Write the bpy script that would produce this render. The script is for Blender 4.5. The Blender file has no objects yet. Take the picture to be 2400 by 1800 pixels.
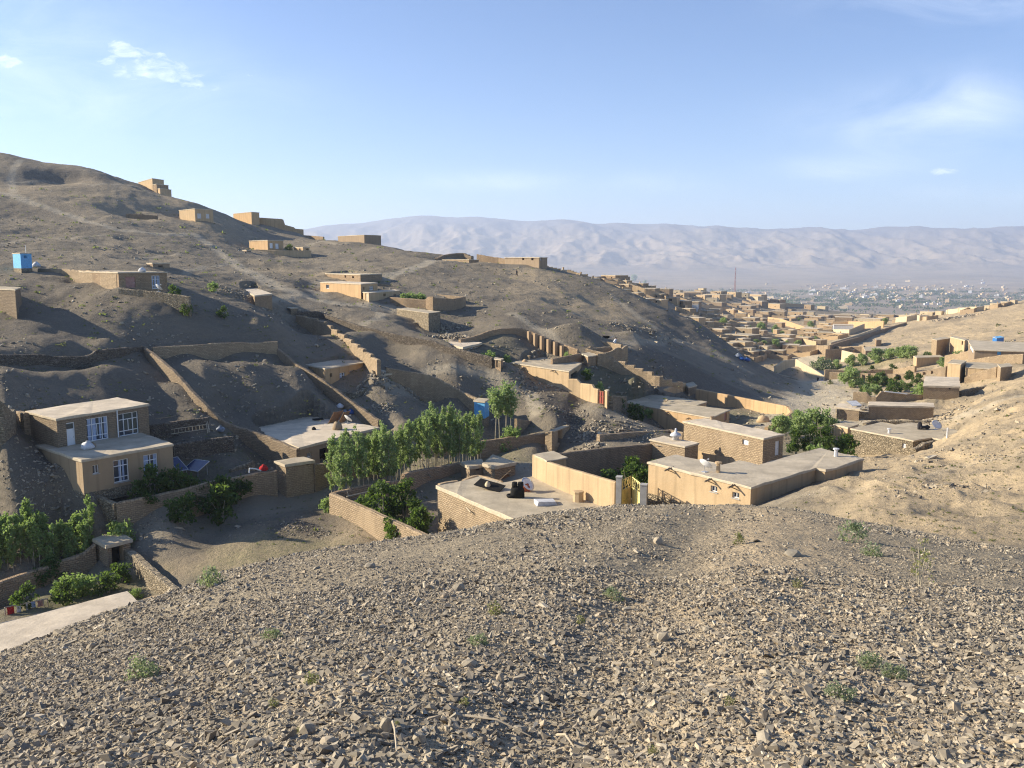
import bpy, bmesh, math, random
import numpy as np
from mathutils import Vector, Matrix
random.seed(7); rng = np.random.default_rng(7)
C = bpy.context.scene.collection
PI = math.pi
# ---------------------------------------------------------------- camera model (used to survey the place from the photograph)
F, HOR, K = 2100.0, 610.0, 1.15
PITCH = math.atan((900-HOR)/F)
cp, sp = math.cos(PITCH), math.sin(PITCH)
def ray(x, y):
    u, v = (x-1200)/F, (900-y)/F
    Y = cp+v*sp
    return u/Y, (v*cp-sp)/Y
def ax(x, s):
    v = (s*cp+sp)/(cp-s*sp)
    return (x-1200)/F/(cp+v*sp)
def pt(x, y, d):
    a, s = ray(x, y); d = d*K
    return Vector((a*d, d, s*d))
def onz(x, y, z):
    a, s = ray(x, y); d = z/s
    return Vector((a*d, d, z))
def mpp(d): return d*K/F                                  # metres per photo pixel at survey distance d
# ---------------------------------------------------------------- noise
_P = rng.permutation(256); _P = np.concatenate([_P, _P, _P])
_G = np.stack([np.cos(np.arange(256)*2.399), np.sin(np.arange(256)*2.399)], 1)
def pn(x, y):
    x = np.asarray(x, float); y = np.asarray(y, float)
    xi = np.floor(x).astype(int); yi = np.floor(y).astype(int)
    fx, fy = x-xi, y-yi
    u = fx*fx*fx*(fx*(fx*6-15)+10); v = fy*fy*fy*(fy*(fy*6-15)+10)
    def g(ix, iy, dx, dy):
        h = _P[_P[ix & 255]+(iy & 255)]
        return _G[h, 0]*dx+_G[h, 1]*dy
    n00 = g(xi, yi, fx, fy); n10 = g(xi+1, yi, fx-1, fy); n01 = g(xi, yi+1, fx, fy-1); n11 = g(xi+1, yi+1, fx-1, fy-1)
    return (n00*(1-u)+n10*u)*(1-v)+(n01*(1-u)+n11*u)*v
def fbm(x, y, o=4):
    t = 0; a = 1
    for i in range(o):
        t = t+a*pn(x*2**i+i*17.3, y*2**i-i*9.1); a *= .5
    return t
def ridged(x, y, o=4):
    t = 0; a = 1
    for i in range(o):
        t = t+a*(1-2*np.abs(pn(x*2**i+i*31.7, y*2**i+i*11.9))); a *= .5
    return t
# ---------------------------------------------------------------- ground survey: (photo x, photo y, distance)
CREST = [(-900,1700,13),(-500,1640,13.5),(0,1535,14),(150,1475,14.5),(330,1412,15),(420,1385,15.5),(520,1345,16),(700,1300,17),(900,1268,18),(1010,1256,18.5),(1150,1230,19.5),
         (1300,1202,20.5),(1450,1189,21),(1600,1185,21.5),(1760,1187,21.5),(1880,1198,21),(2000,1219,20.5),(2200,1254,19.5),(2400,1287,18.5),(2900,1380,17),(3500,1480,16)]
ctrl = []
def addc(x, y, d):                                          # real distance
    a, s = ray(x, y); ctrl.append((a, math.log(d), s))
def addz(x, z, d):
    s = z/d; ctrl.append((ax(x, s), math.log(d), s))
for x, yc, dc in CREST:
    d0 = 3.2+max(0, (900-x))/1100*.9
    for d in (2.2, d0, 4.6, 6.2, 8.2, 10.5, dc*.82, dc):
        t = math.log(dc/d)/math.log(dc/d0)
        t = max(t, 0)
        addc(x, yc+(1800-yc)*t**1.7, d)
    addz(x, -1.62, .9)
    zc = ray(x, yc)[1]*dc
    if x > 1950: addz(x, zc*1.12-.35, dc*1.14); continue
    addz(x, zc*1.22-.9, dc*1.22)
    addz(x, max(zc*1.6-3.6, -19), dc*1.6)
for x, y, d in [
  # bottom left compound, lane
  (265,1340,58),(100,1395,54),(0,1430,52),(420,1388,52),(600,1305,57),(800,1285,58.5),(270,1246,62),(450,1205,66),(650,1160,70),(700,1152,71),(778,1211,66),(912,1271,60),
  (-200,1380,56),(265,1342,57),(225,1352,57),
  (830,1160,68),(960,1125,75),(1100,1090,82),(1230,1088,80),(1298,1053,92),(1120,1072,90),(900,1105,84),
  # left slope
  (0,1080,63),(0,1180,62.5),(100,1130,65),(60,1050,67),(190,1186,62.5),(150,1225,63),(0,1260,60),(-300,1080,62),(-300,1290,55),(-300,880,76),(-300,740,92),(-600,1180,58),(-600,1320,54),(-600,760,88),
  (0,880,74),(0,960,69.5),(0,1010,67),(150,880,79),(300,870,84.5),(350,930,81.5),(420,900,86),(500,900,88),(600,900,89),(550,960,84.5),(650,935,89),(700,880,94),(760,945,91),(240,842,84),
  (0,648,112),(100,655,112),(240,676,108),(390,694,105),(500,714,108),(600,747,106),(650,790,103),(665,835,100),
  (0,720,95),(0,790,86),(0,838,79),(200,740,96),(200,800,90),(335,822,91.5),(400,765,99),(500,790,99.5),(600,822,99),(655,828,100),(360,845,91),(500,840,95),(600,842,97),
  (197,1160,62),(404,1118,67),(407,1078,72),(583,1062,76),(352,1024,74),(510,1012,77),(450,1032,74.5),(480,1085,72.5),(600,1092,75),(690,1120,75),
  # middle
  (765,910,98),(860,900,99),(900,935,95),(1000,950,98),(940,990,88),(1160,1000,100),(1060,1010,92),(830,890,101),(900,870,105),(1000,900,104),(1100,935,102),
  (700,760,122),(760,800,112),(820,850,103),(880,870,100),(740,745,124),(900,800,112),(1000,835,108),(1060,855,106),(880,760,122),
  (1150,870,109),(1240,915,104),(1340,960,100),(1420,987,95.5),(1450,1003,93.5),(1500,985,102),(1270,950,98),(1601,1011,101),(1464,965,110),(1390,1042,88.5),(1570,1040,88),
  (1195,870,107),(1334,905,103),(1410,946,98.5),(1440,950,101),(1300,870,112),(1400,880,112),(1480,910,112),(1300,1000,93),
  (1750,985,110),(1835,978,108),(1860,1000,103),(1620,975,118),(1700,940,125),
  (1900,960,125),(1930,905,200),(1890,930,160),(1850,905,165),(1960,860,250),(1930,830,300),(1900,800,380),(1850,770,480),(1700,740,600),(1600,705,520),(1500,668,470),(1450,652,440),
  (1750,692,900),(1650,682,800),(1800,720,800),(1900,722,900),(2000,738,800),(2050,745,700),(1750,790,330),(1720,775,380),(1650,745,420),(1560,705,400),
  # hills
  (0,450,240),(0,520,200),(0,580,160),(0,622,125),(100,560,180),(200,480,235),(200,560,185),(200,612,140),(350,500,245),(350,560,200),(350,612,165),(450,480,285),(500,560,230),(500,620,180),
  (600,590,240),(600,650,165),(650,600,235),(700,620,210),(700,680,150),(640,565,290),(800,620,210),(850,590,250),(900,640,185),(1000,640,190),(1000,605,235),(1100,640,205),(1100,690,165),(1200,650,205),
  (1200,720,150),(1300,690,185),(1300,740,150),(1400,720,185),(1400,770,145),(1500,760,170),(1500,830,130),(1600,800,170),(1600,870,135),(1700,850,160),(1700,900,140),(1800,900,155),(1500,790,150),
  (750,700,150),(845,704,150),(930,740,135),(1003,782,128),(1100,770,135),(1200,768,128),(1300,805,125),(1400,815,125),(1150,812,115),
  # right side
  (1900,1150,48),(2000,1130,52),(1850,1190,43),(2000,1215,34),(2200,1245,30),(2400,1275,26),(2200,1150,46),(2400,1180,36),(2100,1090,60),(2250,1040,70),(2400,1060,52),(2400,980,70),(2300,965,88),
  (2400,900,98),(2220,975,100),(2190,988,110),(2036,985,112),(1960,985,113),(2249,938,138),(2350,902,135),(2400,860,150),(2300,842,165),(2400,840,158),(2164,942,130),(2000,945,122),(2900,900,90),(2900,1060,50),(2900,1200,32),
  (1994,1068,88),(2140,1075,80),(2020,1105,60),(1760,1190,49.5),
  (1950,892,190),(2090,893,188),(2220,880,170),(2120,850,215),(2000,855,235),(2205,860,195),(2050,915,165),(2080,930,140),
  (2400,707,420),(2250,735,430),(2130,757,430),(2000,795,350),(2000,825,290),(2200,782,320),(2200,822,240),(2400,760,300),(2400,800,220),(2300,812,200),(2900,760,250),(2900,650,420),
  # plain and mountain foot
  (700,680,3600),(1200,690,3400),(1600,702,3200),(1800,700,3000),(2000,704,2900),(2200,700,3000),(2400,700,3000),(3000,700,3000),
  (1200,665,4600),(1600,668,4600),(2000,668,4600),(2400,668,4600),(3000,668,4600),(700,660,4600),
  (1200,630,6200),(1600,634,6200),(2000,636,6200),(2400,634,6200),(700,630,6200),(3000,634,6200)]:
    addc(x, y, d*K)
SKY = [(-900,250,300),(-300,310,300),(0,361,300),(200,394,300),(320,432,300),(400,462,300),(530,503,315),(650,549,325),(720,561,310),(800,568,285),(900,581,265),(1030,598,250),(1130,608,235),(1230,619,225),(1281,629,222),
       (1363,648,220),(1430,669,218),(1498,696,212),(1566,729,205),(1634,758,198),(1702,805,188),(1780,862,175)]
for x, y, d in SKY:
    addc(x, y, d*K); addc(x, y+28, d*K*1.22); addc(x, y+45, d*K*1.7 if x < 1300 else d*K*1.45)
for x, z, d in [(1480,-17.3,56),(1520,-17.2,57),(1400,-17.6,66),(1250,-17.8,66),(1150,-18.8,60),(1000,-19.2,57),(1450,-17.5,60),(1650,-17,66),(1700,-15.5,58),(1600,-18.2,80),(1540,-18,76),(1820,-17.2,70),(1900,-17.6,78),
                (1900,-18,88),(2050,-18.3,98),(1500,-18,50),(1300,-19,52),(0,-20.5,47),(300,-20.4,47),(100,-20.1,58.6),(0,-20.3,57.3),(200,-19.8,60.8),(700,-19.2,48),
                (-300,-20.5,46),(1720,-13.8,50),(1500,-95,1500),(1900,-100,1500),(2300,-100,1500),(1100,-90,1500),(600,-60,1200),(0,-60,1200),(2900,-90,1500),(-900,-60,1200),(0,-100,3500),(-900,-100,3500)]:
    addz(x, z*K, d*K)
MCREST = [(-900,520),(0,530),(500,548),(650,542),(700,540),(800,527),(900,520),(960,512),(1010,508),(1060,514),(1120,513),(1180,518),(1250,522),(1330,517),(1400,526),(1450,522),(1560,528),(1700,533),(1830,540),(1900,537),(2060,534),(2150,533),(2250,541),(2330,536),(2400,532),(3000,525)]
for x, y in MCREST:
    addc(x, y, 9000*K); addc(x, y+40, 11500*K)
for x in range(-900, 3300, 300):
    addc(x, 612, 7200*K); addc(x, 560, 8300*K)
ctrl = np.array(ctrl)
WA = 2.6
def _phi(r2): return np.sqrt(r2+.02**2)
_cx = np.stack([ctrl[:, 0]*WA, ctrl[:, 1]], 1)
_A = _phi(((_cx[:, None, :]-_cx[None, :, :])**2).sum(2)) - 1e-3*0*np.eye(len(ctrl))
_n = len(ctrl)
_M = np.zeros((_n+3, _n+3)); _M[:_n, :_n] = _A - np.eye(_n)*2e-3
_M[:_n, _n] = 1; _M[:_n, _n+1:] = _cx; _M[_n, :_n] = 1; _M[_n+1:, :_n] = _cx.T
_w = np.linalg.solve(_M, np.concatenate([ctrl[:, 2], [0, 0, 0]]))
def rbf(a, l):
    q = np.stack([a.ravel()*WA, l.ravel()], 1); out = np.empty(len(q))
    for i in range(0, len(q), 20000):
        b = q[i:i+20000]
        r = _phi(((b[:, None, :]-_cx[None])**2).sum(2))
        out[i:i+20000] = r@_w[:_n]+_w[_n]+b@_w[_n+1:]
    return out.reshape(a.shape)
AMIN, AMAX = -.86, .86
NA = 860
GA = np.linspace(AMIN, AMAX, NA)
GL = np.concatenate([np.linspace(math.log(.8), math.log(3), 14, endpoint=False), np.linspace(math.log(3), math.log(24), 150, endpoint=False),
                     np.linspace(math.log(24), math.log(46), 45, endpoint=False), np.linspace(math.log(46), math.log(420), 380, endpoint=False),
                     np.linspace(math.log(420), math.log(5000), 110, endpoint=False), np.linspace(math.log(5000), math.log(13500), 170)])
NL = len(GL)
ca = np.linspace(AMIN, AMAX, 260); cl = np.interp(np.linspace(0, NL-1, 420), np.arange(NL), GL)
S0 = rbf(*np.meshgrid(ca, cl, indexing='xy'))
tmp = np.stack([np.interp(GA, ca, r) for r in S0])
S = np.stack([np.interp(GL, cl, tmp[:, j]) for j in range(NA)], 1)
D = np.exp(GL)[:, None]*np.ones((1, NA)); X = GA[None, :]*D; Z = S*D
def ss(x, a, b):
    t = np.clip((x-a)/(b-a), 0, 1); return t*t*(3-2*t)
near = 1-ss(D, 20, 30); mid = ss(D, 24, 40)*(1-ss(D, 700, 1200)); hill = ss(D, 120, 220)*(1-ss(D, 500, 900)); far = ss(D, 2500, 5000)
Z += near*(.05*fbm(X/1.6, D/1.6, 3)+.03*fbm(X*2.2, D*2.2, 2))
_wx = X+4*pn(X/19+5, D/19); _wy = D+4*pn(X/19-7, D/19+3)
slopey = ss(D, 60, 90)
Z += mid*(.16*fbm(X/9, D/9, 4)+.11*fbm(X/2.3, D/2.3, 3))+slopey*mid*(.35*fbm(_wx/16, _wy/16, 3))
rgt = ss(X/D, .28, .4)*ss(D, 26, 36)*(1-ss(D, 130, 260))
Z += rgt*(.5*np.maximum(0, ridged(_wx/6, _wy/11, 4)-.6)+.3*fbm(X/3.5, D/3.5, 5)-.1)
lft = (1-ss(X/D, -.2, .05))*ss(D, 66, 80)*(1-ss(D, 200, 300))
Z += lft*(.3*np.maximum(0, ridged(_wx/9, _wy/15, 3)-.6)+.2*fbm(X/4.5, D/4.5, 3)-.1)
# gullies on the hillsides
Z += hill*(1.1*np.minimum(ridged(_wx/34+.01*D, _wy/70, 3), 1.1)-.8)*.9
Z += hill*.55*fbm(_wx/11, _wy/17, 4)
# badlands and mountain flanks
band = ss(D, 6000*K, 6900*K)*(1-ss(D, 8000*K, 9000*K))
Z += band*(68*np.abs(ridged(X/560+3.1, D/1200, 5))-48)
Z += ss(D, 7600*K, 8500*K)*(1-.6*ss(D, 8700*K, 9050*K))*(50*ridged(X/950+1.3, D/2300+.7, 5)-39)
Z += ss(D, 3000, 4500)*(1-ss(D, 6500, 7500))*18*fbm(X/900, D/900, 4)
def _gi(x, y):
    a = np.clip((x/y-AMIN)/(AMAX-AMIN)*(NA-1), 0, NA-1.001); r = np.interp(np.log(y), GL, np.arange(NL)); r = np.clip(r, 0, NL-1.001)
    return a, r
def tz(x, y):
    x = np.asarray(x, float); y = np.maximum(np.asarray(y, float), .85)
    a, r = _gi(x, y); ai = a.astype(int); ri = r.astype(int); fa = a-ai; fr = r-ri
    return (Z[ri, ai]*(1-fa)+Z[ri, ai+1]*fa)*(1-fr)+(Z[ri+1, ai]*(1-fa)+Z[ri+1, ai+1]*fa)*fr
def hit(x, y, dmin=30, dmax=12000):
    a, s = ray(x, y); j = int(round((a-AMIN)/(AMAX-AMIN)*(NA-1)))
    if j < 0 or j >= NA: return None
    col = Z[:, j]/D[:, j]; ok = np.where((col >= s) & (D[:, j] > dmin) & (D[:, j] < dmax))[0]
    if not len(ok): return None
    i = ok[0]; d = D[i, j]
    if i > 0 and D[i-1, j] > dmin:
        c0, c1 = col[i-1], col[i]; t = (s-c0)/(c1-c0) if c1 != c0 else 1; d = D[i-1, j]+(d-D[i-1, j])*min(max(t, 0), 1)
    return Vector((a*d, d, float(tz(a*d, d))))
def bump(x, y, r, h, dmin=30, sx=1.0, pw=2):
    global Z
    p = hit(x, y, dmin)
    if p is None: return
    e = np.sqrt(((X-p.x)/sx)**2+(D-p.y)**2)/r
    Z += h*np.exp(-np.abs(e)**pw)
# spoil heaps, pits and cuts in the ground
for b in [(1345,795,4.2,2.6),(1480,795,2.6,1.4),(1540,792,4,1.2),(1455,770,5,1.2),(1415,745,5,-.8),(1000,775,2,.6),
          (300,735,6,.8),(520,880,5,1.0),(580,930,5,-1.2),(1300,935,1.8,-.9),(1345,985,1.8,-.7),
          (960,960,4,-1.2),(1500,1000,3,.6),(1560,860,6,1.0),(1625,870,5,.9),(880,790,3,-1.2),(930,815,3,-1.2),(640,715,5,.8),
          (130,700,6,-.9),(420,745,5,.7),(150,820,4,.8),(470,640,7,-1.5),(640,620,8,1.0),(90,415,10,-3),(145,410,8,-3),(60,470,12,1.5),
          (760,1228,2.6,.35),(700,1235,2.4,.3),(2100,1150,2.2,.5),(2230,1150,3,.6),(2330,1120,3,-.6),(2150,1175,2,.4),(1960,1140,1.5,.4)]:
    bump(*b)
# the ground at the foot of walls and houses, surveyed where the photograph shows it
FIX = [(0,856,79),(85,862,81),(190,866,84.4),(275,842,87.8),(336,826,90.8),(381,847,92),(508,852,96.5),(636,836,100),(479,970,79.7),(424,905,83.5),(636,1086,77.3),(590,1063,78.2),(87,1055,66.3),(140,1105,64),(30,1000,68.5),
 (763,909,97.5),(860,890,104),(937,902,101.3),(1022,942,102.2),(1100,962,100.3),(1034,832,111),(1149,862,107),(1178,872,114.3),(1255,891,109.3),(1335,921,104.6),(1403,948,99.7),(1430,956,99.6),
 (1119,798,120),(1212,785,123.5),(1301,827,121),(1250,815,121),(1399,861,114.8),(1445,874,115.2),(1530,899,112.3),(1598,908,111.5),(1466.7,960,109.4),(1538,992,104.8),(1602,1012,101.2),(1712,996,102.5),(1680,955,121),(1740,960,117),(1784,967,115),(1839,976,108.8),
 (1403,1040,88),(1500,1031,92),(1200,1056,90.3),(1280,1057,90.8),(1110,1074,89.4),(1020,1086,86),(1191,1128,73.6),(1111,984,97.4),(1963,983,112.6),(2100,985,112),(2186,987,111),(2001,945,124.6),(2080,943,125),(2162,942,124.6),(2166,937,124.2),(2245,933,123.2),
 (1949,890,188.5),(2020,892,182),(2087,894,175.6),(2190,873,164.6),(2283,852,162.6),(2400,832,160),(2344,902,138.6),(1994,1067,87.6),(2138,1073,79.7),(2060,1070,84),(1867,859,237),(1932,885,219.5),(1942,883,216.5),(1973,911,201.5),(1867,892,205.5),(1777,866,214),
 (277,674,104.5),(390,688,107),(92,651,122.6),(190,664,114.8),(45,645,117.8),(73,641,120.5),(698,757,125.4),(752,795,120.6),(825,836,107.6),(860,860,104),(763,751,126.7),(844,776,120.7),(925,803,116.6),(1045,830,110.6),(751,690,162.5),(845,702,149.6),(1000,723,145),(1023,730,144.2),(1088,718,153.5),
 (929,745,141.7),(1004,779,129.6),(1032,772,133),(607,525,325),(660,538,325),(711,551,326),(1200,624,232),(1264,629,221.5),(1283,631,225),(1037,626,242.5),(1099,634,234.5),(1122,633,239.5),(627,588,231.5),(545,512,322),(853,570,270),(792,566,284),
 (0,1425,54.6),(119,1375,56.8),(222,1345,58.3),(265,1338,57.4),(306,1354,56.6),(345,1394,53.8),(60,1400,55.6),(170,1360,57.6),(2036,985,112.8),(2300,905,133),(1550,1012,103),(420,512,257.5),(456,523,249.5),(499,523,253.5),(296,512,237.5),(369,515,237.5),(1120,839,113)]
def fixg(x, y, d, r=None):
    global Z
    a, s_ = ray(x, y); dd = d*K; r = r or max(2.4, d*.033); dz = s_*dd-float(tz(a*dd, dd))
    Z += dz*np.exp(-(((X-a*dd)**2+(D-dd)**2)/(r*r)))
for _ in range(2):
    for f_ in FIX: fixg(*f_)
# the worn groove running down the near hill
GRV = [hit(x, y, 1.5, 60) for x, y in [(1690,1200),(1620,1260),(1560,1330),(1500,1420),(1440,1520),(1370,1620),(1290,1740),(1240,1795)]]
GRV = [p for p in GRV if p is not None]
def gdist(XX, YY):
    m = np.full(np.shape(XX), 1e9)
    for a_, b_ in zip(GRV, GRV[1:]):
        e0, e1 = b_.x-a_.x, b_.y-a_.y; t = np.clip(((XX-a_.x)*e0+(YY-a_.y)*e1)/(e0*e0+e1*e1), 0, 1); m = np.minimum(m, np.hypot(XX-a_.x-t*e0, YY-a_.y-t*e1))
    return m
_gd = gdist(X+.25*pn(X*1.3, D*1.3), D); Z -= near*(.10*np.exp(-(_gd/.5)**2)-.03*np.exp(-((_gd-1.0)/.4)**2))
Zg = Z.copy()
# ---------------------------------------------------------------- object helpers
def tag(o, label=None, cat=None, group=None, kind=None):
    if label: o['label'] = label
    if cat: o['category'] = cat
    if group: o['group'] = group
    if kind or cat: o['kind'] = kind or 'thing'
    return o
def mesh(name, v, f, mats, parent=None, uv=None, mi=None, smooth=False):
    me = bpy.data.meshes.new(name)
    me.from_pydata([tuple(p) for p in v], [], f)
    for m in (mats if isinstance(mats, (list, tuple)) else [mats]): me.materials.append(m)
    if mi is not None: me.polygons.foreach_set('material_index', mi)
    if uv is not None:
        l = me.uv_layers.new(name='UVMap'); l.data.foreach_set('uv', np.array(uv, np.float32).ravel())
    if smooth: me.polygons.foreach_set('use_smooth', [True]*len(me.polygons))
    o = bpy.data.objects.new(name, me); C.objects.link(o)
    if parent is not None:
        o.parent = parent; w = Vector(); q = parent
        while q is not None: w += q.location; q = q.parent
        o.location = -w
        o.matrix_parent_inverse = Matrix()
    return o
def empty(name, loc):
    o = bpy.data.objects.new(name, None); o.location = loc; o.empty_display_size = .3; C.objects.link(o); return o
def copy_tree(o, parent=None):
    c = o.copy(); C.objects.link(c)
    if parent: c.parent = parent
    for ch in o.children: copy_tree(ch, c)
    return c
def npmesh(name, verts, quads, mat, attr=None, smooth=False, parent=None):
    n, q = len(verts), len(quads); k = quads.shape[1]
    me = bpy.data.meshes.new(name)
    me.vertices.add(n); me.vertices.foreach_set('co', np.ascontiguousarray(verts, np.float32).ravel())
    me.loops.add(q*k); me.loops.foreach_set('vertex_index', np.ascontiguousarray(quads, np.int32).ravel())
    me.polygons.add(q); me.polygons.foreach_set('loop_start', np.arange(0, q*k, k, dtype=np.int32))
    try: me.polygons.foreach_set('loop_total', np.full(q, k, np.int32))
    except Exception: pass
    me.polygons.foreach_set('use_smooth', np.full(q, bool(smooth)))
    for nm, arr in (attr or {}).items():
        at = me.attributes.new(nm, 'FLOAT', 'POINT'); at.data.foreach_set('value', np.ascontiguousarray(arr, np.float32).ravel())
    me.materials.append(mat); me.update(); me.validate()
    o = bpy.data.objects.new(name, me); C.objects.link(o)
    if parent is not None: o.parent = parent
    return o
class MB:
    def __init__(s): s.v = []; s.f = []; s.mi = []
    def add(s, v, f, m=0):
        b = len(s.v); s.v += [Vector(p) for p in v]; s.f += [tuple(i+b for i in q) for q in f]; s.mi += [m]*len(f); return s
    def box(s, c, sx, sy, sz, rz=0, m=0, M=None):
        v = [Vector((x*sx/2, y*sy/2, z*sz/2)) for z in (-1, 1) for y in (-1, 1) for x in (-1, 1)]
        R = M or Matrix.Rotation(rz, 3, 'Z')
        v = [R@p+Vector(c) for p in v]
        return s.add(v, [(0,2,3,1),(4,5,7,6),(0,1,5,4),(2,6,7,3),(0,4,6,2),(1,3,7,5)], m)
    def tube(s, pts, r, n=6, m=0, cap=True):
        pts = [Vector(p) for p in pts]; rs = r if isinstance(r, (list, tuple)) else [r]*len(pts)
        rings = []
        for i, p in enumerate(pts):
            t = (pts[min(i+1, len(pts)-1)]-pts[max(i-1, 0)]).normalized()
            a = t.orthogonal().normalized() if i == 0 else (rings[-1][1]-t*rings[-1][1].dot(t)).normalized()
            b = t.cross(a)
            rings.append(([p+(a*math.cos(2*PI*k/n)+b*math.sin(2*PI*k/n))*rs[i] for k in range(n)], a))
        v = [q for rg, _ in rings for q in rg]; f = []
        for i in range(len(pts)-1):
            for k in range(n): f.append((i*n+k, i*n+(k+1) % n, (i+1)*n+(k+1) % n, (i+1)*n+k))
        if cap: f += [tuple(range(n))[::-1], tuple(range((len(pts)-1)*n, len(pts)*n))]
        return s.add(v, f, m)
    def lathe(s, c, prof, n=12, m=0, M=None):
        v = []
        for r, z in prof:
            for k in range(n):
                p = Vector((r*math.cos(2*PI*k/n), r*math.sin(2*PI*k/n), z)); v.append((M@p if M else p)+Vector(c))
        f = [(i*n+k, i*n+(k+1) % n, (i+1)*n+(k+1) % n, (i+1)*n+k) for i in range(len(prof)-1) for k in range(n)]
        f += [tuple(range(n))[::-1], tuple(range((len(prof)-1)*n, len(prof)*n))]
        return s.add(v, f, m)
    def build(s, name, mats, parent=None, smooth=False):
        return mesh(name, s.v, s.f, mats, parent, mi=s.mi, smooth=smooth)
# ---------------------------------------------------------------- materials
class G:
    def __init__(s, name, rough=.92, spec=.15):
        s.m = bpy.data.materials.new(name); s.m.use_nodes = True; s.t = s.m.node_tree
        s.b = s.t.nodes['Principled BSDF']; s.b.inputs['Roughness'].default_value = rough; s.b.inputs['Specular IOR Level'].default_value = spec
    def n(s, ty, **kw):
        nd = s.t.nodes.new(ty)
        for k, v in kw.items(): setattr(nd, k, v)
        return nd
    def L(s, a, b): s.t.links.new(a, b)
    def put(s, sock, v):
        if hasattr(v, 'is_output') or isinstance(v, bpy.types.NodeSocket): s.L(v, sock)
        else: sock.default_value = v
    def pos(s): return s.n('ShaderNodeNewGeometry').outputs['Position']
    def uv(s): return s.n('ShaderNodeTexCoord').outputs['UV']
    def noise(s, vec, scale, detail=4, rough=.6, dist=0):
        nd = s.n('ShaderNodeTexNoise'); s.put(nd.inputs['Vector'], vec); nd.inputs['Scale'].default_value = scale; nd.inputs['Detail'].default_value = detail
        nd.inputs['Roughness'].default_value = rough; nd.inputs['Distortion'].default_value = dist; return nd.outputs['Fac']
    def scale(s, vec, k):
        nd = s.n('ShaderNodeVectorMath', operation='MULTIPLY'); s.put(nd.inputs[0], vec); nd.inputs[1].default_value = k; return nd.outputs[0]
    def math(s, op, a, b=0., c=None, clamp=False):
        nd = s.n('ShaderNodeMath', operation=op, use_clamp=clamp); s.put(nd.inputs[0], a); s.put(nd.inputs[1], b)
        if c is not None: s.put(nd.inputs[2], c)
        return nd.outputs[0]
    def rng(s, v, a, b, c=0., d=1.):
        nd = s.n('ShaderNodeMapRange'); s.put(nd.inputs[0], v); nd.inputs[1].default_value = a; nd.inputs[2].default_value = b; nd.inputs[3].default_value = c; nd.inputs[4].default_value = d
        return nd.outputs[0]
    def mix(s, f, a, b, mode='MIX'):
        nd = s.n('ShaderNodeMix', data_type='RGBA', blend_type=mode); s.put(nd.inputs[0], f)
        for sock, v in ((nd.inputs[6], a), (nd.inputs[7], b)): s.put(sock, v if isinstance(v, bpy.types.NodeSocket) else (*v, 1))
        return nd.outputs[2]
    def attr(s, name): return s.n('ShaderNodeAttribute', attribute_name=name).outputs['Fac']
    def col(s, v): s.put(s.b.inputs['Base Color'], v if isinstance(v, bpy.types.NodeSocket) else (*v, 1)); return s
    def bump(s, h, strength=.5, dist=.05, prev=None):
        nd = s.n('ShaderNodeBump'); s.put(nd.inputs['Height'], h); nd.inputs['Strength'].default_value = strength; nd.inputs['Distance'].default_value = dist
        if prev is not None: s.L(prev, nd.inputs['Normal'])
        s.L(nd.outputs[0], s.b.inputs['Normal']); return nd.outputs[0]
def mul(c, k): return tuple(min(1, x*k) for x in c)
def m_brick(name, c, row=.165, w=.34, mort=.024):
    g = G(name); uv = g.uv()
    d = g.n('ShaderNodeTexNoise'); g.put(d.inputs['Vector'], uv); d.inputs['Scale'].default_value = 1.7; d.inputs['Detail'].default_value = 3
    sub = g.n('ShaderNodeVectorMath', operation='SCALE'); g.L(d.outputs['Color'], sub.inputs[0]); sub.inputs['Scale'].default_value = .24
    ad = g.n('ShaderNodeVectorMath', operation='ADD'); g.L(uv, ad.inputs[0]); g.L(sub.outputs[0], ad.inputs[1])
    b = g.n('ShaderNodeTexBrick'); g.L(ad.outputs[0], b.inputs['Vector']); b.inputs['Scale'].default_value = 1; b.inputs['Brick Width'].default_value = w; b.inputs['Row Height'].default_value = row
    b.inputs['Mortar Size'].default_value = mort; b.inputs['Mortar Smooth'].default_value = .6; b.inputs['Bias'].default_value = 0
    b.inputs['Color1'].default_value = (*mul(c, .8), 1); b.inputs['Color2'].default_value = (*mul(c, 1.2), 1); b.inputs['Mortar'].default_value = (*mul(c, .45), 1)
    nz = g.noise(uv, .5, 5); c2 = g.mix(g.rng(nz, .3, .7), b.outputs['Color'], mul(c, .8), 'MIX'); mx = c2.node; 
    f = g.math('MULTIPLY', g.rng(nz, .4, .75), .6); g.L(f, mx.inputs[0])
    x = g.mix(g.math('MULTIPLY', g.rng(g.noise(uv, 9, 3), .35, .7), .35), c2, mul(c, 1.25)); sm = g.noise(g.pos(), .28, 5, .7, .8); x = g.mix(g.math('MULTIPLY', g.rng(sm, .52, .62), .75), x, mul(c, 1.08)); x = g.mix(g.math('MULTIPLY', g.rng(g.noise(g.scale(g.pos(), (1, 1, .15)), 1.3, 4), .52, .72), .45), x, mul(c, .55)); g.col(x)
    inv = g.math('SUBTRACT', 1, b.outputs['Fac'])
    h = g.math('ADD', inv, g.math('MULTIPLY', g.noise(uv, 12, 4), .9))
    g.bump(h, .9, .05); return g.m
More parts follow.
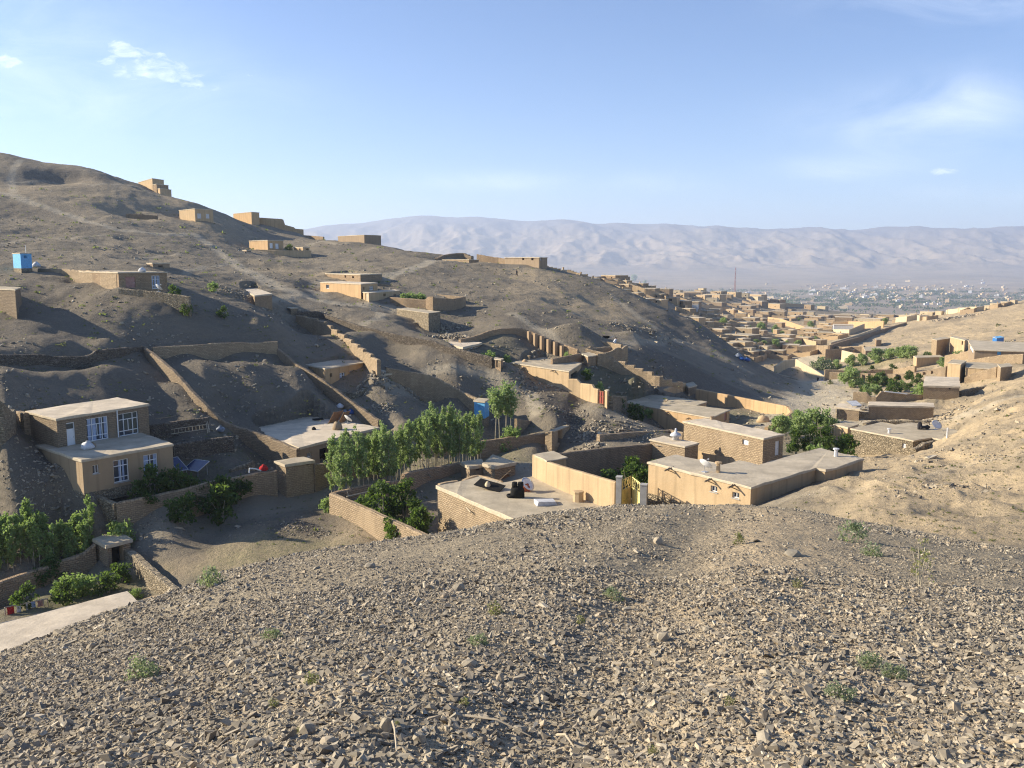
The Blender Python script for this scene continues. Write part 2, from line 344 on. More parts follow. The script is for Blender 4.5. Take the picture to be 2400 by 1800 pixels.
def m_plaster(name, c, streak=.5):
    g = G(name); uv = g.uv()
    st = g.noise(g.scale(uv, (1.1, .12, 1)), 2.2, 4); bl = g.noise(uv, .45, 5); fi = g.noise(uv, 14, 4)
    x = g.mix(g.math('MULTIPLY', g.rng(st, .45, .72), streak), c, mul(c, .62))
    x = g.mix(g.math('MULTIPLY', g.rng(bl, .42, .72), .55), x, mul(c, 1.25))
    x = g.mix(g.math('MULTIPLY', g.rng(fi, .4, .7), .3), x, mul(c, .7))
    # vertical rain seams where one day's plaster ends
    w = g.n('ShaderNodeTexWave', wave_type='BANDS', bands_direction='X'); g.L(uv, w.inputs['Vector']); w.inputs['Scale'].default_value = .17; w.inputs['Distortion'].default_value = 1.2; w.inputs['Detail'].default_value = 2
    x = g.mix(g.math('MULTIPLY', g.rng(w.outputs['Fac'], .93, 1), .35), x, mul(c, .55))
    g.col(x); g.bump(g.math('ADD', fi, g.noise(uv, 2, 4)), .45, .05); return g.m
def m_stone(name, c, sc=4.2):
    g = G(name); uv = g.uv(); vec = g.scale(uv, (1, 1.7, 1))
    v = g.n('ShaderNodeTexVoronoi'); g.put(v.inputs['Vector'], vec); v.inputs['Scale'].default_value = sc
    e = g.n('ShaderNodeTexVoronoi', feature='DISTANCE_TO_EDGE'); g.put(e.inputs['Vector'], vec); e.inputs['Scale'].default_value = sc
    hs = g.n('ShaderNodeSeparateColor'); g.L(v.outputs['Color'], hs.inputs[0])
    x = g.mix(hs.outputs[0], mul(c, .6), mul(c, 1.35))
    x = g.mix(g.math('MULTIPLY', g.rng(e.outputs['Distance'], .08, 0), .7), x, mul(c, .4))
    x = g.mix(g.math('MULTIPLY', g.rng(g.noise(uv, .7, 4), .4, .7), .5), x, mul(c, .75))
    g.col(x); g.bump(g.math('ADD', g.rng(e.outputs['Distance'], 0, .2), g.math('MULTIPLY', g.noise(uv, 15, 3), .4)), 1., .1); return g.m
def m_roof(name, c):
    g = G(name); p = g.pos()
    a = g.noise(p, .55, 6, .65); b = g.noise(p, 5, 4); s = g.noise(g.scale(p, (.6, 1.4, 1)), 1.1, 5, .7, .6)
    x = g.mix(g.rng(a, .35, .68), mul(c, .74), mul(c, 1.12)); x = g.mix(g.math('MULTIPLY', g.rng(s, .55, .72), .55), x, mul(c, .58))
    x = g.mix(g.math('MULTIPLY', g.rng(b, .45, .7), .3), x, mul(c, .72)); g.col(x); g.bump(g.math('ADD', g.math('MULTIPLY', a, 2), b), .4, .06); return g.m
def m_plain(name, c, rough=.7, spec=.3, var=.25, metal=0):
    g = G(name, rough, spec); x = g.mix(g.rng(g.noise(g.pos(), 3.5, 5), .3, .75), mul(c, 1+var*.4), mul(c, 1-var)); g.col(x)
    g.b.inputs['Metallic'].default_value = metal; return g.m
def m_leaf(name, c, c2):
    g = G(name, .6, .25); t = g.attr('tint')
    x = g.mix(t, c, c2); g.col(x)
    tr = g.n('ShaderNodeBsdfTranslucent'); g.L(g.mix(.5, x, (.25, .38, .06)), tr.inputs['Color'])
    ms = g.n('ShaderNodeMixShader'); ms.inputs[0].default_value = .52; g.L(g.b.outputs[0], ms.inputs[1]); g.L(tr.outputs[0], ms.inputs[2])
    g.L(ms.outputs[0], g.t.nodes['Material Output'].inputs['Surface']); return g.m
MUD = (.34, .245, .15)
M = dict(
 brick=m_brick('mud_brick', (.40, .30, .19)), brickd=m_brick('old_mud_brick', (.29, .22, .145)), brickr=m_brick('red_mud_brick', (.37, .265, .165)),
 plaster=m_plaster('tan_plaster', (.48, .35, .205)), plastero=m_plaster('ochre_plaster', (.50, .34, .185)), plasterb=m_plaster('brown_plaster', (.37, .27, .165), .25), plasterd=m_plaster('grey_mud_plaster', (.3, .225, .15), .3), plasterp=m_plaster('pale_plaster', (.56, .46, .30), .25),
 stone=m_stone('field_stone', (.38, .31, .21)), stoned=m_stone('dark_field_stone', (.2, .165, .125)),
 roof=m_roof('mud_roof', (.50, .42, .295)), roofp=m_roof('pale_roof', (.66, .555, .41)), roofg=m_roof('grey_roof', (.52, .44, .32)),
 lip=m_plain('roof_lip', (.56, .47, .335), .9, .1), white=m_plain('white_paint', (.78, .78, .76), .5, .4, .1), glass=None, curtain=m_plain('curtain_cloth', (.36, .43, .57), .9, .1, .3),
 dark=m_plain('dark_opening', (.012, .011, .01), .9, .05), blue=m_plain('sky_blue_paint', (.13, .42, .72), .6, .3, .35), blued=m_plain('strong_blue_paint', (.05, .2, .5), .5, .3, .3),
 yellow=m_plain('yellow_gate_paint', (.78, .66, .26), .5, .4, .12), ochre=m_plain('ochre_gate_paint', (.5, .36, .12), .5, .4, .3), red=m_plain('red_door_paint', (.33, .07, .05), .6, .3, .35), pink=m_plain('faded_pink_paint', (.42, .24, .2), .7, .2, .3),
 conc=m_plain('concrete', (.42, .40, .36), .9, .1, .25), wood=m_plain('weathered_wood', (.3, .23, .15), .85, .1, .4), pole=m_plain('peeled_pole', (.5, .42, .3), .85, .1, .3), bark=m_plain('pale_bark', (.42, .37, .27), .9, .1, .4),
 metal=m_plain('dull_metal', (.55, .55, .55), .4, .5, .2, .6), dish=m_plain('dish_white', (.75, .75, .74), .45, .4, .15), soot=m_plain('soot', (.02, .019, .018), .9, .1, .2), brickred=m_plain('fired_brick', (.45, .13, .06), .9, .1, .35),
 tarp=m_plain('grey_sheet', (.2, .23, .28), .6, .3, .4), tarpb=m_plain('blue_tarp', (.02, .08, .28), .45, .4, .35), bag=m_plain('white_sack', (.6, .6, .6), .7, .2, .25), clothr=m_plain('red_cloth', (.45, .03, .03), .9, .1, .3), panel=m_plain('solar_cells', (.012, .03, .1), .15, .6, .2),
 rust=m_plain('rusty_sheet', (.28, .15, .07), .8, .2, .4), skin=m_plain('skin', (.35, .2, .13), .6, .3, .1), clothw=m_plain('white_cloth', (.7, .72, .76), .9, .1, .1), clothk=m_plain('dark_cloth', (.03, .03, .035), .9, .1, .2), clothbl=m_plain('light_blue_cloth', (.3, .42, .6), .9, .1, .1),
 leaf=m_leaf('poplar_leaf', (.22, .30, .10), (.46, .54, .26)), leafd=m_leaf('dark_leaf', (.028, .06, .015), (.08, .125, .03)), leafs=m_leaf('silver_leaf', (.21, .24, .16), (.36, .38, .26)), leafl=m_leaf('light_leaf', (.19, .28, .08), (.38, .47, .18)), leafy=m_leaf('dry_leaf', (.22, .2, .09), (.34, .3, .15)),
)
_g = G('window_glass', .08, .6); _g.col((.05, .06, .075)); M['glass'] = _g.m
# ---------------------------------------------------------------- houses and walls
carve = []
GLOB = {}
def opening(root, P0, P1, nrm, hole, ty, wallname='window'):
    u0, u1, z0, z1 = hole; e = (P1-P0); e.z = 0; ln = e.length; e.normalize()
    def at(u, z, out): return P0.xy.to_3d()+e*u+Vector((0, 0, z))+nrm*out
    w, h = u1-u0, z1-z0; back = -.16
    def slab(mb, a0, a1, b0, b1, o0, o1, m=0):
        v = [at(u, z, o) for o in (o0, o1) for u, z in ((a0, b0), (a1, b0), (a1, b1), (a0, b1))]
        mb.add(v, [(0,3,2,1),(4,5,6,7),(0,1,5,4),(1,2,6,5),(2,3,7,6),(3,0,4,7)], m)
    kind = ty.split(':')[0]
    if kind == 'hole':
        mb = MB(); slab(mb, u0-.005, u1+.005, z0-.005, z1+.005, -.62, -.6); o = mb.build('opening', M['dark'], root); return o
    if kind in ('win', 'wins'):
        fr = MB(); t = .07 if w > .9 else .05; o0, o1 = back-.03, back+.05
        slab(fr, u0, u0+t, z0, z1, o0, o1); slab(fr, u1-t, u1, z0, z1, o0, o1); slab(fr, u0+t, u1-t, z0, z0+t, o0, o1); slab(fr, u0+t, u1-t, z1-t, z1, o0, o1)
        nv = (2 if w > 1.35 else 1) if kind == 'win' else 1
        cuts = [u0+w*(.27 if nv == 2 else .5), u0+w*.73][:nv] if nv else []
        if kind == 'win':
            for c in cuts: slab(fr, c-.03, c+.03, z0+t, z1-t, o0+.004, o1-.004)
            for q in (.22, .72): slab(fr, u0+t, u1-t, z0+h*q-.03, z0+h*q+.03, o0+.008, o1-.008)
            if nv == 2: slab(fr, (u0+u1)/2-.025, (u0+u1)/2+.025, z0+h*.22+.03, z0+h*.72-.03, o0+.002, o1-.012)
        else:
            slab(fr, cuts[0]-.02, cuts[0]+.02, z0+t, z1-t, o0+.004, o1-.004)
        f = fr.build('window', M['white'] if ':' not in ty else M[ty.split(':')[1]], root)
        gl = MB(); slab(gl, u0+.01, u1-.01, z0+.01, z1-.01, back-.02, back-.012); gl.build('pane', M['glass'], f)
        cu = MB(); n = max(2, int(w/.16))
        if kind == 'win' and random.random() < .7:
            for i in range(n):
                if n > 4 and (i == n//2 or random.random() < .3): continue
                a0 = u0+.02+(w-.04)*i/n; a1 = u0+.02+(w-.04)*(i+1)/n
                slab(cu, a0, a1, z0+.05+random.random()*.1, z1-.04, back-.011+.002*(i % 2), back-.005+.004*(i % 2))
            if cu.v: cu.build('curtain', M['curtain'], f)
        sl = MB(); slab(sl, u0-.06, u1+.06, z0-.07, z0-.004, -.1, .05); sl.build('sill', M['conc'], f)
        return f
    if kind in ('door', 'panel'):
        col = ty.split(':')[1]
        d = MB(); slab(d, u0+.04, u1-.04, z0, z1-.05, back-.03, back)
        for i in range(3): slab(d, u0+.04+(w-.08)*(.08+.31*i), u0+.04+(w-.08)*(.3+.31*i), z0+h*.08, z0+h*.62, back+.002, back+.02)
        slab(d, u0+.002, u0+.04, z0, z1-.05, back-.04, back+.03); slab(d, u1-.04, u1-.002, z0, z1-.05, back-.04, back+.03); slab(d, u0+.002, u1-.002, z1-.049, z1-.002, back-.04, back+.03)
        o = d.build('door' if kind == 'door' else 'shutter', M[col], root)
        hd = MB(); slab(hd, u1-.18, u1-.13, z0+h*.42, z0+h*.48, back+.001, back+.05); hd.build('handle', M['metal'], o)
        if h/w > 2.2 and kind == 'door':
            gl = MB(); slab(gl, u0+.1, u1-.1, z0+h*.76, z1-.12, back+.003, back+.012); gl.build('pane', M['glass'], o)
        return o
def house(name, label, cat, corners, wall='brick', roof='roof', ops=(), split=None, zb=None, over=.1, rt=.2, group=None, lip=None, hb=None, nocarve=False, plabels=None):
    ref = next(c for c in corners if len(c) == 3); z0 = pt(*ref).z; P = []
    for c in corners:
        if len(c) == 2: P.append(onz(c[0], c[1], z0))
        else:
            dd = c[2]*K; a = ax(c[0], z0/dd); P.append(Vector((a*dd, dd, z0)))
    if len(P) == 3: P.append(P[0]+P[2]-P[1])
    return house3(name, label, cat, P, wall, roof, ops, split, zb, over, rt, group, lip, hb, nocarve)
def house3(name, label, cat, P, wall='brick', roof='roof', ops=(), split=None, zb=None, over=.1, rt=.2, group=None, lip=None, hb=None, nocarve=False):
    n = len(P); z0 = P[0].z
    area = sum(P[i].x*P[(i+1) % n].y-P[(i+1) % n].x*P[i].y for i in range(n)); sgn = 1 if area > 0 else -1
    base = min(float(tz(p.x, p.y)) for p in P)-.7 if hb is None else z0-hb
    if zb is not None: base = zb
    base = min(base, z0-1.2)
    cen = sum(P, Vector())/n
    root = empty(name, Vector((cen.x, cen.y, base))); tag(root, label, cat, group)
    if not nocarve: carve.append(([p.xy for p in P], z0-.6))
    V, Fc, UV, MI = [], [], [], []
    ztop = z0-rt
    zs = None
    if split is not None:
        zs = onz_on(P, split[1], split[2]) if len(split) > 2 else split[1]
    def quad(a, b, c, d_, uvs, m):
        i = len(V); V.extend([a, b, c, d_]); Fc.append((i, i+1, i+2, i+3) if sgn > 0 else (i+3, i+2, i+1, i)); UV.extend(uvs if sgn > 0 else uvs[::-1]); MI.append(m)
    run = 0
    for i in range(n):
        A, B = P[i], P[(i+1) % n]; e = (B-A); e.z = 0; ln = e.length
        if ln < 1e-4: continue
        e.normalize()
        nrm = Vector((e.y, -e.x, 0))*sgn
        holes = []
        for op in ops:
            if op[0] != i: continue
            _, ty, x0, x1, y0, y1 = op[:6]
            us = []
            for xx in (x0, x1):
                a, s = ray(xx, (y0+y1)/2); den = e.x-a*e.y
                us.append((a*A.y-A.x)/den if abs(den) > 1e-6 else 0)
            um = (us[0]+us[1])/2; q = A+e*um; zz = [ray((x0+x1)/2, yy)[1]*q.y for yy in (y0, y1)]
            u0, u1 = max(.08, min(us)), min(ln-.08, max(us)); za, zb2 = max(base+.05, min(zz)), min(ztop-.04, max(zz))
            if u1-u0 > .12 and zb2-za > .12: holes.append((u0, u1, za, zb2, ty))
        uc = sorted({0, ln, *[h[0] for h in holes], *[h[1] for h in holes]}); zc = sorted({base, ztop, *[h[2] for h in holes], *[h[3] for h in holes], *([zs] if zs is not None and base < zs < ztop else [])})
        def P3(u, z, o=0): return Vector((A.x+e.x*u, A.y+e.y*u, z))+nrm*o
        for ui in range(len(uc)-1):
            for zi in range(len(zc)-1):
                u0, u1, z_0, z_1 = uc[ui], uc[ui+1], zc[zi], zc[zi+1]; um, zm = (u0+u1)/2, (z_0+z_1)/2
                if any(h[0] < um < h[1] and h[2] < zm < h[3] for h in holes): continue
                quad(P3(u0, z_0), P3(u1, z_0), P3(u1, z_1), P3(u0, z_1), [(run+u0, z_0), (run+u1, z_0), (run+u1, z_1), (run+u0, z_1)], 1 if zs is not None and zm < zs else 0)
        for h in holes:
            u0, u1, z_0, z_1, ty = h; dp = -.65 if ty.startswith('hole') else -.2
            for (a0, b0), (a1, b1) in (((u0, z_0), (u1, z_0)), ((u1, z_0), (u1, z_1)), ((u1, z_1), (u0, z_1)), ((u0, z_1), (u0, z_0))):
                quad(P3(a0, b0), P3(a0, b0, dp), P3(a1, b1, dp), P3(a1, b1), [(a0, b0)]*4, 0)
            quad(P3(u0, z_0, dp), P3(u1, z_0, dp), P3(u1, z_1, dp), P3(u0, z_1, dp), [(u0, z_0)]*4, 0)
            opening(root, A, B, nrm, h[:4], ty)
        run += ln
    mats = [M[wall]]+([M[split[0]]] if split else [])
    mesh('wall', V, Fc, mats, root, uv=UV, mi=MI)
    # roof slab with a slightly uneven hand-made edge
    ring = []
    for i in range(n):
        A, B = P[i], P[(i+1) % n]; pr = P[i-1]
        e1 = (A-pr).to_2d(); e2 = (B-A).to_2d()
        if e1.length < 1e-5 or e2.length < 1e-5: continue
        n1 = Vector((e1.y, -e1.x)).normalized()*sgn; n2 = Vector((e2.y, -e2.x)).normalized()*sgn
        b = n1+n2; o = b/max(b.length_squared/2, .35)*over
        ring.append(Vector((A.x+o.x, A.y+o.y)))
    pts = []
    big = max((P[i]-P[(i+1) % n]).length for i in range(n))
    st = .8 if big < 25 else 1.6
    m = len(ring)
    for i in range(m):
        A, B = ring[i], ring[(i+1) % m]; k = max(1, int((B-A).length/st))
        for j in range(k):
            q = A.lerp(B, j/k); jit = .045 if j else .02
            pts.append((q.x+random.uniform(-jit, jit), q.y+random.uniform(-jit, jit), random.uniform(-.035, .035)))
    k = len(pts); V = []; 
    for x, y, dz in pts: V.append((x, y, ztop-.004))
    for x, y, dz in pts: V.append((x, y, z0-.05+dz))
    cx, cy = sum(p[0] for p in pts)/k, sum(p[1] for p in pts)/k
    for x, y, dz in pts: V.append((x+(cx-x)*.004, y+(cy-y)*.004, z0+dz))
    Fs = []
    for i in range(k):
        j = (i+1) % k
        for lv in (0, 1): Fs.append((lv*k+i, lv*k+j, (lv+1)*k+j, (lv+1)*k+i) if sgn > 0 else (lv*k+j, lv*k+i, (lv+1)*k+i, (lv+1)*k+j))
    top = list(range(2*k, 3*k)); Fs.append(tuple(top) if sgn > 0 else tuple(top[::-1])); bot = list(range(k)); Fs.append(tuple(bot[::-1]) if sgn > 0 else tuple(bot))
    r = mesh('roof', V, Fs, [M[roof], M[lip or 'lip']], root, mi=[1]*(len(Fs)-2)+[0, 0])
    GLOB[label] = (P, z0)
    return root
def onz_on(P, x, y):                                        # height seen at pixel (x, y) on the first face
    A, B = P[0], P[1]; e = (B-A).normalized(); a, s = ray(x, y); u = (a*A.y-A.x)/(e.x-a*e.y); return (A+e*u).y*s
def fwall(name, label, pts, wall='brick', th=.4, steps=0, cat='wall', group=None, rag=.05, minh=.5, parts=None):
    Q = [pt(*p[:3]) for p in pts]
    hs = [p[3] if len(p) > 3 else None for p in pts]
    L = [0]
    for a, b in zip(Q, Q[1:]): L.append(L[-1]+(b-a).xy.length)
    tot = L[-1]; st = .7 if tot < 60 else 1.4
    us = list(np.arange(0, tot, st))+[tot]
    def samp(u):
        for i in range(len(L)-1):
            if u <= L[i+1]+1e-6: t = (u-L[i])/max(L[i+1]-L[i], 1e-6); return Q[i].lerp(Q[i+1], t)
        return Q[-1].copy()
    secs = []
    if steps:
        bd = [tot*(i+random.uniform(-.15, .15)*(0 < i < steps))/steps for i in range(steps+1)]
        for i in range(steps):
            zt = max(samp(bd[i]).z, samp(bd[i+1]).z)*.6+min(samp(bd[i]).z, samp(bd[i+1]).z)*.4
            for u in sorted({bd[i]+1e-3, bd[i+1]-1e-3, *[u for u in us if bd[i] < u < bd[i+1]]}): q = samp(u); secs.append((u, q.x, q.y, zt))
    else:
        for u in us: q = samp(u); secs.append((u, q.x, q.y, q.z))
    V = []; UVv = []
    ns = len(secs)
    for i, (u, x, y, zt) in enumerate(secs):
        a, b = secs[max(0, i-1)], secs[min(ns-1, i+1)]; t = Vector((b[1]-a[1], b[2]-a[2])); t = t.normalized() if t.length > 1e-6 else Vector((1, 0)); nn = Vector((-t.y, t.x))
        zt = zt+rag*float(fbm(u*.7+x, y*.3, 3)); zb = float(tz(x, y))-.5; zb = min(zb, zt-minh); th2 = th/2*(1+.1*float(pn(u*.9, y)))
        for o, z in ((1.12, zb), (1, zt-.1), (.72, zt), (-.72, zt), (-1, zt-.1), (-1.12, zb)): V.append((x+nn.x*th2*o, y+nn.y*th2*o, z)); UVv.append((u+(0 if o > 0 else .13), z if abs(o) > .8 else zt-.1+.1*o))
    Fc = []; UV = []
    for i in range(ns-1):
        for k in range(5):
            f = (i*6+k, (i+1)*6+k, (i+1)*6+k+1, i*6+k+1); Fc.append(f[::-1]); UV += [UVv[j] for j in f[::-1]]
    Fc += [tuple(range(6)), tuple(range((ns-1)*6, ns*6))[::-1]]; UV += [UVv[j] for f in Fc[-2:] for j in f]
    o = mesh(name, V, Fc, M[wall], uv=UV)
    tag(o, label, cat, group); return o
# ---------------------------------------------------------------- plants
def leafmesh(cent, size, flat=.0):
    n = len(cent); a = rng.normal(size=(n, 3)); a /= np.linalg.norm(a, axis=1)[:, None]
    b = np.cross(a, rng.normal(size=(n, 3))); b /= np.linalg.norm(b, axis=1)[:, None]
    s = size*rng.uniform(.6, 1.35, (n, 1)); a *= s; b *= s*.62
    v = np.stack([cent-a, cent+b*.9, cent+a, cent-b*.9], 1).reshape(-1, 3)
    t = np.repeat(np.clip(rng.normal(.5, .25, n), 0, 1), 4)
    return v, np.arange(n*4).reshape(-1, 4), t
def clump_pts(clumps, n, r, squash=1.0):
    clumps = np.asarray(clumps, float); idx = rng.integers(0, len(clumps), n)
    off = rng.normal(size=(n, 3)); off /= np.linalg.norm(off, axis=1)[:, None]; off *= (rng.random((n, 1))**.45)*r; off[:, 2] *= squash
    return clumps[idx]+off
def plant_proto(kind, h, w, n, leaf, mat, trunk=.05, bare=.25):
    root = bpy.data.objects.new(kind, None); C.objects.link(root)
    tk = MB(); cl = []
    if kind == 'poplar_tree':
        bend = random.uniform(-.03, .03)*h
        tk.tube([(0, 0, -.4), (bend*.4, 0, h*.35), (bend, 0, h*.7), (bend*1.2, .02*h, h*.97)], [trunk, trunk*.85, trunk*.55, .01], 6)
        for i in range(26):
            z = h*random.uniform(bare, .92); a = random.uniform(0, 2*PI); fr = (z/h-bare)/(1-bare); rr = w*(.45+.55*math.sin(PI*min(1, fr*1.05+.12)))*random.uniform(.35, 1)
            p = Vector((bend*z/h, 0, z)); q = p+Vector((math.cos(a)*rr, math.sin(a)*rr, rr*1.3))
            if i % 2: tk.tube([p, q], [trunk*.3, .006], 4)
            for t in (.35, .65, 1): cl.append(p.lerp(q, t))
        cl += [Vector((bend*1.2, 0, h*random.uniform(.86, 1))) for _ in range(4)]
        P = clump_pts(cl, n, w*.27, 1.25)
        if bare < .35: pass
    else:
        ns = 4 if kind != 'leafy_tree' else 5
        for i in range(ns):
            a = 2*PI*i/ns+random.random(); q = Vector((math.cos(a)*w*.5, math.sin(a)*w*.5, h*random.uniform(.6, .85))); tk.tube([(0, 0, -.3), q*.45+Vector((0, 0, h*.06)), q], [trunk, trunk*.6, .01], 5)
        for i in range(22):
            a = random.uniform(0, 2*PI); f = random.random()**.5; z = random.uniform(bare, .9); env = math.sin(PI*min(1, .18+z*.82))**.6
            cl.append(Vector((math.cos(a)*w*f*env*.8, math.sin(a)*w*f*env*.8, z*h*random.uniform(.85, 1.08))))
        P = clump_pts(cl, n, w*.34, .9)
    tk.build('trunk' if 'tree' in kind else 'stem', M['bark'], root)
    v, q, t = leafmesh(P, leaf); npmesh('crown' if 'tree' in kind else 'foliage', v, q, M[mat], {'tint': t}, parent=root)
    return root
PROTO = {}
def plant(key, x, d, label, cat, group=None, scale=1.0, zoff=0, base=None, sz=None):
    d = d*K
    if base is None:
        a = ax(x, -.2)
        for _ in range(3): z = float(tz(a*d, d)); a = ax(x, z/d)
    else: a = ax(x, base/d); z = base
    protos = PROTO[key]; src = random.choice(protos)
    if not src.get('used'): o = src; o['used'] = 1
    else:
        o = copy_tree(src)
    o.location = (a*d, d, z+zoff); o.rotation_euler = (0, 0, random.uniform(0, 6.28)); s = scale*random.uniform(.92, 1.08); o.scale = (s, s, s*(sz or random.uniform(.94, 1.06)))
    tag(o, label, cat, group); return o
def Zo(x0, y0, k=3.687): return lambda x, y, *d: (x0+x/k, y0+y/k, *d)
A5, A6, A7, A8 = Zo(0, 750), Zo(500, 750), Zo(1000, 750), Zo(1500, 750)
RA, RB, RC, RD, RE, RF, RG = Zo(0, 300), Zo(600, 400), Zo(1200, 450), Zo(1800, 500), Zo(0, 1100), Zo(600, 1000), Zo(1200, 900)
RR = Zo(1900, 700, 4.424)
def op(face, ty, z, x0, x1, y0, y1):
    a, b = z(x0, y0), z(x1, y1); return (face, ty, a[0], b[0], a[1], b[1])
def zat(x, y, d): return pt(x, y, d).z
def merge(root, other):
    for ch in list(other.children):
        ch.parent = root; ch.location = Vector(ch.location)+other.location-root.location
    bpy.data.objects.remove(other)
# ---------------------------------------------------------------- left: two-storey house and its garden
c = [A5(230,785), A5(487,850,66), A5(1280,725)]
h1 = house('house', 'two-storey mud house with a white door and four white-framed windows', 'house', c, 'brickd', 'roofp',
  [op(1,'door:white',A5,578,655,885,1120), op(1,'win',A5,750,938,842,1040), op(1,'win',A5,1028,1198,800,995)], zb=zat(*A5(502,1140,66))-.3)
Cq = pt(*A5(708,1208,62)); z = Cq.z; Lq = onz(*A5(500,1140), z); Rq = onz(*A5(1490,1070), z); Bq = onz(*A5(1320,1010), z)
h2 = house3('house', 'tmp', 'house', [Cq+(Lq-Cq)*1.95, Cq, Rq, Rq+(Bq-Rq)*1.9], 'plasterb', 'roofg',
  [op(1,'wins',A5,800,855,1253,1328), op(1,'win',A5,982,1115,1205,1398), op(1,'win',A5,1242,1365,1160,1345)], split=('stone', zat(*A5(712,1500,62))), zb=zat(*A5(712,1600,62)))
merge(h1, h2)
mb = MB(); p = Vector(GLOB['two-storey mud house with a white door and four white-framed windows'][0][1]); q = GLOB['two-storey mud house with a white door and four white-framed windows'][0][2]
e = (q-p).normalized(); nn = Vector((e.y, -e.x, 0)); r = p+e*((q-p).length*.63)+nn*.09
mb.tube([r+Vector((0,0,-.1)), r+Vector((0,0,-3.0))], .06, 8); mb.build('drainpipe', M['white'], h1)
def sack(x, y, z0, s, label, mat='bag', cat='sack', group=None, name='sack', sq=.8):
    mb = MB(); n = 10; prof = [(.02,-.05),(.42,0),(.5,.18),(.46,.42),(.3,.62),(.12,.72),(.16,.8),(.02,.82)]
    mb.lathe((0,0,0), [(r*s, zz*s*sq) for r, zz in prof], n)
    for v in mb.v: v += Vector((random.uniform(-.07,.07), random.uniform(-.07,.07), random.uniform(-.03,.03)))*s
    o = mb.build(name, M[mat], None, smooth=True); a, ss_ = ray(x, y); pz = onz(x, y, z0) if z0 is not None else hit(x, y)
    o.location = pz; o.rotation_euler = (0, 0, random.random()*6); return tag(o, label, cat, group)
sack(*A5(757,1115), Cq.z, 1.1, 'white sack standing on the terrace beside the white door')
sack(*A5(800,1095), Cq.z, .6, 'small brown bundle behind the white sack by the door', 'wood', 'bundle', name='bundle')
fwall('garden_wall', 'stone end of the garden wall below the two-storey house', [(201,1158,63.2),(225,1160,62.8),(250,1170,62.3),(271,1178.6,61.8)], 'stone', .45)
fwall('garden_wall', 'long mud-brick wall along the lane in front of the two-storey house', [(271,1178.6,61.8),(385,1155,64),(500,1127,67),(600,1108,69.3),(648,1103,70)], 'brick', .4, rag=.09)
fwall('stone_wall', 'rubble wall running up the slope to the back of the two-storey house', [(-40,905,64),(0,940,64),(24,965,66),(30,960,69)], 'stone', .5, rag=.1)
c = [A5(110,782,73), A5(235,800,67.5), A5(240,780,70)]
fwall('side_wall', 'mud-brick wall closing the yard at the rear of the two-storey house', [A5(108,778,70.5), A5(228,800,68.8)], 'brick', .5, rag=.05)
# terraces beside it
fwall('retaining_wall', 'upper dark terrace wall holding the slope beside the two-storey house', [(351,996,74.6),(420,986,76),(487,978,77.5)], 'stoned', .5, rag=.05)
fwall('retaining_wall', 'lower dark terrace wall above the paved yard of the two-storey house', [(404,1041,71.6),(460,1032,73),(545,1022,75.6)], 'stoned', .5, rag=.05)
fwall('planter_kerb', 'grey kerb edging the small hedge bed in the yard', [A5(1990,1290,72), A5(2190,1215,74)], 'stone', .35, minh=.3)
def ladder(p, q, w, label):
    mb = MB(); d = (q-p).normalized(); s = Vector((0, 0, 1)).cross(d).normalized(); up = d.cross(s).normalized(); s = Vector((0,0,1))
    mb.tube([p, q], .035, 5); mb.tube([p+s*w, q+s*w], .035, 5); n = int((q-p).length/.35)
    o = empty('ladder', p); tag(o, label, 'ladder'); mb.build('rail', M['pole'], o)
    for i in range(1, n):
        r = MB(); a = p+d*(i*.35); r.tube([a, a+s*w], .022, 5); r.build('rung', M['pole'], o)
p = pt(*A5(1480,985,74)); q = pt(*A5(1785,940,76)); ladder(p, q, .45, 'wooden ladder lying against the dark terrace wall')
for k, (x0, y0, x1, y1) in enumerate([(1290,850,1510,825),(1290,865,1520,832)]):
    mb = MB(); mb.tube([pt(*A5(x0,y0,77.5-k*.3)), pt(*A5(x1,y1,79-k*.3))], .08, 6)
    tag(mb.build('log', M['wood']), ['long bare log lying on the slope above the terrace','second log lying just below the first above the terrace'][k], 'log')
for k,(x,y) in enumerate([(1795,975),(1808,970)]):
    mb = MB(); mb.tube([pt(*A5(x,y,76.4)), pt(*A5(x-20,845,77.6))], .05, 5); tag(mb.build('pole', M['pole']), ['wooden pole leaning beside the ladder','second pole leaning on the slope by the ladder'][k], 'pole')
sack(*A5(1905,960), None, .9, 'dark blue bundle lying on the terrace wall end', 'tarp', 'bundle', name='bundle')
sack(*A5(1675,1180), None, .5, 'small white bag on the paved yard below the terrace', cat='bag', name='bag')
def panel(x, y, d, w, l, tilt, yaw, label, mat='panel', frame='metal', lift=.5, base=None):
    p = pt(x, y, d); o = empty('solar_module', p); o.rotation_euler = (0, 0, yaw); tag(o, label, 'panel')
    R = Matrix.Rotation(tilt, 3, 'X')
    def mk(name, m, bs):
        b = MB()
        for cc, sx, sy, sz in bs: b.box(R@Vector(cc)+Vector((0,0,lift)), sx, sy, sz, M=R)
        me = mesh(name, b.v, b.f, M[m]); me.parent = o
    mk('frame', frame, [((0,0,-.02),w,l,.03),((w/2,0,0),.05,l,.06),((-w/2,0,0),.05,l,.06),((0,l/2+.025,0),w,.05,.06),((0,-l/2-.025,0),w,.05,.06)])
    mk('cells', mat, [((0,0,.01),w-.06,l-.02,.02)])
    for sx in (-.4, .4):
        for sy in (-.38, .38):
            b = MB(); b.tube([(sx*w, sy*l, -.2), R@Vector((sx*w, sy*l, -.02))+Vector((0,0,lift))], .03, 5); mesh('leg', b.v, b.f, M['metal']).parent = o
panel(*A5(1700,1320,70.5), 1.9, 1.5, .45, -.5, 'dark blue solar panel tilted on the ground in the yard', lift=.7)
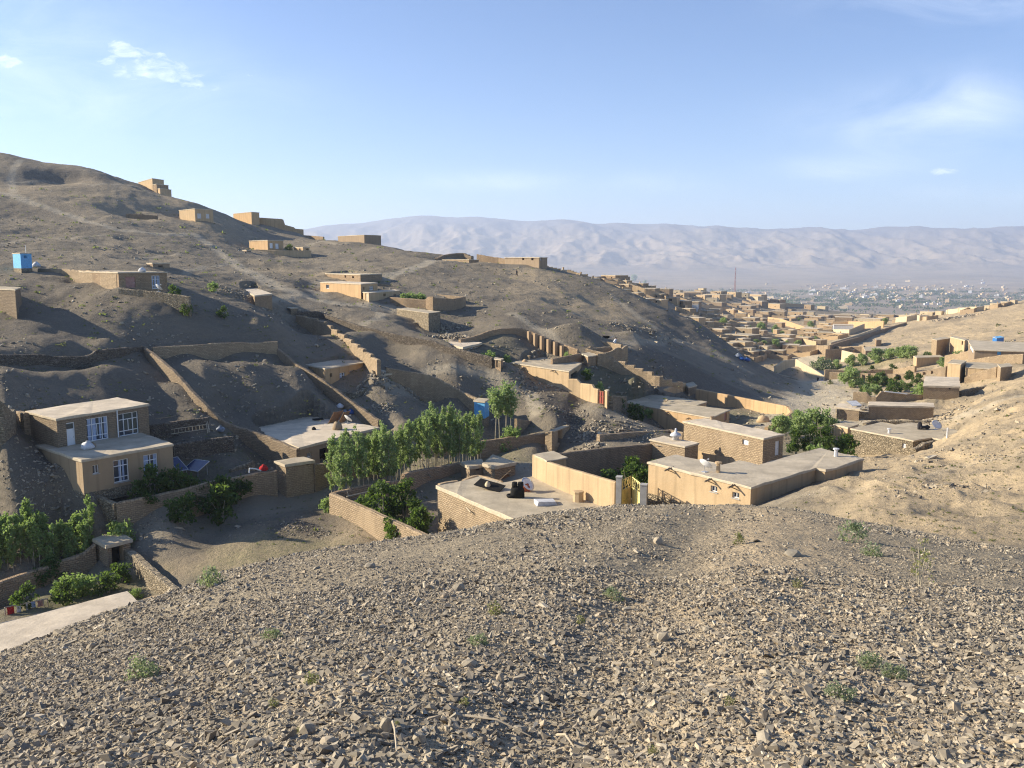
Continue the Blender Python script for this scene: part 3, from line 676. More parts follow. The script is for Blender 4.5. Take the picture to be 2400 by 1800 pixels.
panel(*A5(1540,1310,70), 1.0, 1.9, .5, .9, 'blue solar panel seen edge-on beside the larger panel', lift=.7)
# gate hut and lane wall
house('gate_hut', 'small square mud-brick gate hut with a flat roof on the lane', 'hut', [A6(540,1215), A6(625,1245,70), A6(862,1212)], 'brick', 'roof', [op(1,'hole',A6,806,828,1228,1256)], rt=.25, over=.14)
mb = MB()
for k in range(5): y = 1300+k*38; mb.tube([pt(*A6(548,y+10,70.4)), pt(*A6(618,y,69.5))], .015, 4)
for x in (548, 583, 618): mb.tube([pt(*A6(x,1300,69.8)), pt(*A6(x,1475,69.8))], .02, 4)
tag(mb.build('wire_gate', M['wood']), 'thin wooden field gate between garden wall and gate hut', 'gate')
fwall('lane_wall', 'long mud-brick wall running behind the row of poplars', [(734,1088,71.5),(790,1083,74),(860,1075,78.5),(930,1064,82.5),(1023,1049,87),(1110,1036,90),(1200,1024,91),(1282,1014,92)], 'brickr', .45, rag=.08)
# centre house with the wide pale roof
LB = 'low house with a wide pink-cream roof and a black doorway'
house('house', LB, 'house', [A6(330,940), A6(740,1100,76), A6(1430,925), A6(830,830)], 'plasterd', 'roofp', [op(1,'hole',A6,918,1010,1105,1225), op(1,'wins',A6,808,846,1145,1185)], rt=.25)
ZR = GLOB[LB][1]
def dish(p, r, label, az=2.3, el=.75, mat='dish', h=.5):
    o = empty('satellite_dish', p); o.rotation_euler = (0, 0, az); tag(o, label, 'satellite dish')
    R = Matrix.Rotation(PI/2-el, 3, 'X'); b = MB(); b.lathe((0,0,0), [(.001,0),(r*.35,.02*r),(r*.7,.12*r),(r,.26*r),(r*1.02,.28*r),(r*.7,.16*r),(r*.3,.05*r)], 18)
    for i, v in enumerate(b.v): b.v[i] = R@v+Vector((0,0,h))
    x = b.build('bowl', M[mat], smooth=True); x.parent = o
    b = MB(); b.tube([(0,0,-.1),(0,.05,h)], .03, 6); b.box((0,0,.02), .4, .4, .05); x = b.build('stand', M['metal']); x.parent = o
    b = MB(); b.tube([R@Vector((0,r*.9,.2*r))+Vector((0,0,h)), R@Vector((0,.1*r,r))+Vector((0,0,h))], .015, 5); b.box(R@Vector((0,.1*r,r))+Vector((0,0,h)), .08,.08,.12); x = b.build('arm', M['metal']); x.parent = o
    return o
dish(onz(*A6(1160,895), ZR), .55, 'white satellite dish on the pink-cream roof beside the brown frames')
def mound(p, r, h, name, label, cat, mat, j=.12):
    b = MB(); b.lathe((0,0,0), [(r,-.1),(r*.97,h*.3),(r*.8,h*.65),(r*.45,h*.92),(.02,h)], 12)
    for v in b.v: v += Vector((random.uniform(-j,j)*r, random.uniform(-j,j)*r, random.uniform(-j,j)*h*.5))
    o = b.build(name, M[mat], smooth=True); o.location = p; return tag(o, label, cat)
mound(onz(*A6(1072,945), ZR), .55, .9, 'roof_dome', 'small domed mud vent on the pink-cream roof', 'vent', 'brickd')
for k, (x0, w) in enumerate([(990, 80), (1075, 60)]):
    b = MB(); p0, p1 = onz(*A6(x0,895), ZR), onz(*A6(x0+w,880), ZR); u = p1-p0
    up = Vector((.35, .5, .75))
    for a, bb in ((0,.08),(.92,1)): b.add([p0+u*a, p0+u*bb, p0+u*bb+up*1.6, p0+u*a+up*1.6, p0+u*a+Vector((.04,-.04,0)), p0+u*bb+Vector((.04,-.04,0)), p0+u*bb+up*1.6+Vector((.04,-.04,0)), p0+u*a+up*1.6+Vector((.04,-.04,0))], [(0,1,2,3),(4,7,6,5),(0,4,5,1),(2,6,7,3),(0,3,7,4),(1,5,6,2)])
    b.add([p0, p1, p1+up*1.55, p0+up*1.55, p0+Vector((.03,-.03,0)), p1+Vector((.03,-.03,0)), p1+up*1.55+Vector((.03,-.03,0)), p0+up*1.55+Vector((.03,-.03,0))], [(0,1,2,3),(4,7,6,5),(0,4,5,1),(2,6,7,3),(0,3,7,4),(1,5,6,2)])
    tag(b.build('rusty_rack', M['rust']), ['wider rusty panel frame leaning on the pink-cream roof','narrower rusty panel frame beside the white roof dish'][k], 'panel frame')
sack(*A6(868,948), ZR, .5, 'small dark pot standing on the pink-cream roof', 'soot', 'pot', name='pot')
b = MB(); p = onz(*A6(905,865), ZR); b.box(p+Vector((0,0,.12)), 1.2, .7, .1, .5); tag(b.build('board', M['soot']), 'dark board lying near the back edge of the pink-cream roof', 'board')
b = MB(); p = onz(*A6(850,815), ZR); q = onz(*A6(930,830), ZR); b.tube([p, p+Vector((0,0,.8)), q+Vector((0,0,.8)), q], .03, 5); tag(b.build('metal_rack', M['metal']), 'thin metal frame standing at the rear of the pink-cream roof', 'frame')
for k, (x, y, s, m, lb) in enumerate([(1060,850,1.5,'tarp','big grey sheet-covered heap behind the pink-cream roof'),(1140,840,1.4,'tarp','second grey covered heap next to the white sack'),(1095,760,.9,'bag','white sacks on top of the grey covered heap'),(1205,850,.9,'bag','plump white sack at the end of the covered heap'),(1190,810,.9,'tarpb','small blue bundle leaning on the covered heap')]):
    d = 92 if k != 2 else 92.5; o = sack(1200, 1000, -10, s, lb, m, 'sack' if m == 'bag' else 'heap', name='sack' if m == 'bag' else 'covered_heap'); p = pt(*A6(x, y, d)); o.location = p
# walls up the slope
fwall('stone_wall', 'dark dry-stone wall stepping across the slope above the two-storey house', [(-60,832,77.5),(0,831,79.5),(118,831,82.5),(121,836,82.5),(213,834,85.5),(215,821,85.6),(270,817,88),(336,811,91.5)], 'stoned', .5, rag=.12)
fwall('boundary_wall', 'straight mud-brick wall topped with pale plaster across the slope', [(357,814,92),(493,806.5,97),(495,804,97),(600,803,100),(650,800,101)], 'brick', .45, rag=.03)
fwall('boundary_wall', 'long wall diving down the slope to the pink-cream roof', [(335,811,91.8),(365,832,89),(412,872,85),(460,925,81.5),(488,953,80),(520,985,79.3),(560,1000,79.5),(600,1012,79),(622,1021,78.5),(640,1028,77.8),(699,1052,75.4)], 'brickd', .45, rag=.12)
fwall('boundary_wall', 'dark wall descending from the plaster-topped wall behind the covered heap', [(651,816,101),(700,855,98),(760,891,95),(836,948,92),(890,985,89)], 'brickd', .45, rag=.12)
fwall('stepped_wall', 'stepped mud-brick wall climbing the middle slope like a staircase', [(697,738,126),(752,750,121),(810,789,112),(852,819,105),(888,846,99)], 'brick', .5, steps=11, rag=.05)
fwall('boundary_wall', 'long dark wall running from the staircase wall to the flat cream roof', [(697,730,127),(748,729.5,128),(758,735,128),(844,763,121),(925,782,117),(1018,799,113),(1045,811,111.5),(1100,824,109),(1155,837,107)], 'stoned', .5, rag=.1)
fwall('boundary_wall', 'mud-brick wall zigzagging down to the blue tower', [(905,861,101),(1012,880,102.5),(1078,915,102),(1117,933,100)], 'brick', .45, steps=0, rag=.12)
LB = 'small ochre house with two white-framed windows by the staircase wall'
house('house', LB, 'house', [A6(800,385), A6(965,418,98), A6(1335,358), A6(1095,338)], 'plastero', 'roofg',
  [op(1,'hole',A6,1008,1026,460,495), op(1,'win',A6,1092,1138,455,540), op(1,'win',A6,1177,1222,435,522), op(1,'hole',A6,1280,1306,420,520)], rt=.15)
house('shed', 'rough mud shed with a plank roof beside the small ochre house', 'shed', [A6(1345,440), A6(1460,470,100), A6(1557,458)], 'brickd', 'roof', [op(1,'hole',A6,1490,1545,495,530)], rt=.2)
fwall('stone_wall', 'low rubble wall in front of the rough shed', [A6(1050,600,97), A6(1200,630,96.5), A6(1330,600,98), A6(1420,480,99)], 'stone', .5, rag=.12)
# ---------------------------------------------------------------- poplar garden, courtyard, terrace house
fwall('garden_wall', 'sunlit mud-brick wall sloping beside the lane below the poplars', [(777,1155,66),(845,1184,62.8),(912,1214,59.6),(1018,1262,55.2)], 'brick', .5, rag=.06)
fwall('garden_wall', 'low wall between the poplar row and the walled courtyard', [(777,1155,66),(836,1141,67.6),(931,1125,69.8)], 'brickr', .45, rag=.06)
fwall('garden_wall', 'dark courtyard wall with pilasters leading to the mud shed', [(945,1111,70.5),(960,1105,71.2),(1020,1094,75),(1083,1083,78.5)], 'brickr', .5, rag=.06)
house('shed', 'rounded mud shed with a brown doorway behind the terrace roof', 'shed', [A7(490,1238), A7(590,1262,74), A7(766,1228), A7(575,1166)], 'brickr', 'roof', [op(1,'door:rust',A7,650,718,1340,1410)], rt=.3)
house('shed', 'lower part-plastered mud shed with a tiny square window', 'shed', [A7(300,1226), A7(372,1264,74.7), A7(490,1246), A7(470,1200)], 'plasterd', 'roof', [op(1,'hole',A7,428,456,1272,1300)], rt=.3)
LB = 'mud-brick house with a broad flat roof carrying a black double chimney'
h = house('house', LB, 'house', [(1026,1137,61.4),(1268,1242),(1484,1197),(1251,1117),(1177,1132),(1123,1117),(1084,1128)], 'brick', 'roof', zb=-23*K, rt=.3, over=.12)
P, ZR = GLOB[LB]
e = (P[1]-P[0]).normalized(); nn = Vector((-e.y, e.x, 0)); nn = nn if nn.x < 0 else -nn
for x, y, l in ((1800,690,1.4),(2110,805,1.4)):
    px, py = RF(x, y)[:2]; a, s = ray(px, py); u = (a*P[0].y-P[0].x)/(e.x-a*e.y); q = P[0]+e*u; q.z = s*q.y
    b = MB(); b.tube([q-nn*.1, q+nn*.25+e*l+Vector((0,0,-.1))], .05, 6); b.build('roof_pole', M['pole'], h)
# parapet rims of the terrace
fwall('parapet', 'rounded mud rim at the back of the chimney roof', [(1086,1125,63.3),(1104,1116,64.2),(1123,1113,64.9),(1150,1121,63.7),(1176,1128,62.9)], 'plaster', .35, minh=.2)
fwall('parapet', 'short rounded mud rim at the front corner of the chimney roof', [(1029,1134,61.6),(1050,1129,62.2),(1072,1126,62.6)], 'plaster', .35, minh=.2)
def chimney2(p, label):
    o = empty('chimney', p); tag(o, label, 'chimney')
    b = MB(); b.lathe((0,0,0), [(.42,-.1),(.4,.6),(.34,.85)], 10, M=Matrix.Diagonal((1.25,.8,1)))
    for v in b.v: v += Vector((random.uniform(-.05,.05), random.uniform(-.05,.05), 0))
    x = b.build('stack', M['soot'], smooth=True); x.parent = o
    for sx in (-.22, .24):
        b = MB(); b.lathe((sx,0,.8), [(.2,0),(.23,.2),(.2,.42),(.13,.43),(.12,.1)], 10); x = b.build('flue', M['soot'], smooth=True); x.parent = o
chimney2(onz(*A7(785,1535), ZR), 'soot-black double mud chimney on the flat roof')
b = MB(); b.lathe((0,0,0), [(.35,-.02),(.42,.12),(.4,.2),(.3,.22),(.28,.1)], 14); o = b.build('basin', M['soot'], smooth=True); o.location = onz(*A7(735,1530), ZR); tag(o, 'black basin beside the double chimney', 'basin')
dish(onz(*A7(865,1480), ZR), .6, 'white satellite dish on red blocks on the chimney roof', az=.9)
b = MB(); p = onz(*A7(845,1478), ZR); b.box(p+Vector((0,-.1,.2)), .8, .45, .42, .2); b.box(p+Vector((.1,.0,.5)), .4, .35, .2, .3); tag(b.build('block_stack', M['brickred']), 'orange-red block stack at the foot of the roof dish', 'block')
b = MB(); p = onz(*A7(545,1460), ZR); R = Matrix.Rotation(.3, 3, 'X')@Matrix.Rotation(-.5, 3, 'Z'); b.box(p+Vector((0,0,.3)), 2.3, 1.1, .06, M=R); tag(b.build('tilted_sheet', M['soot']), 'dark tilted panel lying on the chimney roof', 'panel')
mound(onz(*A7(527,1462), ZR), .26, .65, 'roof_vent', 'short pale clay vent in front of the dark panel', 'vent', 'plasterp', .05)
b = MB(); p = onz(*A7(1025,1590), ZR); b.box(p+Vector((0,0,.14)), 1.5, .9, .3, .25)
for v in b.v: v += Vector((random.uniform(-.1,.1), random.uniform(-.1,.1), random.uniform(-.05,.05)))
tag(b.build('skylight', M['bag']), 'whitewashed lump covering a hatch on the chimney roof', 'hatch')
b = MB(); p = onz(*A7(1310,1568), ZR); b.lathe(p, [(.4,-.05),(.38,.6),(.42,.75),(.4,.8),(.2,.82)], 8); tag(b.build('roof_vent', M['plaster']), 'squat mud chimney pot alone on the flat roof near the gate', 'chimney')
b = MB(); p = onz(*A7(600,1410), ZR); b.tube([p, p+Vector((1.2,.8,.9))], .02, 4); tag(b.build('stick', M['wood']), 'thin stick propped against the dark roof panel', 'stick')
# plaster wall, gate, right house
house('corner_shed', 'little plastered shed at the corner of the ochre garden wall', 'shed', [(1296,1057),(1252,1064.6,64),(1282,1079.5)], 'plaster', 'roof', rt=.1, zb=-18*K)
fwall('garden_wall', 'smooth ochre plastered garden wall leading to the yellow gate', [(1252,1065,64),(1283,1081,62),(1323,1094,59.8),(1445,1129,54.8)], 'plaster', .35, rag=.03)
def post(x0, x1, yt, d, zb, label):
    p = pt((x0+x1)/2, yt, d); w = (x1-x0)*mpp(d); b = MB(); b.box(Vector((p.x, p.y, (p.z+zb)/2)), w, .5, p.z-zb, -.3); b.box(Vector((p.x, p.y, p.z+.03)), w+.06, .56, .06, -.3); o = b.build('gate_post', M['conc']); tag(o, label, 'gate post')
post(1445,1458,1118,54.6,-17.6*K,'grey concrete gate post joining the ochre garden wall'); post(1501,1517,1136,53.6,-17.6*K,'grey concrete gate post against the large ochre house')
gr = empty('metal_gate', pt(1460,1150,54.3)); tag(gr, 'yellow metal double gate with scrolled ironwork', 'gate')
def leaf(pa, pb, zt, zb_, m, nm):
    b = MB(); u = (pb-pa); u.z = 0; ln = u.length; u.normalize(); n3 = Vector((u.y,-u.x,0))
    def sl(a0,a1,b0,b1,o0,o1):
        v = [pa.xy.to_3d()+u*a+Vector((0,0,z_))+n3*o for o in (o0,o1) for a,z_ in ((a0,b0),(a1,b0),(a1,b1),(a0,b1))]; b.add(v,[(0,3,2,1),(4,5,6,7),(0,1,5,4),(1,2,6,5),(2,3,7,6),(3,0,4,7)])
    zs = zt-.75; sl(0,ln,zb_,zs,-.02,.02)
    for a in (0,.33,.66,.95): sl(a*ln,a*ln+.05*ln,zb_,zt,.021,.045)
    sl(0,ln,zt-.06,zt,.02,.05); sl(0,ln,zs-.05,zs,.021,.046); sl(0,ln,zs-.9,zs-.85,.021,.046)
    for k in range(3):
        cc = pa.xy.to_3d()+u*ln*(.22+.28*k)+Vector((0,0,(zs+zt)/2)); r = min(.2, ln*.12); pts = [cc+u*r*math.cos(t*PI/6)+Vector((0,0,r*1.3*math.sin(t*PI/6))) for t in range(13)]; b.tube(pts, .025, 5)
    b.build(nm, M[m], gr)
pa, pb, pc = pt(1458,1122,54.5), pt(1478,1130,55.6), pt(1502,1138,53.7); zt = pt(1480,1129,54).z
leaf(pa, pb, zt, -17.5*K, 'ochre', 'gate_leaf'); leaf(pb+Vector((.1,-.3,0)), pc, zt, -17.5*K, 'yellow', 'gate_leaf')
LB = 'large ochre plastered house with an L-shaped grey roof'
P8 = [(1520,1082,56),(1584,1066),(1693,1090),(1733,1079.5),(1778,1089),(1923,1050.5),(2023,1074),(1958,1095.5),(1934,1100),(1911,1095.8),(1760,1140.6)]
h = house('house', LB, 'house', P8, 'plaster', 'roofg', [op(10,'wins',A8,610,668,1435,1485), op(10,'wins',A8,797,858,1490,1540)], split=('stone', zat(1520,1155,56)), zb=-18*K, rt=.16, over=.08, )
P, ZR = GLOB[LB]; A_, B_ = P[10], P[0]; e = (B_-A_).normalized(); nn = Vector((-e.y, e.x, 0)); nn = nn if nn.x < 0 else -nn
def spout(root, A_, e, nn, x, y):
    a, s = ray(x, y); u = (a*A_.y-A_.x)/(e.x-a*e.y); q = A_+e*u; q.z = s*q.y; b = MB()
    b.tube([q-nn*.2, q+nn*.75+Vector((0,0,-.12))], .07, 6); b.tube([q-nn*.1+Vector((0,0,-.35)), q+nn*.45+Vector((0,0,-.12))], .035, 5); b.tube([q-nn*.1+e*.3, q+nn*.4+Vector((0,0,-.05))], .03, 5); b.build('rain_spout', M['wood'], root)
for x, y in ((275,1275),(622,1368),(825,1420)): spout(h, A_, e, nn, *A8(x,y))
dish(onz(*A8(560,1315), ZR), .5, 'white satellite dish on the L-shaped grey roof', az=2.2)
def vent(p, label, hh=.7, mat='bag'):
    b = MB(); b.lathe(p, [(.16,-.05),(.13,hh*.75),(.24,hh*.8),(.24,hh*.95),(.05,hh)], 8); tag(b.build('vent_pipe', M[mat]), label, 'vent')
vent(onz(*A8(675,1318), ZR), 'mud vent pipe standing behind the dish on the L-shaped roof', .8, 'plaster'); vent(onz(*A8(1692,1178), ZR), 'white vent pipe near the far end of the L-shaped roof', .65)
LB = 'tall stone-and-brick house with a plastered foot and a white shutter'
h = house('house', LB, 'house', [(1603,987,80),(1789,1027),(1836,1017),(1652,980.5)], 'brick', 'roofp', [op(0,'panel:white',A8,883,937,1035,1080), op(1,'door:white',A8,1168,1208,1045,1172)], split=('plaster', zat(1603,1048,80)), rt=.16, over=.12)
vent(onz(*A8(622,862), GLOB[LB][1]), 'short dark vent on the long cream roof', .4, 'plasterd')
LB = 'low brick house with a mushroom-shaped vent beside the tall stone house'
h = house('house', LB, 'house', [(1556,1022),(1524.4,1029.4,77),(1605,1046)], 'brick', 'roofp', rt=.15); ZR = GLOB[LB][1]
b = MB(); b.lathe((0,0,0), [(.35,-.05),(.3,.35),(.6,.42),(.5,.62),(.15,.8),(.1,1.15),(.02,1.2)], 12); o = b.build('roof_vent', M['bag'], smooth=True); o.location = onz(*A8(308,1035), ZR); tag(o, 'white mushroom-shaped vent on the low roof', 'vent')
b = MB(); q = pt(*A8(130,1078,76.3)); b.tube([q, pt(*A8(300,1112,75.3))], .05, 6); tag(b.build('pole', M['pole']), 'pale pole lashed along the low brick house', 'pole')
fwall('garden_wall', 'dark shaded garden wall behind the ochre garden wall', [(1300,1063,66.5),(1345,1058,69),(1420,1049,73.5),(1525,1040,77)], 'brickd', .45, rag=.04)
fwall('boundary_wall', 'long dark mud-brick wall beyond the garden with a broken end', [(1402,1018,89),(1408,1018,89.2),(1490,1012,93),(1577,1007,97)], 'brick', .5, rag=.04)
fwall('lane_wall', 'thin mud wall with a white cap by the low brick house', [(1570,1007.5,97),(1603,1013,92)], 'brickd', .35)
# ruined house, blue tower
pa, pb = pt(*A7(1095,962,90.2)), pt(*A7(1228,906,93.5)); pb.z = pa.z; e = (pb-pa).normalized(); nn = Vector((-e.y, e.x, 0))
rn = house3('ruin', 'roofless mud-brick house with an empty window frame', 'ruin', [pa, pb, pb+nn*.55, pa+nn*.55], 'brick', 'roof', [op(0,'hole',A7,1132,1172,955,1062)], rt=.1, over=.04)
for pts in ([A7(1034,968,90.8),A7(1093,962,90.2)],[A7(1226,906,93.6),A7(1150,905,96.5),A7(1120,900,97.5)]):
    o = fwall('wall', 'x', pts, 'brick', .45, rag=.08)
    for k in ('label','category','kind'): del o[k]
    o.parent = rn; o.location = -rn.location
fwall('garden_wall', 'mud-brick wall rising behind the roofless house', [A7(770,850,94), A7(880,870,96), A7(960,865,98), A7(1220,905,95)], 'brick', .4, rag=.05)
LB = 'bright blue plastered tower with a mud cap among the poplars'
house('tower', LB, 'tower', [A7(411,693,98), A7(500,706,97.2), A7(540,690,99)], 'blue', 'roof', split=('stone', zat(*A7(411,842,98))), rt=.18, over=.12)
GLOB['tw'] = 1
b = MB(); q = pt(*A7(450,850,97)); b.tube([q, q+Vector((0,0,-2.2))], .04, 6); tag(b.build('downpipe', M['blue']), 'blue pipe under the blue tower by the tall poplars', 'pipe')
# house at the crook, red door
LB = 'flat cream-roofed house with two white-framed windows by the curved wall'
house('house', LB, 'house', [A7(0,175), A7(312,232,112), A7(466,196), A7(200,160)], 'brickr', 'roofp', [op(1,'win',A7,372,408,240,300), op(1,'win',A7,415,452,235,297)], rt=.3, over=.25)
house('gate_pier', 'square mud pier closing the dark wall beside the cream-roofed house', 'pier', [A7(578,332,107), A7(640,340,106), A7(660,322,107.2)], 'brickr', 'roof', [op(0,'panel:wood',A7,600,640,345,410)], rt=.15)
fwall('courtyard_wall', 'curved ribbed mud wall sweeping behind the cream-roofed house', [A7(285,168,118), A7(430,135,120), A7(540,92,122), A7(640,73,123), A7(795,66,124), A7(890,90,124), A7(1000,140,122.5), A7(1180,208,120), A7(1310,252,118)], 'brickr', .5, steps=0, rag=.06)
for k, (x, y, d) in enumerate([(892,110,122.8),(945,128,122),(1002,150,121.4),(1060,178,120.8),(1117,200,120.2),(1175,235,119.6)]):
    p = pt(*A7(x,y,d)); b = MB(); b.box(p+Vector((-.1,-.2,-1.2)), .5, .6, 2.9, .5); o = b.build('buttress', M['brickr']); tag(o, 'mud buttress propping the curved ribbed wall', 'buttress', 'buttresses of the curved wall')
LB = 'long plastered house stepping down to the red door'
h = house('house', LB, 'house', [A7(720,366), A7(1228,442,105), A7(1337,370), A7(1000,320)], 'plaster', 'roof', [op(1,'hole',A7,1246,1300,452,508)], rt=.14); ZR = GLOB[LB][1]
P = GLOB[LB][0]; e = (P[1]-P[0]).normalized(); nn = Vector((e.y,-e.x,0)); nn = nn if nn.y < 0 else -nn
for x, y in ((850,408),(1105,432)): spout(h, P[0], e, nn, *A7(x,y))
vent(onz(*A7(885,345), ZR), 'short vent on the roof above the red door wall', .7, 'plaster'); mound(onz(*A7(850,360), ZR), .4, .4, 'roof_vent', 'low mud lump on the roof above the red door wall', 'vent', 'plaster')
fwall('garden_wall', 'ribbed plaster wall stepping from the long plastered house to the red door', [A7(1230,508,105), A7(1328,510,104), A7(1331,545,104), A7(1443,558,101.5), A7(1446,588,101.3), A7(1490,598,100.2)], 'plaster', .4, rag=.03)
rd = empty('yard_gate', pt(*A7(1512,720,99.5))); tag(rd, 'red metal door set between ribbed wall and mud pier', 'door')
b = MB(); pa, pb = pt(*A7(1492,610,99.9)), pt(*A7(1535,615,99.2)); u = pb-pa; u.z = 0; hgt = pa.z-pt(*A7(1492,722,99.9)).z
Vq = [pa, pa+u, pa+u-Vector((0,0,hgt)), pa-Vector((0,0,hgt))]; n3 = Vector((u.y,-u.x,0)).normalized()*.05
b.add(Vq+[q+n3 for q in Vq], [(0,1,2,3),(4,7,6,5),(0,4,5,1),(1,5,6,2),(2,6,7,3),(3,7,4,0)]); b.build('door_leaf', M['red'], rd)
b = MB()
for t in (.05,.5,.95):
    q = pa+u*t+n3*1.6; b.tube([q, q-Vector((0,0,hgt))], .04, 4)
for t in (.04,.4,.96): b.tube([pa+n3*1.6-Vector((0,0,hgt*t)), pa+u+n3*1.6-Vector((0,0,hgt*t))], .04, 4)
b.build('door_frame', M['rust'], rd)
house('gate_pier', 'mud pier standing just past the red door', 'pier', [A7(1540,604,99), A7(1560,606,98.4), A7(1576,602,99)], 'plaster', 'roof', rt=.1, over=.05)
fwall('stone_wall', 'short stone wall between red door pier and big flat roof', [A7(1592,655,98.8), A7(1718,658,107)], 'stone', .5, rag=.08)
# compound behind with tower, stepped wall, foundation
fwall('courtyard_wall', 'shaded courtyard wall behind the long plastered house', [A7(1080,335,112), A7(1330,288,116)], 'brickr', .4)
house('gate_tower', 'square mud gate tower with a dark doorway behind the long plastered house', 'tower', [A7(1332,288,117.5), A7(1395,295,114), A7(1470,282,115.5)], 'brickr', 'roof', [op(0,'hole',A7,1335,1360,292,370)], rt=.15)
fwall('stepped_wall', 'lit mud-brick wall stepping down toward the big ochre compound', [A7(1470,284,115.5), A7(1530,296,116), A7(1600,332,116), A7(1710,372,115), A7(1930,452,113), A7(2000,490,112), A7(2212,552,112)], 'brick', .5, steps=9, rag=.08)
fr = empty('unfinished_house', hit(1420,825)); tag(fr, 'unfinished house of waist-high mud walls on the ridge', 'ruin')
for pts in ([RC(530,1322,124),RC(690,1308,126)],[RC(640,1355,122),RC(790,1385,120.5)],[RC(690,1310,126),RC(660,1352,122.4)],[RC(650,1350,122.6),RC(850,1335,123)],[RC(790,1388,120.4),RC(880,1370,120.8),RC(884,1348,121),RC(940,1342,121.6),RC(946,1358,121.7),RC(955,1332,122),RC(994,1326,122.4)],[RC(770,1285,127),RC(860,1300,126),RC(950,1320,124)]):
    o = fwall('wall', 'x', pts, 'brick', .45, rag=.15, minh=.5)
    for k in ('label','category','kind'): del o[k]
    o.parent = fr; o.location = -fr.location
LB = 'big ochre house with a wide flat roof and half-bare brick wall'
h = house('house', LB, 'house', [(1464,942,110),(1532,924),(1656,941),(1628,950.5),(1710,960),(1666,979)], 'plastero', 'roof', [op(4,'panel:pink',A8,728,750,800,870)], rt=.12)
P = GLOB[LB][0]; e = (P[0]-P[5]).normalized(); nn = Vector((e.y,-e.x,0)); nn = nn if nn.y < 0 else -nn
for x, y in ((62,752),(430,845),(248,795)): spout(h, P[5], e, nn, *A8(x,y))
fwall('courtyard_wall', 'sloping ochre wall at the rear of the big flat-roofed compound', [(1466,940,111),(1530,920,117.5),(1604,897,126)], 'plastero', .5, rag=.04)
house('corner_tower', 'round-cornered brick pier at the bend of the ochre compound wall', 'pier', [(1605,899,128),(1614,903,124.5),(1633,902,126.5)], 'brickd', 'roof', rt=.2)
fwall('courtyard_wall', 'long orange ribbed wall along the village road', [(1633,911,125),(1700,924,121),(1766,937,117),(1846,952,110)], 'plastero', .5, rag=.03)
fwall('courtyard_wall', 'curving end of the orange compound wall facing the road', [(1847,953,110),(1856,966,106),(1832,984,100),(1796,1001,94)], 'plastero', .45, rag=.05)
mound(hit(1789,988), .9, .9, 'boulder', 'pale boulder inside the orange-walled yard', 'boulder', 'plaster')
# ---------------------------------------------------------------- far left houses
LB = 'long low house with a pink shutter and a white window on the rise'
house('house', LB, 'house', [RA(600,1235,118), RA(1022,1243,105), RA(1440,1243,108.5)], 'brickr', 'roofg', [op(1,'panel:pink',RA,1085,1172,1285,1380), op(1,'win',RA,1312,1382,1275,1388)], rt=.15)
fwall('courtyard_wall', 'long crumbling brick wall running from the sky-blue hut to the low house', [RA(338,1212,123), RA(575,1222,118), RA(700,1228,115), RA(875,1240,110), RA(880,1238,109.6), RA(1018,1246,105.6)], 'brick', .5, rag=.22)
fwall('terrace_wall', 'low stone terrace wall in front of the pink-shuttered house', [RA(1030,1384,103), RA(1240,1400,102.5), RA(1640,1455,101)], 'stone', .4, rag=.08)
dish(pt(*RA(1370,1415,103.5)), .55, 'round satellite dish in front of the pink-shuttered house', az=2.4)
sack(*RA(1235,1232), None, 1.0, 'white bundle on the roof of the pink-shuttered house', cat='bundle', name='bundle'); bpy.data.objects[-1].location if False else None
for o in list(C.objects):
    if o.get('label') == 'white bundle on the roof of the pink-shuttered house': o.location = pt(*RA(1230,1243,108))
LB = 'sky-blue square hut on a stone base alone on the rise'
house('hut', LB, 'hut', [RA(108,1080,122), RA(174,1080,118), RA(270,1080,121)], 'blue', 'roofg', [op(1,'hole',RA,205,232,1102,1126)], split=('stone', zat(*RA(174,1213,118))), rt=.12)
b = MB(); q = pt(*RA(224,1082,120.5)); b.tube([q, q+Vector((0,0,1.2))], .04, 5); tag(b.build('antenna_pole', M['white']), 'thin white pole on top of the sky-blue hut', 'pole')
sack(*RA(315,1200), None, 1.3, 'white bundle on the bank beside the sky-blue hut', cat='bundle', name='bundle')
house('house', 'tall dark brick house cut by the picture edge on the slope', 'house', [(-40,676,96), (35,678,92), (48,676,100)], 'brickd', 'roof', zb=zat(35,760,92), rt=.1)
house('hut', 'grey hut with a dark slot window in the hollow', 'hut', [RA(1268,1166,143), RA(1318,1168,140), RA(1465,1168,143)], 'plasterd', 'roof', [op(1,'hole',RA,1365,1408,1188,1206)], rt=.15)
LB = 'fortress-like mud house on the upper hill crest'
h = house('house', LB, 'house', [RA(1195,468,315), RA(1315,466,300), RA(1415,470,306)], 'plaster', 'roof', rt=.2)
h2 = house('house', 'tmp', 'house', [RA(1320,490,300), RA(1352,491,296.5), RA(1455,491,302)], 'brickr', 'roof', rt=.2); merge(h, h2)
h2 = house('house', 'tmp', 'house', [RA(1355,527,297.5), RA(1382,527,294), RA(1480,527,300)], 'plaster', 'roof', rt=.2); merge(h, h2)
house('house', 'square mud house with two pale shutters below the hill crest', 'house', [RA(1548,710,258), RA(1683,710,250), RA(1840,710,254)], 'plaster', 'roof', [op(1,'panel:bag',RA,1705,1740,738,782), op(1,'panel:bag',RA,1780,1810,742,782)], rt=.2)
fwall('ruined_wall', 'low remains of a mud wall on the upper hillside', [RA(1090,742,238), RA(1230,746,238), RA(1362,756,238)], 'brickd', .6, rag=.3)
fwall('compound_wall', 'stepped orange compound wall on the skyline', [RB(25,405,325), RB(234,418,325.5), RB(240,465,325.5), RB(325,488,325.5), RB(332,500,325.5), RB(410,508,326)], 'plastero', .7, rag=.05)
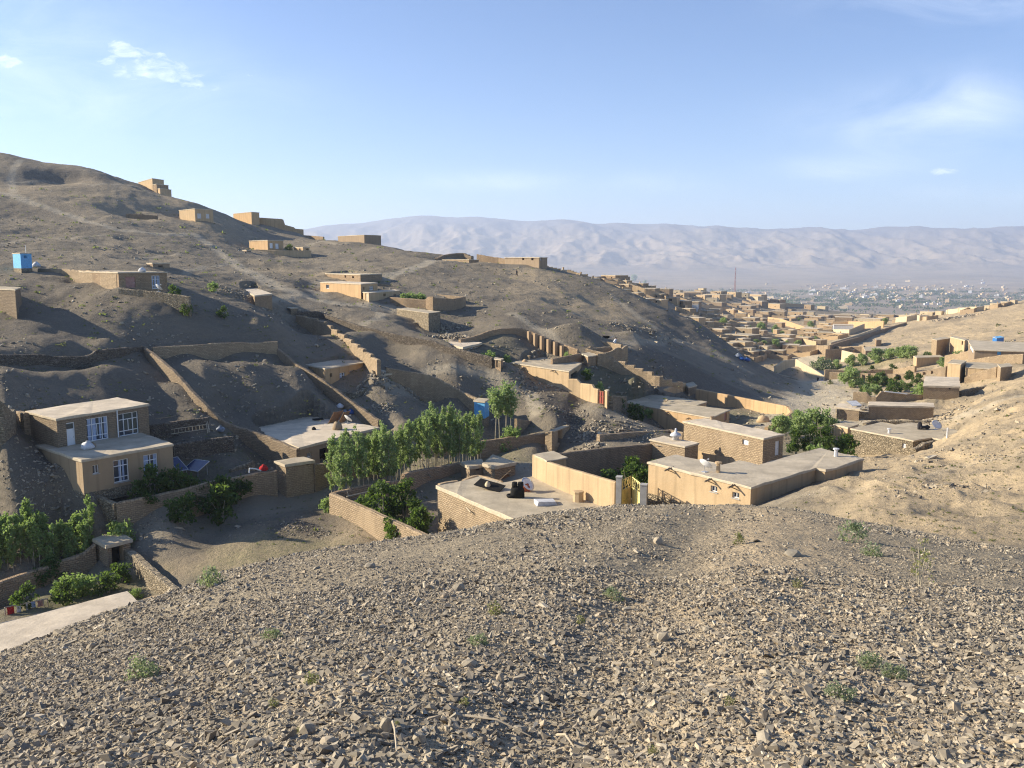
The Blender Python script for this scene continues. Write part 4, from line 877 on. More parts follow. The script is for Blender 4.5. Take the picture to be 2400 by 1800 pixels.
house('compound', 'orange walled compound on the skyline left of the stepped wall', 'house', [RA(2015,740,330), RA(2172,745,318), RA(2240,742,322)], 'plastero', 'roof', rt=.2)
fwall('compound_wall', 'low wall trailing off the skyline below the stepped orange wall', [RB(412,557,322), RB(585,571,312)], 'brickr', .6)
house('house', 'plain box house alone on the middle skyline', 'house', [RB(707,566,286), RB(935,572,270), RB(1080,572,277)], 'plasterd', 'roof', rt=.15)
house('house', 'small house with two white doors on the shaded hillside', 'house', [RB(-60,605,240), RB(100,606,232), RB(235,606,237)], 'plastero', 'roof', [op(1,'door:white',RB,118,147,625,670), op(1,'door:white',RB,168,198,630,676)], rt=.2)
fwall('terrace_wall', 'terrace wall below the small house with white doors', [RB(0,680,229), RB(190,688,228), RB(475,690,231)], 'plaster', .5)
house('hut', 'tiny mud hut at the end of the hillside terrace', 'hut', [RB(325,662,236), RB(405,664,231), RB(462,668,234)], 'plaster', 'roof', [op(1,'hole',RB,435,455,673,686)], rt=.2)
house('hut', 'lone mud hut under the hillside terrace', 'hut', [RA(2085,1055,222), RA(2130,1056,217), RA(2170,1056,221)], 'brickr', 'roof', rt=.2)
house('shed', 'pale-roofed shed by the track below the hillside', 'shed', [RA(2080,1390), RA(2200,1445,118), RA(2350,1425,123)], 'brickr', 'roofp', rt=.2)
# middle house group
h = house('house', 'long plastered house with a tiny barred window in the saddle', 'house', [RB(555,962,163), RB(905,975,150), RB(1050,974,158)], 'plastero', 'roofp', [op(0,'wins',RB,605,632,985,1018), op(1,'win',RB,982,1014,998,1032), op(1,'hole',RB,925,938,1005,1030)], rt=.15)
house('house', 'upper mud house with two square holes behind the long plastered house', 'house', [RB(600,888,180), RB(902,892,166), RB(1088,892,177)], 'brickr', 'roof', [op(0,'hole',RB,765,778,905,925), op(0,'hole',RB,830,848,912,928)], rt=.15)
house('annex', 'low annex with a pale wooden door in the saddle compound', 'annex', [RB(925,1048,150), RB(975,1052,146), RB(1245,1048,159)], 'plaster', 'roofp', [op(0,'door:pole',RB,945,972,1062,1122), op(1,'hole',RB,1100,1122,1062,1085), op(1,'hole',RB,1188,1212,1066,1085)], rt=.15)
fwall('courtyard_wall', 'mud courtyard wall with a tall gate pier in the saddle', [RB(1165,1094,149), RB(1300,1102,147), RB(1475,1118,145.5), RB(1480,1090,145.3), RB(1530,1088,144), RB(1560,1100,144.5), RB(1700,1108,149), RB(1800,1088,154)], 'brickr', .6, rag=.05)
fwall('courtyard_wall', 'back wall of the saddle compound sloping to the corner', [RB(1060,975,166), RB(1250,1005,166), RB(1500,1062,164), RB(1795,1088,156)], 'brickd', .5, rag=.08)
LB = 'square stone house standing alone below the saddle compound'
house('house', LB, 'house', [RB(1215,1192,142), RB(1490,1236,130), RB(1592,1236,133.5)], 'stone', 'roof', rt=.06, over=.03)
house('shed', 'brick cube at the head of the staircase wall', 'shed', [RB(270,1182,129), RB(300,1182,127), RB(358,1182,128)], 'brickd', 'roof', rt=.1)
# ridge houses
house('house', 'tan house on the ridge shoulder with a pale flat roof', 'house', [RB(1610,768,244), RB(1840,776,235), RB(1925,776,240)], 'brick', 'roof', rt=.15)
fwall('ruined_wall', 'dark humped ruin behind the ridge shoulder house', [RB(1555,755,247), RB(1640,725,252), RB(1740,712,254), RB(1800,715,254), RB(1870,740,252)], 'brickd', 1.2, rag=.3)
fwall('courtyard_wall', 'ridge-top mud wall leading to the grey house', [RB(1912,722,248), RB(2000,738,246), RB(2100,752,244), RB(2205,768,240)], 'brickr', .6, rag=.15)
house('house', 'grey house with square holes at the end of the ridge', 'house', [RC(-60,566,233), RC(235,564,222), RC(305,564,226)], 'plasterd', 'roofg', [op(0,'hole',RC,88,106,572,588), op(0,'hole',RC,166,186,573,590), op(1,'panel:bag',RC,245,257,575,592)], rt=.12, over=.25)
fwall('ruined_wall', 'broken terrace walls below the ridge-top houses', [RB(1880,870,222), RB(1990,915,219), RB(2090,950,215), RB(2140,985,213), RB(2212,1000,211)], 'brick', .6, rag=.3)
fwall('ruined_wall', 'curved wall stub on the ridge slope below the grey house', [RC(0,765,207), RC(60,740,208), RC(125,705,210)], 'brickd', .6, rag=.15)
fwall('ruined_wall', 'small square pier of a lost wall on the ridge slope', [RB(2010,790,226), RB(2050,800,225)], 'brick', .6, rag=.05)
# ---------------------------------------------------------------- right side
LB = 'stone-walled house with a flat roof and tumbled corner below the right hillside'
h = house('house', LB, 'house', [RR(420,1346,88), RR(730,1282), RR(880,1306), RR(1050,1282), RR(1655,1386), RR(1420,1470), RR(1250,1440), RR(1062,1468)], 'stone', 'roof', [op(7,'panel:bag',RR,945,985,1500,1550)], rt=.14)
P, ZR = GLOB[LB]
vent(onz(*RR(812,1398), ZR), 'white vent on the stone-walled house roof', .6)
b = MB(); p = onz(*RR(1175,1355), ZR); b.box(p+Vector((0,0,.25)), 1.2, .5, .25, .3); b.lathe(p+Vector((-.5,0,0)), [(.25,0),(.28,.5),(.15,.9),(.02,.95)], 8); b.lathe(p+Vector((.4,.1,0)), [(.2,0),(.22,.4),(.05,.5)], 8); tag(b.build('bundle', M['clothk']), 'dark bundle sitting on the stone-walled house roof', 'bundle')
dish(onz(*RR(1298,1358), ZR), .6, 'round white dish on the stone-walled house roof', az=.3)
b = MB(); p = pt(*RR(1415,1448,79)); b.tube([p, p+Vector((0,0,1.1))], .09, 6); tag(b.build('post', M['bag']), 'white post at the edge of the stone-walled house roof', 'post')
fwall('stone_wall', 'tumbled stone heap wall at the corner of the stone-walled house', [RR(1062,1560,78.5), RR(1170,1490,80), RR(1300,1470,82), RR(1420,1480,80), RR(1390,1540,76)], 'stone', .6, rag=.35)
house('gate_pier', 'mud pier with a dark side by the green garden', 'pier', [RR(245,1300,95), RR(385,1310,93), RR(490,1300,95)], 'plaster', 'roof', rt=.2)
fwall('stone_wall', 'stone wall running behind the stone-walled house to the red gate', [RR(560,1290,97), RR(650,1258,99), RR(900,1262,98.5), RR(1130,1265,98), RR(1390,1278,96)], 'stone', .5, rag=.15)
gr2 = empty('red_gate', pt(*RR(1400,1330,94.5))); tag(gr2, 'low red metal gate between stone walls', 'gate')
for k in range(2):
    pa, pb = pt(*RR(1398+k*118,1280+k*12,95-k*.7)), pt(*RR(1510+k*120,1292+k*14,94.3-k*.7)); b = MB(); u = pb-pa; u.z = 0; hh = 1.5; n3 = Vector((u.y,-u.x,0)).normalized()*.05
    Vq = [pa, pa+u, pa+u-Vector((0,0,hh)), pa-Vector((0,0,hh))]; b.add(Vq+[q+n3 for q in Vq], [(0,1,2,3),(4,7,6,5),(0,4,5,1),(1,5,6,2),(2,6,7,3),(3,7,4,0)])
    for t in (0,.33,.66,1): q = pa+u*t+n3; b.tube([q, q-Vector((0,0,hh))], .04, 4)
    for t in (0,.5,1): b.tube([pa+n3-Vector((0,0,hh*t)), pa+u+n3-Vector((0,0,hh*t))], .04, 4)
    b.build('gate_leaf', M['red'], gr2)
fwall('stone_wall', 'low stone wall going uphill from the red gate', [RR(1640,1310,93), RR(1740,1300,91.5), RR(1830,1310,90)], 'stone', .5, rag=.12)
h = house('house', 'low mud house with a long cream roof beside the road bend', 'house', [RR(606,1068), RR(604,1105,113), RR(1278,1118), RR(1265,1080)], 'brick', 'roofp', rt=.25)
house('annex', 'annex with a skylight roof at the road end of the cream-roofed house', 'annex', [RR(300,1082), RR(264,1122,113.5), RR(505,1146), RR(515,1106)], 'brickd', 'roofp', rt=.25)
panel(*RR(450,1112,114), 1.6, 1.6, .3, .2, 'pale solar panel on the annex roof at the road end', 'bag', lift=.4)
fwall('yard_wall', 'stone-footed yard wall below the annex at the road end', [RR(266,1145,113), RR(430,1165,113), RR(600,1178,112.6)], 'stone', .4)
fwall('yard_wall', 'tall mud-brick wall with a gap below the trees', [RR(445,966,127), RR(592,970,126), RR(595,1015,126), RR(692,1018,125.5), RR(697,955,125.5), RR(880,975,125.5), RR(1165,1000,126)], 'brick', .5, rag=.04)
b = MB(); b.tube([pt(*RR(770,962,125)), pt(*RR(970,985,125)), pt(*RR(1000,990,125))], .1, 6); tag(b.build('white_pole', M['white']), 'long white pole lying on the tall mud-brick wall', 'pole')
house('house', 'mud house with a bright pale roof on the right hillside', 'house', [RR(1172,900,125), RR(1545,908,124), RR(1535,842,134)], 'brick', 'roofp', [op(0,'hole',RR,1432,1458,922,942)], rt=.3)
fwall('stone_wall', 'dry-stone wall climbing the right hillside from the bright-roofed house', [RR(1548,960,128), RR(1650,935,130), RR(1800,905,132), RR(1990,862,135)], 'stone', .6, rag=.2)
house('wall_stub', 'tall free-standing wall stub casting a dark shadow on the right hillside', 'ruin', [RR(1940,682,143), RR(1972,684,139), RR(2090,682,141)], 'brick', 'roof', rt=.1)
house('house', 'square plastered block with a dark side near the blue-doored house', 'house', [RR(1422,664,152), RR(1555,668,150), RR(1612,664,155)], 'plaster', 'roof', rt=.12)
house('house', 'sunlit mud house end with a sloping courtyard wall on the right hillside', 'house', [RR(1615,655,158), RR(1612,668,150), RR(1945,672,147), RR(1950,655,156)], 'plaster', 'roof', rt=.12)
fwall('courtyard_wall', 'sloping mud wall in front of the sunlit house end', [RR(1600,815,148), RR(1700,770,147), RR(1935,705,144)], 'brick', .5, rag=.08)
fwall('terrace_wall', 'buttressed terrace wall under the blue-doored house', [RR(1560,655,164), RR(1700,628,160), RR(1850,604,157), RR(2000,582,155), RR(2212,572,152)], 'brick', .6, rag=.1)
fwall('garden_wall', 'long stepped garden wall below the green orchard', [RR(150,732,195), RR(350,742,194), RR(610,742,193), RR(640,732,193), RR(860,735,192), RR(930,720,190), RR(1000,712,186), RR(1010,700,185), RR(1090,700,182)], 'brick', .5, rag=.05)
fwall('garden_wall', 'buttressed garden wall climbing toward the plastered block', [RR(200,760,190), RR(480,770,186), RR(870,780,178), RR(1080,765,172), RR(1240,740,166), RR(1330,720,162), RR(1415,700,158)], 'brickd', .5, rag=.08)
for k, (x, y, d) in enumerate([(300,768,188),(485,775,184.5),(590,778,182),(875,785,176.5),(1000,778,173),(1088,770,170.5),(1155,762,168),(1240,750,164.8),(1345,735,161)]):
    p = pt(*RR(x,y,d)); b = MB(); b.box(p+Vector((0,-.3,-1.4)), .8, .9, 3, .3); tag(b.build('buttress', M['brickd']), 'mud buttress along the climbing orchard wall', 'buttress', 'buttresses of the orchard wall')
house('house', 'plain mud house with a blue-framed door at the orchard end', 'house', [RR(1065,592,208), RR(1102,602,204), RR(1372,606,206)], 'plaster', 'roof', [op(1,'door:blue',RR,1340,1368,628,695)], rt=.15)
fwall('yard_wall', 'stepped yard wall between the orchard house and the blue-doored house', [RR(1400,590,190), RR(1470,575,188), RR(1550,570,186), RR(1560,548,185), RR(1690,550,182)], 'brick', .5)
LB = 'long brown house with a blue door and white gable on the right hillside'
house('house', LB, 'house', [RR(1640,430,184), RR(1702,452,164), RR(2290,470,161), RR(2290,430,178)], 'plasterd', 'roofg', [op(0,'panel:bag',RR,1648,1690,450,545), op(1,'door:blue',RR,1935,1975,492,582), op(1,'wins',RR,2050,2070,498,528), op(1,'wins',RR,2132,2172,503,532)], rt=.2, over=.25)
house('rooftop_hut', 'small bright blue hut above the long brown house', 'hut', [RR(1888,395,190), RR(1930,396,187), RR(2005,396,189)], 'blued', 'blue', rt=.1, zb=zat(*RR(1930,432,187)))
house('house', 'sunlit mud house with a narrow dark door above the orchard', 'house', [RR(1450,395,214), RR(1598,405,205), RR(1636,400,208)], 'plaster', 'roof', [op(0,'hole',RR,1565,1580,440,478)], rt=.2)
house('ruin', 'roofless ruin with a lit gable beside the sunlit house', 'ruin', [RR(1255,415,216), RR(1310,412,212), RR(1445,412,218)], 'brick', 'roof', rt=.1)
house('house', 'square mud house front in the shade behind the orchard', 'house', [RR(545,496,275), RR(570,498,262), RR(815,502,262)], 'plasterd', 'roof', rt=.15)
fwall('yard_wall', 'L-shaped yard wall beside the square mud house front', [RR(330,535,262), RR(440,560,256), RR(560,575,254)], 'plasterp', .6)
fwall('yard_wall', 'stepped low wall behind the square mud house front', [RR(150,525,270), RR(325,520,272), RR(425,498,276), RR(555,495,274)], 'brick', .5)
house('pillar_hut', 'lone square pillar hut on the bare right hillside', 'hut', [RR(668,412,303), RR(682,414,297), RR(735,414,298)], 'brickr', 'roof', rt=.1)
fwall('boundary_wall', 'very long wall running diagonally up the right hillside', [RR(190,485,285), RR(330,440,305), RR(500,395,330), RR(640,350,352), RR(800,300,380), RR(990,245,415)], 'brickr', .8, rag=.05)
fwall('boundary_wall', 'lit stepped wall parallel to the long hillside wall', [RR(200,455,300), RR(420,395,325), RR(640,320,355), RR(720,280,372)], 'plasterp', .8, steps=9)
fwall('road_wall', 'bright plastered wall along the far village road', [RD(245,1258,238), RD(370,1330,229), RD(488,1405,220)], 'plasterp', .5, rag=.03)
fwall('road_wall', 'nearer bright plastered wall where the road bends', [RD(525,1368,217), RD(600,1430,208), RD(652,1490,201)], 'plasterp', .5, rag=.03)
fwall('road_wall', 'pale arched wall end by the narrow lane', [RD(60,1320,245), RD(140,1270,252), RD(230,1260,256)], 'plasterp', .5)
fwall('road_wall', 'short mud wall joining the two bright road walls', [RD(492,1350,218), RD(530,1352,217)], 'brick', .6)
house('roadside_house', 'dark shaded house with a row of beam ends facing the road', 'house', [RD(-60,1345,225), RD(130,1330,213), RD(255,1375,206)], 'brickd', 'roof', [op(1,'door:blued',RD,205,232,1385,1430)], rt=.2)
# ---------------------------------------------------------------- village houses down the valley
def vill(Zf, lst, grp, labels=None, dmin=255):
    for i, it in enumerate(lst):
        x, y, w, h = it[:4]; lb = it[4]; k = Zf(1, 0)[0]-Zf(0, 0)[0]
        px, py = Zf(x, y)[:2]; p = hit(px, py, dmin*K)
        if p is None or p.y > 1300*K: 
            a, s = ray(px, py); dd = 640*K; p = Vector((a*dd, dd, float(tz(a*dd, dd))))
        sc = p.y/F; W = w*k*sc; Hh = max(2.4, min(5.5, h*k*sc*.95)); W = max(3.5, min(W*.93, 36))
        dep = max(4, min(W*.7, 9)); yaw = it[5] if len(it) > 5 else random.uniform(-1.05, -.4)
        e = Vector((math.cos(yaw), math.sin(yaw), 0)); n = Vector((-e.y, e.x, 0)); sc2 = 1/(abs(e.x)+dep/W*abs(n.x)*.9); W *= min(1, sc2)
        c0 = p-e*W/2; zt = p.z+Hh
        P = [Vector((q.x, q.y, zt)) for q in (c0, c0+e*W, c0+e*W+n*dep, c0+n*dep)]
        mt = random.choice(['plaster','brick','brick','plasterd','plaster','brickr','plasterp']); rf = random.choice(['roof','roof','roofp'])
        ty = it[6] if len(it) > 6 else None
        if ty == 'white': mt, rf = 'bag', 'roofp'
        if ty == 'pale': mt, rf = 'plasterp', 'roofp'
        h = house3('house', lb, 'house', P, mt, rf, (), None, p.z-3.5, .1, .25, grp, nocarve=True)
        if w*k > 22 and ty != 'white':
            nw = max(1, int(W/4)); zc = p.z+Hh*.45
            for j in range(nw):
                if random.random() < .35: continue
                u = W*(j+.5)/nw; q = P[0]+e*u; q.z = zc; b = MB(); b.box(q+n*.03, 1.0 if random.random() < .7 else 1.5, .1, 1.1, yaw); b.build('window', M['dark'], h)
            if random.random() < .6:
                b = MB(); q = P[0]+e*W*random.uniform(.2,.8); q.z = zt; b.lathe(q+n*dep*.5, [(.3,-.1),(.28,.6),(.35,.8),(.05,.82)], 6); b.build('chimney', M['plaster'], h)
        if w*k > 18 and random.random() < .75:
            L_ = random.uniform(5, 11); xo = random.choice([-1, 1])*W*random.uniform(.1, .6); hw = random.uniform(1.6, 2.3)
            q0 = P[0]+e*max(0, xo); q1 = P[1]+e*min(0, xo)+e*random.uniform(0, 6)
            ring = [q0, q0-n*L_, q1-n*L_*random.uniform(.8, 1.1), q1]
            for A_, B_ in zip(ring, ring[1:]):
                b = MB(); m_ = 5; u_ = (B_-A_)/m_; ang = math.atan2(u_.y, u_.x)
                for jj in range(m_):
                    q = A_+u_*(jj+.5); gz = float(tz(q.x, q.y)); b.box(Vector((q.x, q.y, gz+hw/2-1)), u_.length+.02, .45, hw+2, ang)
                b.build('yard_wall', M[random.choice(['plaster','brick','brick'])], h)
GV = 'houses packed down the valley beyond the ridge'
V1 = [(390,655,110,20,'flat orange house peeping over the ridge line beside the grey house'),(625,710,45,25,'tiny dark block house on the ridge shoulder'),(715,735,110,30,'pale house behind the ridge shoulder, just above the dark bush'),
 (830,762,220,45,'wide walled house on the ridge shoulder left of the dark bush'),(970,770,50,30,'bright orange gable touching the dark bush'),(890,792,70,25,'pale car-sized shed under the walled ridge house'),(965,802,90,20,'low white roof below the dark ridge bush'),
 (1075,830,160,45,'house with a bright roof edge two rows under the dark bush'),(1150,872,220,40,'long lit wall house descending the ridge behind the slope'),(1290,882,180,50,'house with paired dark windows above the lit ridge wall'),(1240,920,140,30,'low house tucked under the long lit ridge wall'),
 (1370,955,140,45,'square house with a cream roof beside the dark ridge edge'),(1390,840,90,28,'house with a dark row of windows on the upper valley skyline'),(1500,845,90,25,'flat house second on the upper valley skyline'),(1630,860,70,30,'blue-grey windowed house below the telecom mast'),(1690,857,50,20,'small block right of the blue-grey windowed house'),
 (1400,882,130,35,'house in the second row under the dark-windowed house'),(1560,892,200,30,'wide brown house in the second valley row'),(1720,932,200,50,'big shaded house with a long front above the white container'),(1880,892,150,30,'low house at the lip of the upper village'),
 (2100,922,150,40,'ochre house at the open edge of the upper village'),(2105,985,150,45,'large ochre house with a dark side at the village edge'),(1765,990,130,40,'brown house right of the white container house'),(1930,990,130,30,'low pale roof between two ochre houses'),
 (2010,1022,140,40,'house with a bright roof below the open village edge'),(2045,1057,100,45,'orange cube house in the third valley row'),(1970,1097,120,50,'dark-fronted house beneath the orange cube'),(1880,1052,100,40,'house in shadow left of the orange cube'),
 (1740,1052,140,40,'house carrying a white water tank in the middle village'),(1645,1057,130,40,'ochre house right beneath the white container house'),(1545,1022,140,55,'white container-like house in the middle of the village',-.3,'white'),(1760,1130,120,30,'pale wall-like house under the water-tank house'),
 (1545,1150,190,70,'broad plastered house at the shadowed ridge edge'),(1820,1160,110,40,'house with a green strip of garden before it'),(1970,1162,180,40,'long ochre house behind the village garden trees'),(2130,1130,100,40,'small house beside the village tree'),
 (2000,1242,200,70,'broad mud house in the lower village with a straight parapet'),(1765,1242,150,60,'dark-walled house at the foot of the ridge'),(1940,1367,200,80,'shaded house with a pale roof at the valley bottom'),(1930,1282,310,30,'long pale roof stretching across the lower village'),
 (2140,1242,100,40,'house end joining the lower village tree'),(2040,1432,130,60,'house with a tarpaulin heap in front at the valley bottom'),(1900,1422,70,50,'mud gate room beside the blue tarpaulin heap'),(2150,1312,120,40,'garden house behind the lower village wall')]
vill(RC, V1, GV)
V2 = [(60,782,120,40,'house at the near edge of the upper terrace above the shaded field'),(230,772,100,25,'thin lit house on the upper terrace'),(330,792,130,30,'pale stepped house on the upper terrace'),(480,802,120,40,'house with a dark porch in the middle of the upper terrace'),
 (430,765,90,18,'far low roof behind the upper terrace'),(640,842,180,40,'house with a long dark wall on the lower terrace edge'),(830,812,150,35,'large terrace house with a bright front near the town haze'),(760,847,260,25,'long shaded wall house on the lower terrace edge'),
 (1040,852,230,20,'last low wall house of the terrace over the green plain'),(560,832,80,20,'small house above the long dark wall house'),(80,902,150,60,'orange house before the shaded field'),(190,842,80,20,'low house left of the shaded field'),
 (650,950,180,55,'ochre courtyard house with a yellow door'),(870,972,230,65,'ochre courtyard house with a blue door'),(480,987,110,40,'house with a pale roof left of the yellow-door house'),(350,1042,190,50,'low house with white corner pillars in mid village'),
 (650,1032,200,70,'white warehouse-like house at the foot of the long wall',-.3,'white'),(90,982,80,40,'house above the willow clump'),(190,1042,80,30,'low roof between two village trees'),(130,1092,150,30,'pale wall house by the village garden'),
 (340,1202,200,50,'rough house with a brush roof beside the road'),(700,1232,100,40,'little house with pale walls behind the orchard'),(60,1042,60,30,'house nested among the village trees'),(60,1162,110,30,'low garden house at the left of the road'),(590,1235,90,55,'roadside house behind the silver bush')]
vill(RD, V2, GV)
V3 = [(1180,932,130,55,'bright yellow courtyard house with two shrubs on the right ridge',-.85,'pale'),(1270,902,120,35,'bright house second along the right ridge',-.85,'pale'),(1370,892,140,45,'bright house third along the right ridge beside a dark gate',-.85,'pale'),(1470,882,70,40,'sunlit house before the rust-red gate on the right ridge',-.85,'pale'),
 (1570,867,40,40,'rust-dark block on the right ridge',-.6),(1660,852,60,30,'tiny sunlit house midway up the right ridge',-.85,'pale'),(1770,847,90,35,'sunlit house above the bare right slope',-.85,'pale'),(1890,832,40,20,'small flat house high on the right ridge',-.85,'pale'),
 (1960,817,100,35,'pale house with a dark doorway high on the right ridge',-.85,'pale'),(2040,802,80,30,'pale house next to last on the right ridge',-.85,'pale'),(2110,787,60,25,'topmost pale house on the right ridge',-.85,'pale'),(1350,922,90,22,'low dark-walled house under the bright right ridge row',-.1)]
vill(RD, V3, GV)
def gw_(label, Zf, pts, h, wall='plasterp', dm=255, th=.6):
    Q = []
    for x, y in pts:
        p = hit(*Zf(x, y)[:2], dm*K)
        if p is not None and p.y < 1300*K: Q.append(p)
    if len(Q) < 2: return
    o_pt = globals()['pt']
    o = None
    globals()['pt'] = lambda X_, Y_, D_: Vector((X_, D_, Y_))
    try: o = fwall('courtyard_wall', label, [(q.x, q.z+h, q.y) for q in Q], wall, th)
    finally: globals()['pt'] = o_pt
for lb, Zf, pts, h, m in [('bright courtyard wall under the first houses of the right ridge', RD, [(1105,945),(1200,935),(1300,918),(1420,898)], 3, 'plasterp'),('bright wall linking the upper houses of the right ridge', RD, [(1540,872),(1680,856),(1800,850),(1860,842)], 2.5, 'plasterp'),
  ('long pale wall across the middle of the upper village', RC, [(1000,850),(1150,895),(1290,935),(1330,960)], 3.5, 'plaster'),('mud wall bordering the upper village lane', RC, [(1200,830),(1400,900),(1640,905),(1800,960)], 3, 'brick'),('ochre wall stepping past the white container house', RC, [(1500,1030),(1700,1010),(1900,1030),(2060,1100)], 3, 'plaster'),
  ('garden wall along the lower village trees', RC, [(1560,1170),(1800,1185),(2050,1185),(2200,1180)], 3, 'brick'),('bottom garden wall of the lower village', RC, [(1800,1300),(2000,1310),(2212,1300)], 3, 'brick'),('wall lining the far side of the village lane', RC, [(2050,1380),(2150,1350),(2212,1330)], 2.5, 'plaster'),
  ('long terrace wall above the shaded field', RD, [(0,800),(150,810),(350,815),(560,830),(700,850)], 4, 'plaster'),('wall round the ochre courtyard houses', RD, [(540,1000),(700,985),(860,990),(1000,985)], 3.5, 'plastero'),('pale wall below the white warehouse-like house', RD, [(430,1060),(560,1050),(700,1055),(830,1000)], 3, 'plasterp'),('mud wall by the brush-roofed house', RD, [(250,1215),(420,1205),(640,1225),(830,1215)], 3, 'brick'),('low wall across the village gardens', RD, [(0,1110),(130,1120),(300,1130),(420,1160)], 2.5, 'plaster'),('orange wall beside the shaded field', RD, [(0,930),(120,950),(250,1000),(330,1030)], 3, 'plastero')]: gw_(lb, Zf, pts, h, m)
NB = []
for Zf, L_ in ((RC, V1), (RD, V2)):
    for it in L_: q = Zf(it[0], it[1])[:2]; NB.append((q[0], q[1], it[4]))
FILL = {}
for _ in range(4000):
    if len(FILL) >= 78: break
    x = random.uniform(1290, 2080); y = random.uniform(632, 838)
    if not (y > 650+max(0, x-1760)*.12 and y < 838-max(0, x-1860)*.4): continue
    p = hit(x, y, 255*K)
    if p is None or p.y > 1250*K: continue
    if any(abs(x-f[0]) < 26 and abs(y-f[1]) < 7 for f in FILL.values()) or any(abs(x-b_[0]) < 18 and abs(y-b_[1]) < 5 for b_ in NB): continue
    nb = min(NB, key=lambda b_: math.hypot(x-b_[0], (y-b_[1])*2.2))
    dx, dy = x-nb[0], y-nb[1]
    if abs(dx) > 95: continue
    rel = ('just right of' if dx > 0 else 'just left of') if abs(dx) > abs(dy)*2.2 else ('just below' if dy > 0 else 'just above')
    wd = nb[2].split()[:8]
    while wd[-1] in 'the a in of with by and under below beside at on above behind right left beneath across before over between to its two middle upper lower dark long white blue second first third small straight blue-grey dark-windowed ochre orange bright water-tank'.split(): wd.pop()
    nm = ' '.join(wd); key = f'plain mud house {rel} the {nm}'
    if key in FILL: continue
    FILL[key] = (x, y)
ident = lambda x, y, *d: (x, y)
for key, (x, y) in FILL.items(): vill(ident, [(x, y, random.uniform(20, 46), random.uniform(8, 13), key)], GV)
# far town on the plain
def townhouse(i):
    b = MB(); w, d, h = [(9,7,3.5),(14,8,4),(20,10,5),(8,8,6.5)][i]
    b.box((0,0,h/2-2), w, d, h+4, m=0); b.box((0,0,h+.15), w+.5, d+.5, .3, m=1); b.box((w*.2,0,h+1.2), w*.35, d*.6, 2, m=0)
    return b
TP = []
for i in range(4):
    for wm in ('plasterp','plaster','bag'): TP.append(townhouse(i).build('town_house', [M[wm], M['roofp']]))
tn = [0]*len(TP); k = 0; tries = 0
ZONE = [(2060,'white-roofed cluster in the middle of the far town'),(2400,'right reach of the far town'),(1900,'left reach of the far town near the mast')]
while k < 240 and tries < 4000:
    tries += 1
    x = random.gauss(2060, 190); y = random.choice([random.gauss(676, 7), random.gauss(690, 8), random.gauss(704, 10)])
    if not (1560 < x < 2480 and 655 < y < 728): continue
    p = hit(x, y, 1500)
    if p is None or p.y < 1500: continue
    i = random.choices(range(len(TP)), [3,3,1.2,3,3,1.5,1.2,1,.8,2,2,1])[0]
    o = TP[i] if tn[i] == 0 else TP[i].copy()
    if tn[i]: C.objects.link(o)
    tn[i] += 1; o.location = p; o.rotation_euler = (0, 0, random.uniform(-.8, .3)); s = random.uniform(.9, 1.7); o.scale = (s, s, s)
    r = 'near edge' if y > 698 else 'middle' if y > 683 else 'foot-hill edge'; w = 'whitewashed' if i % 3 == 2 else 'pale' if i % 3 == 0 else 'tan'; sh = ['small','long','large','tall'][i//3]
    side = 'below the telecom mast' if x < 1850 else 'among the valley trees' if x < 2100 else 'beyond the right ridge'
    tag(o, f'{sh} {w} town house on the {r} of the far plain {side}', 'house', 'houses of the far town'); k += 1
for i, o in enumerate(TP):
    if not tn[i]: bpy.data.objects.remove(o)
# telecom mast
a = ax(1722, -.04); D_ = 1500*K; base = float(tz(a*D_, D_)); o = empty('telecom_mast', (a*D_, D_, base)); tag(o, 'thin red lattice telecom mast over the far village', 'mast')
topz = ray(1722, 627)[1]*D_-base; b = MB()
for k in range(4):
    an = PI/4+k*PI/2; b.tube([(3.2*math.cos(an), 3.2*math.sin(an), -3), (.5*math.cos(an), .5*math.sin(an), topz)], .16, 5)
n = 12
for j in range(n):
    z0, z1 = topz*j/n, topz*(j+1)/n; r0, r1 = 3.2-(2.7*j/n), 3.2-(2.7*(j+1)/n)
    for k in range(4):
        a0, a1 = PI/4+k*PI/2, PI/4+(k+1)*PI/2
        b.tube([(r0*math.cos(a0), r0*math.sin(a0), z0), (r1*math.cos(a1), r1*math.sin(a1), z1)], .08, 4)
x = b.build('lattice', M['red']); x.parent = o
b = MB()
for an in (0, 2.1, 4.2): b.box((1.2*math.cos(an), 1.2*math.sin(an), topz*.94), .5, .5, 3)
x = b.build('antenna', M['bag']); x.parent = o
# ---------------------------------------------------------------- plants
def mk(key, kind, n, *a, **k): PROTO[key] = [plant_proto(kind, *a, **k) for _ in range(n)]
mk('poplar', 'poplar_tree', 7, 5.4, .66, 1000, .105, 'leaf', trunk=.05, bare=.22)
mk('whip', 'poplar_tree', 4, 3.5, .55, 700, .11, 'leafl', trunk=.03, bare=.15)
mk('tall', 'poplar_tree', 2, 7.4, 1.25, 900, .17, 'leaf', trunk=.08, bare=.5)
mk('fruit', 'leafy_tree', 4, 4.2, 1.7, 1500, .17, 'leafd', trunk=.09, bare=.15)
mk('bushd', 'leafy_bush', 4, 2.0, 1.2, 750, .14, 'leafd', trunk=.03, bare=.05)
mk('bushl', 'leafy_bush', 3, 1.6, 1.1, 700, .13, 'leafl', trunk=.03, bare=.05)
mk('silver', 'leafy_bush', 2, 4, 3.4, 1300, .3, 'leafs', trunk=.06, bare=.05)
mk('wild', 'leafy_tree', 4, 3.6, 2.2, 1500, .22, 'leaf', trunk=.1, bare=.12)
mk('tuft', 'desert_tuft', 4, .16, .16, 420, .014, 'leafs', trunk=.004, bare=.05)
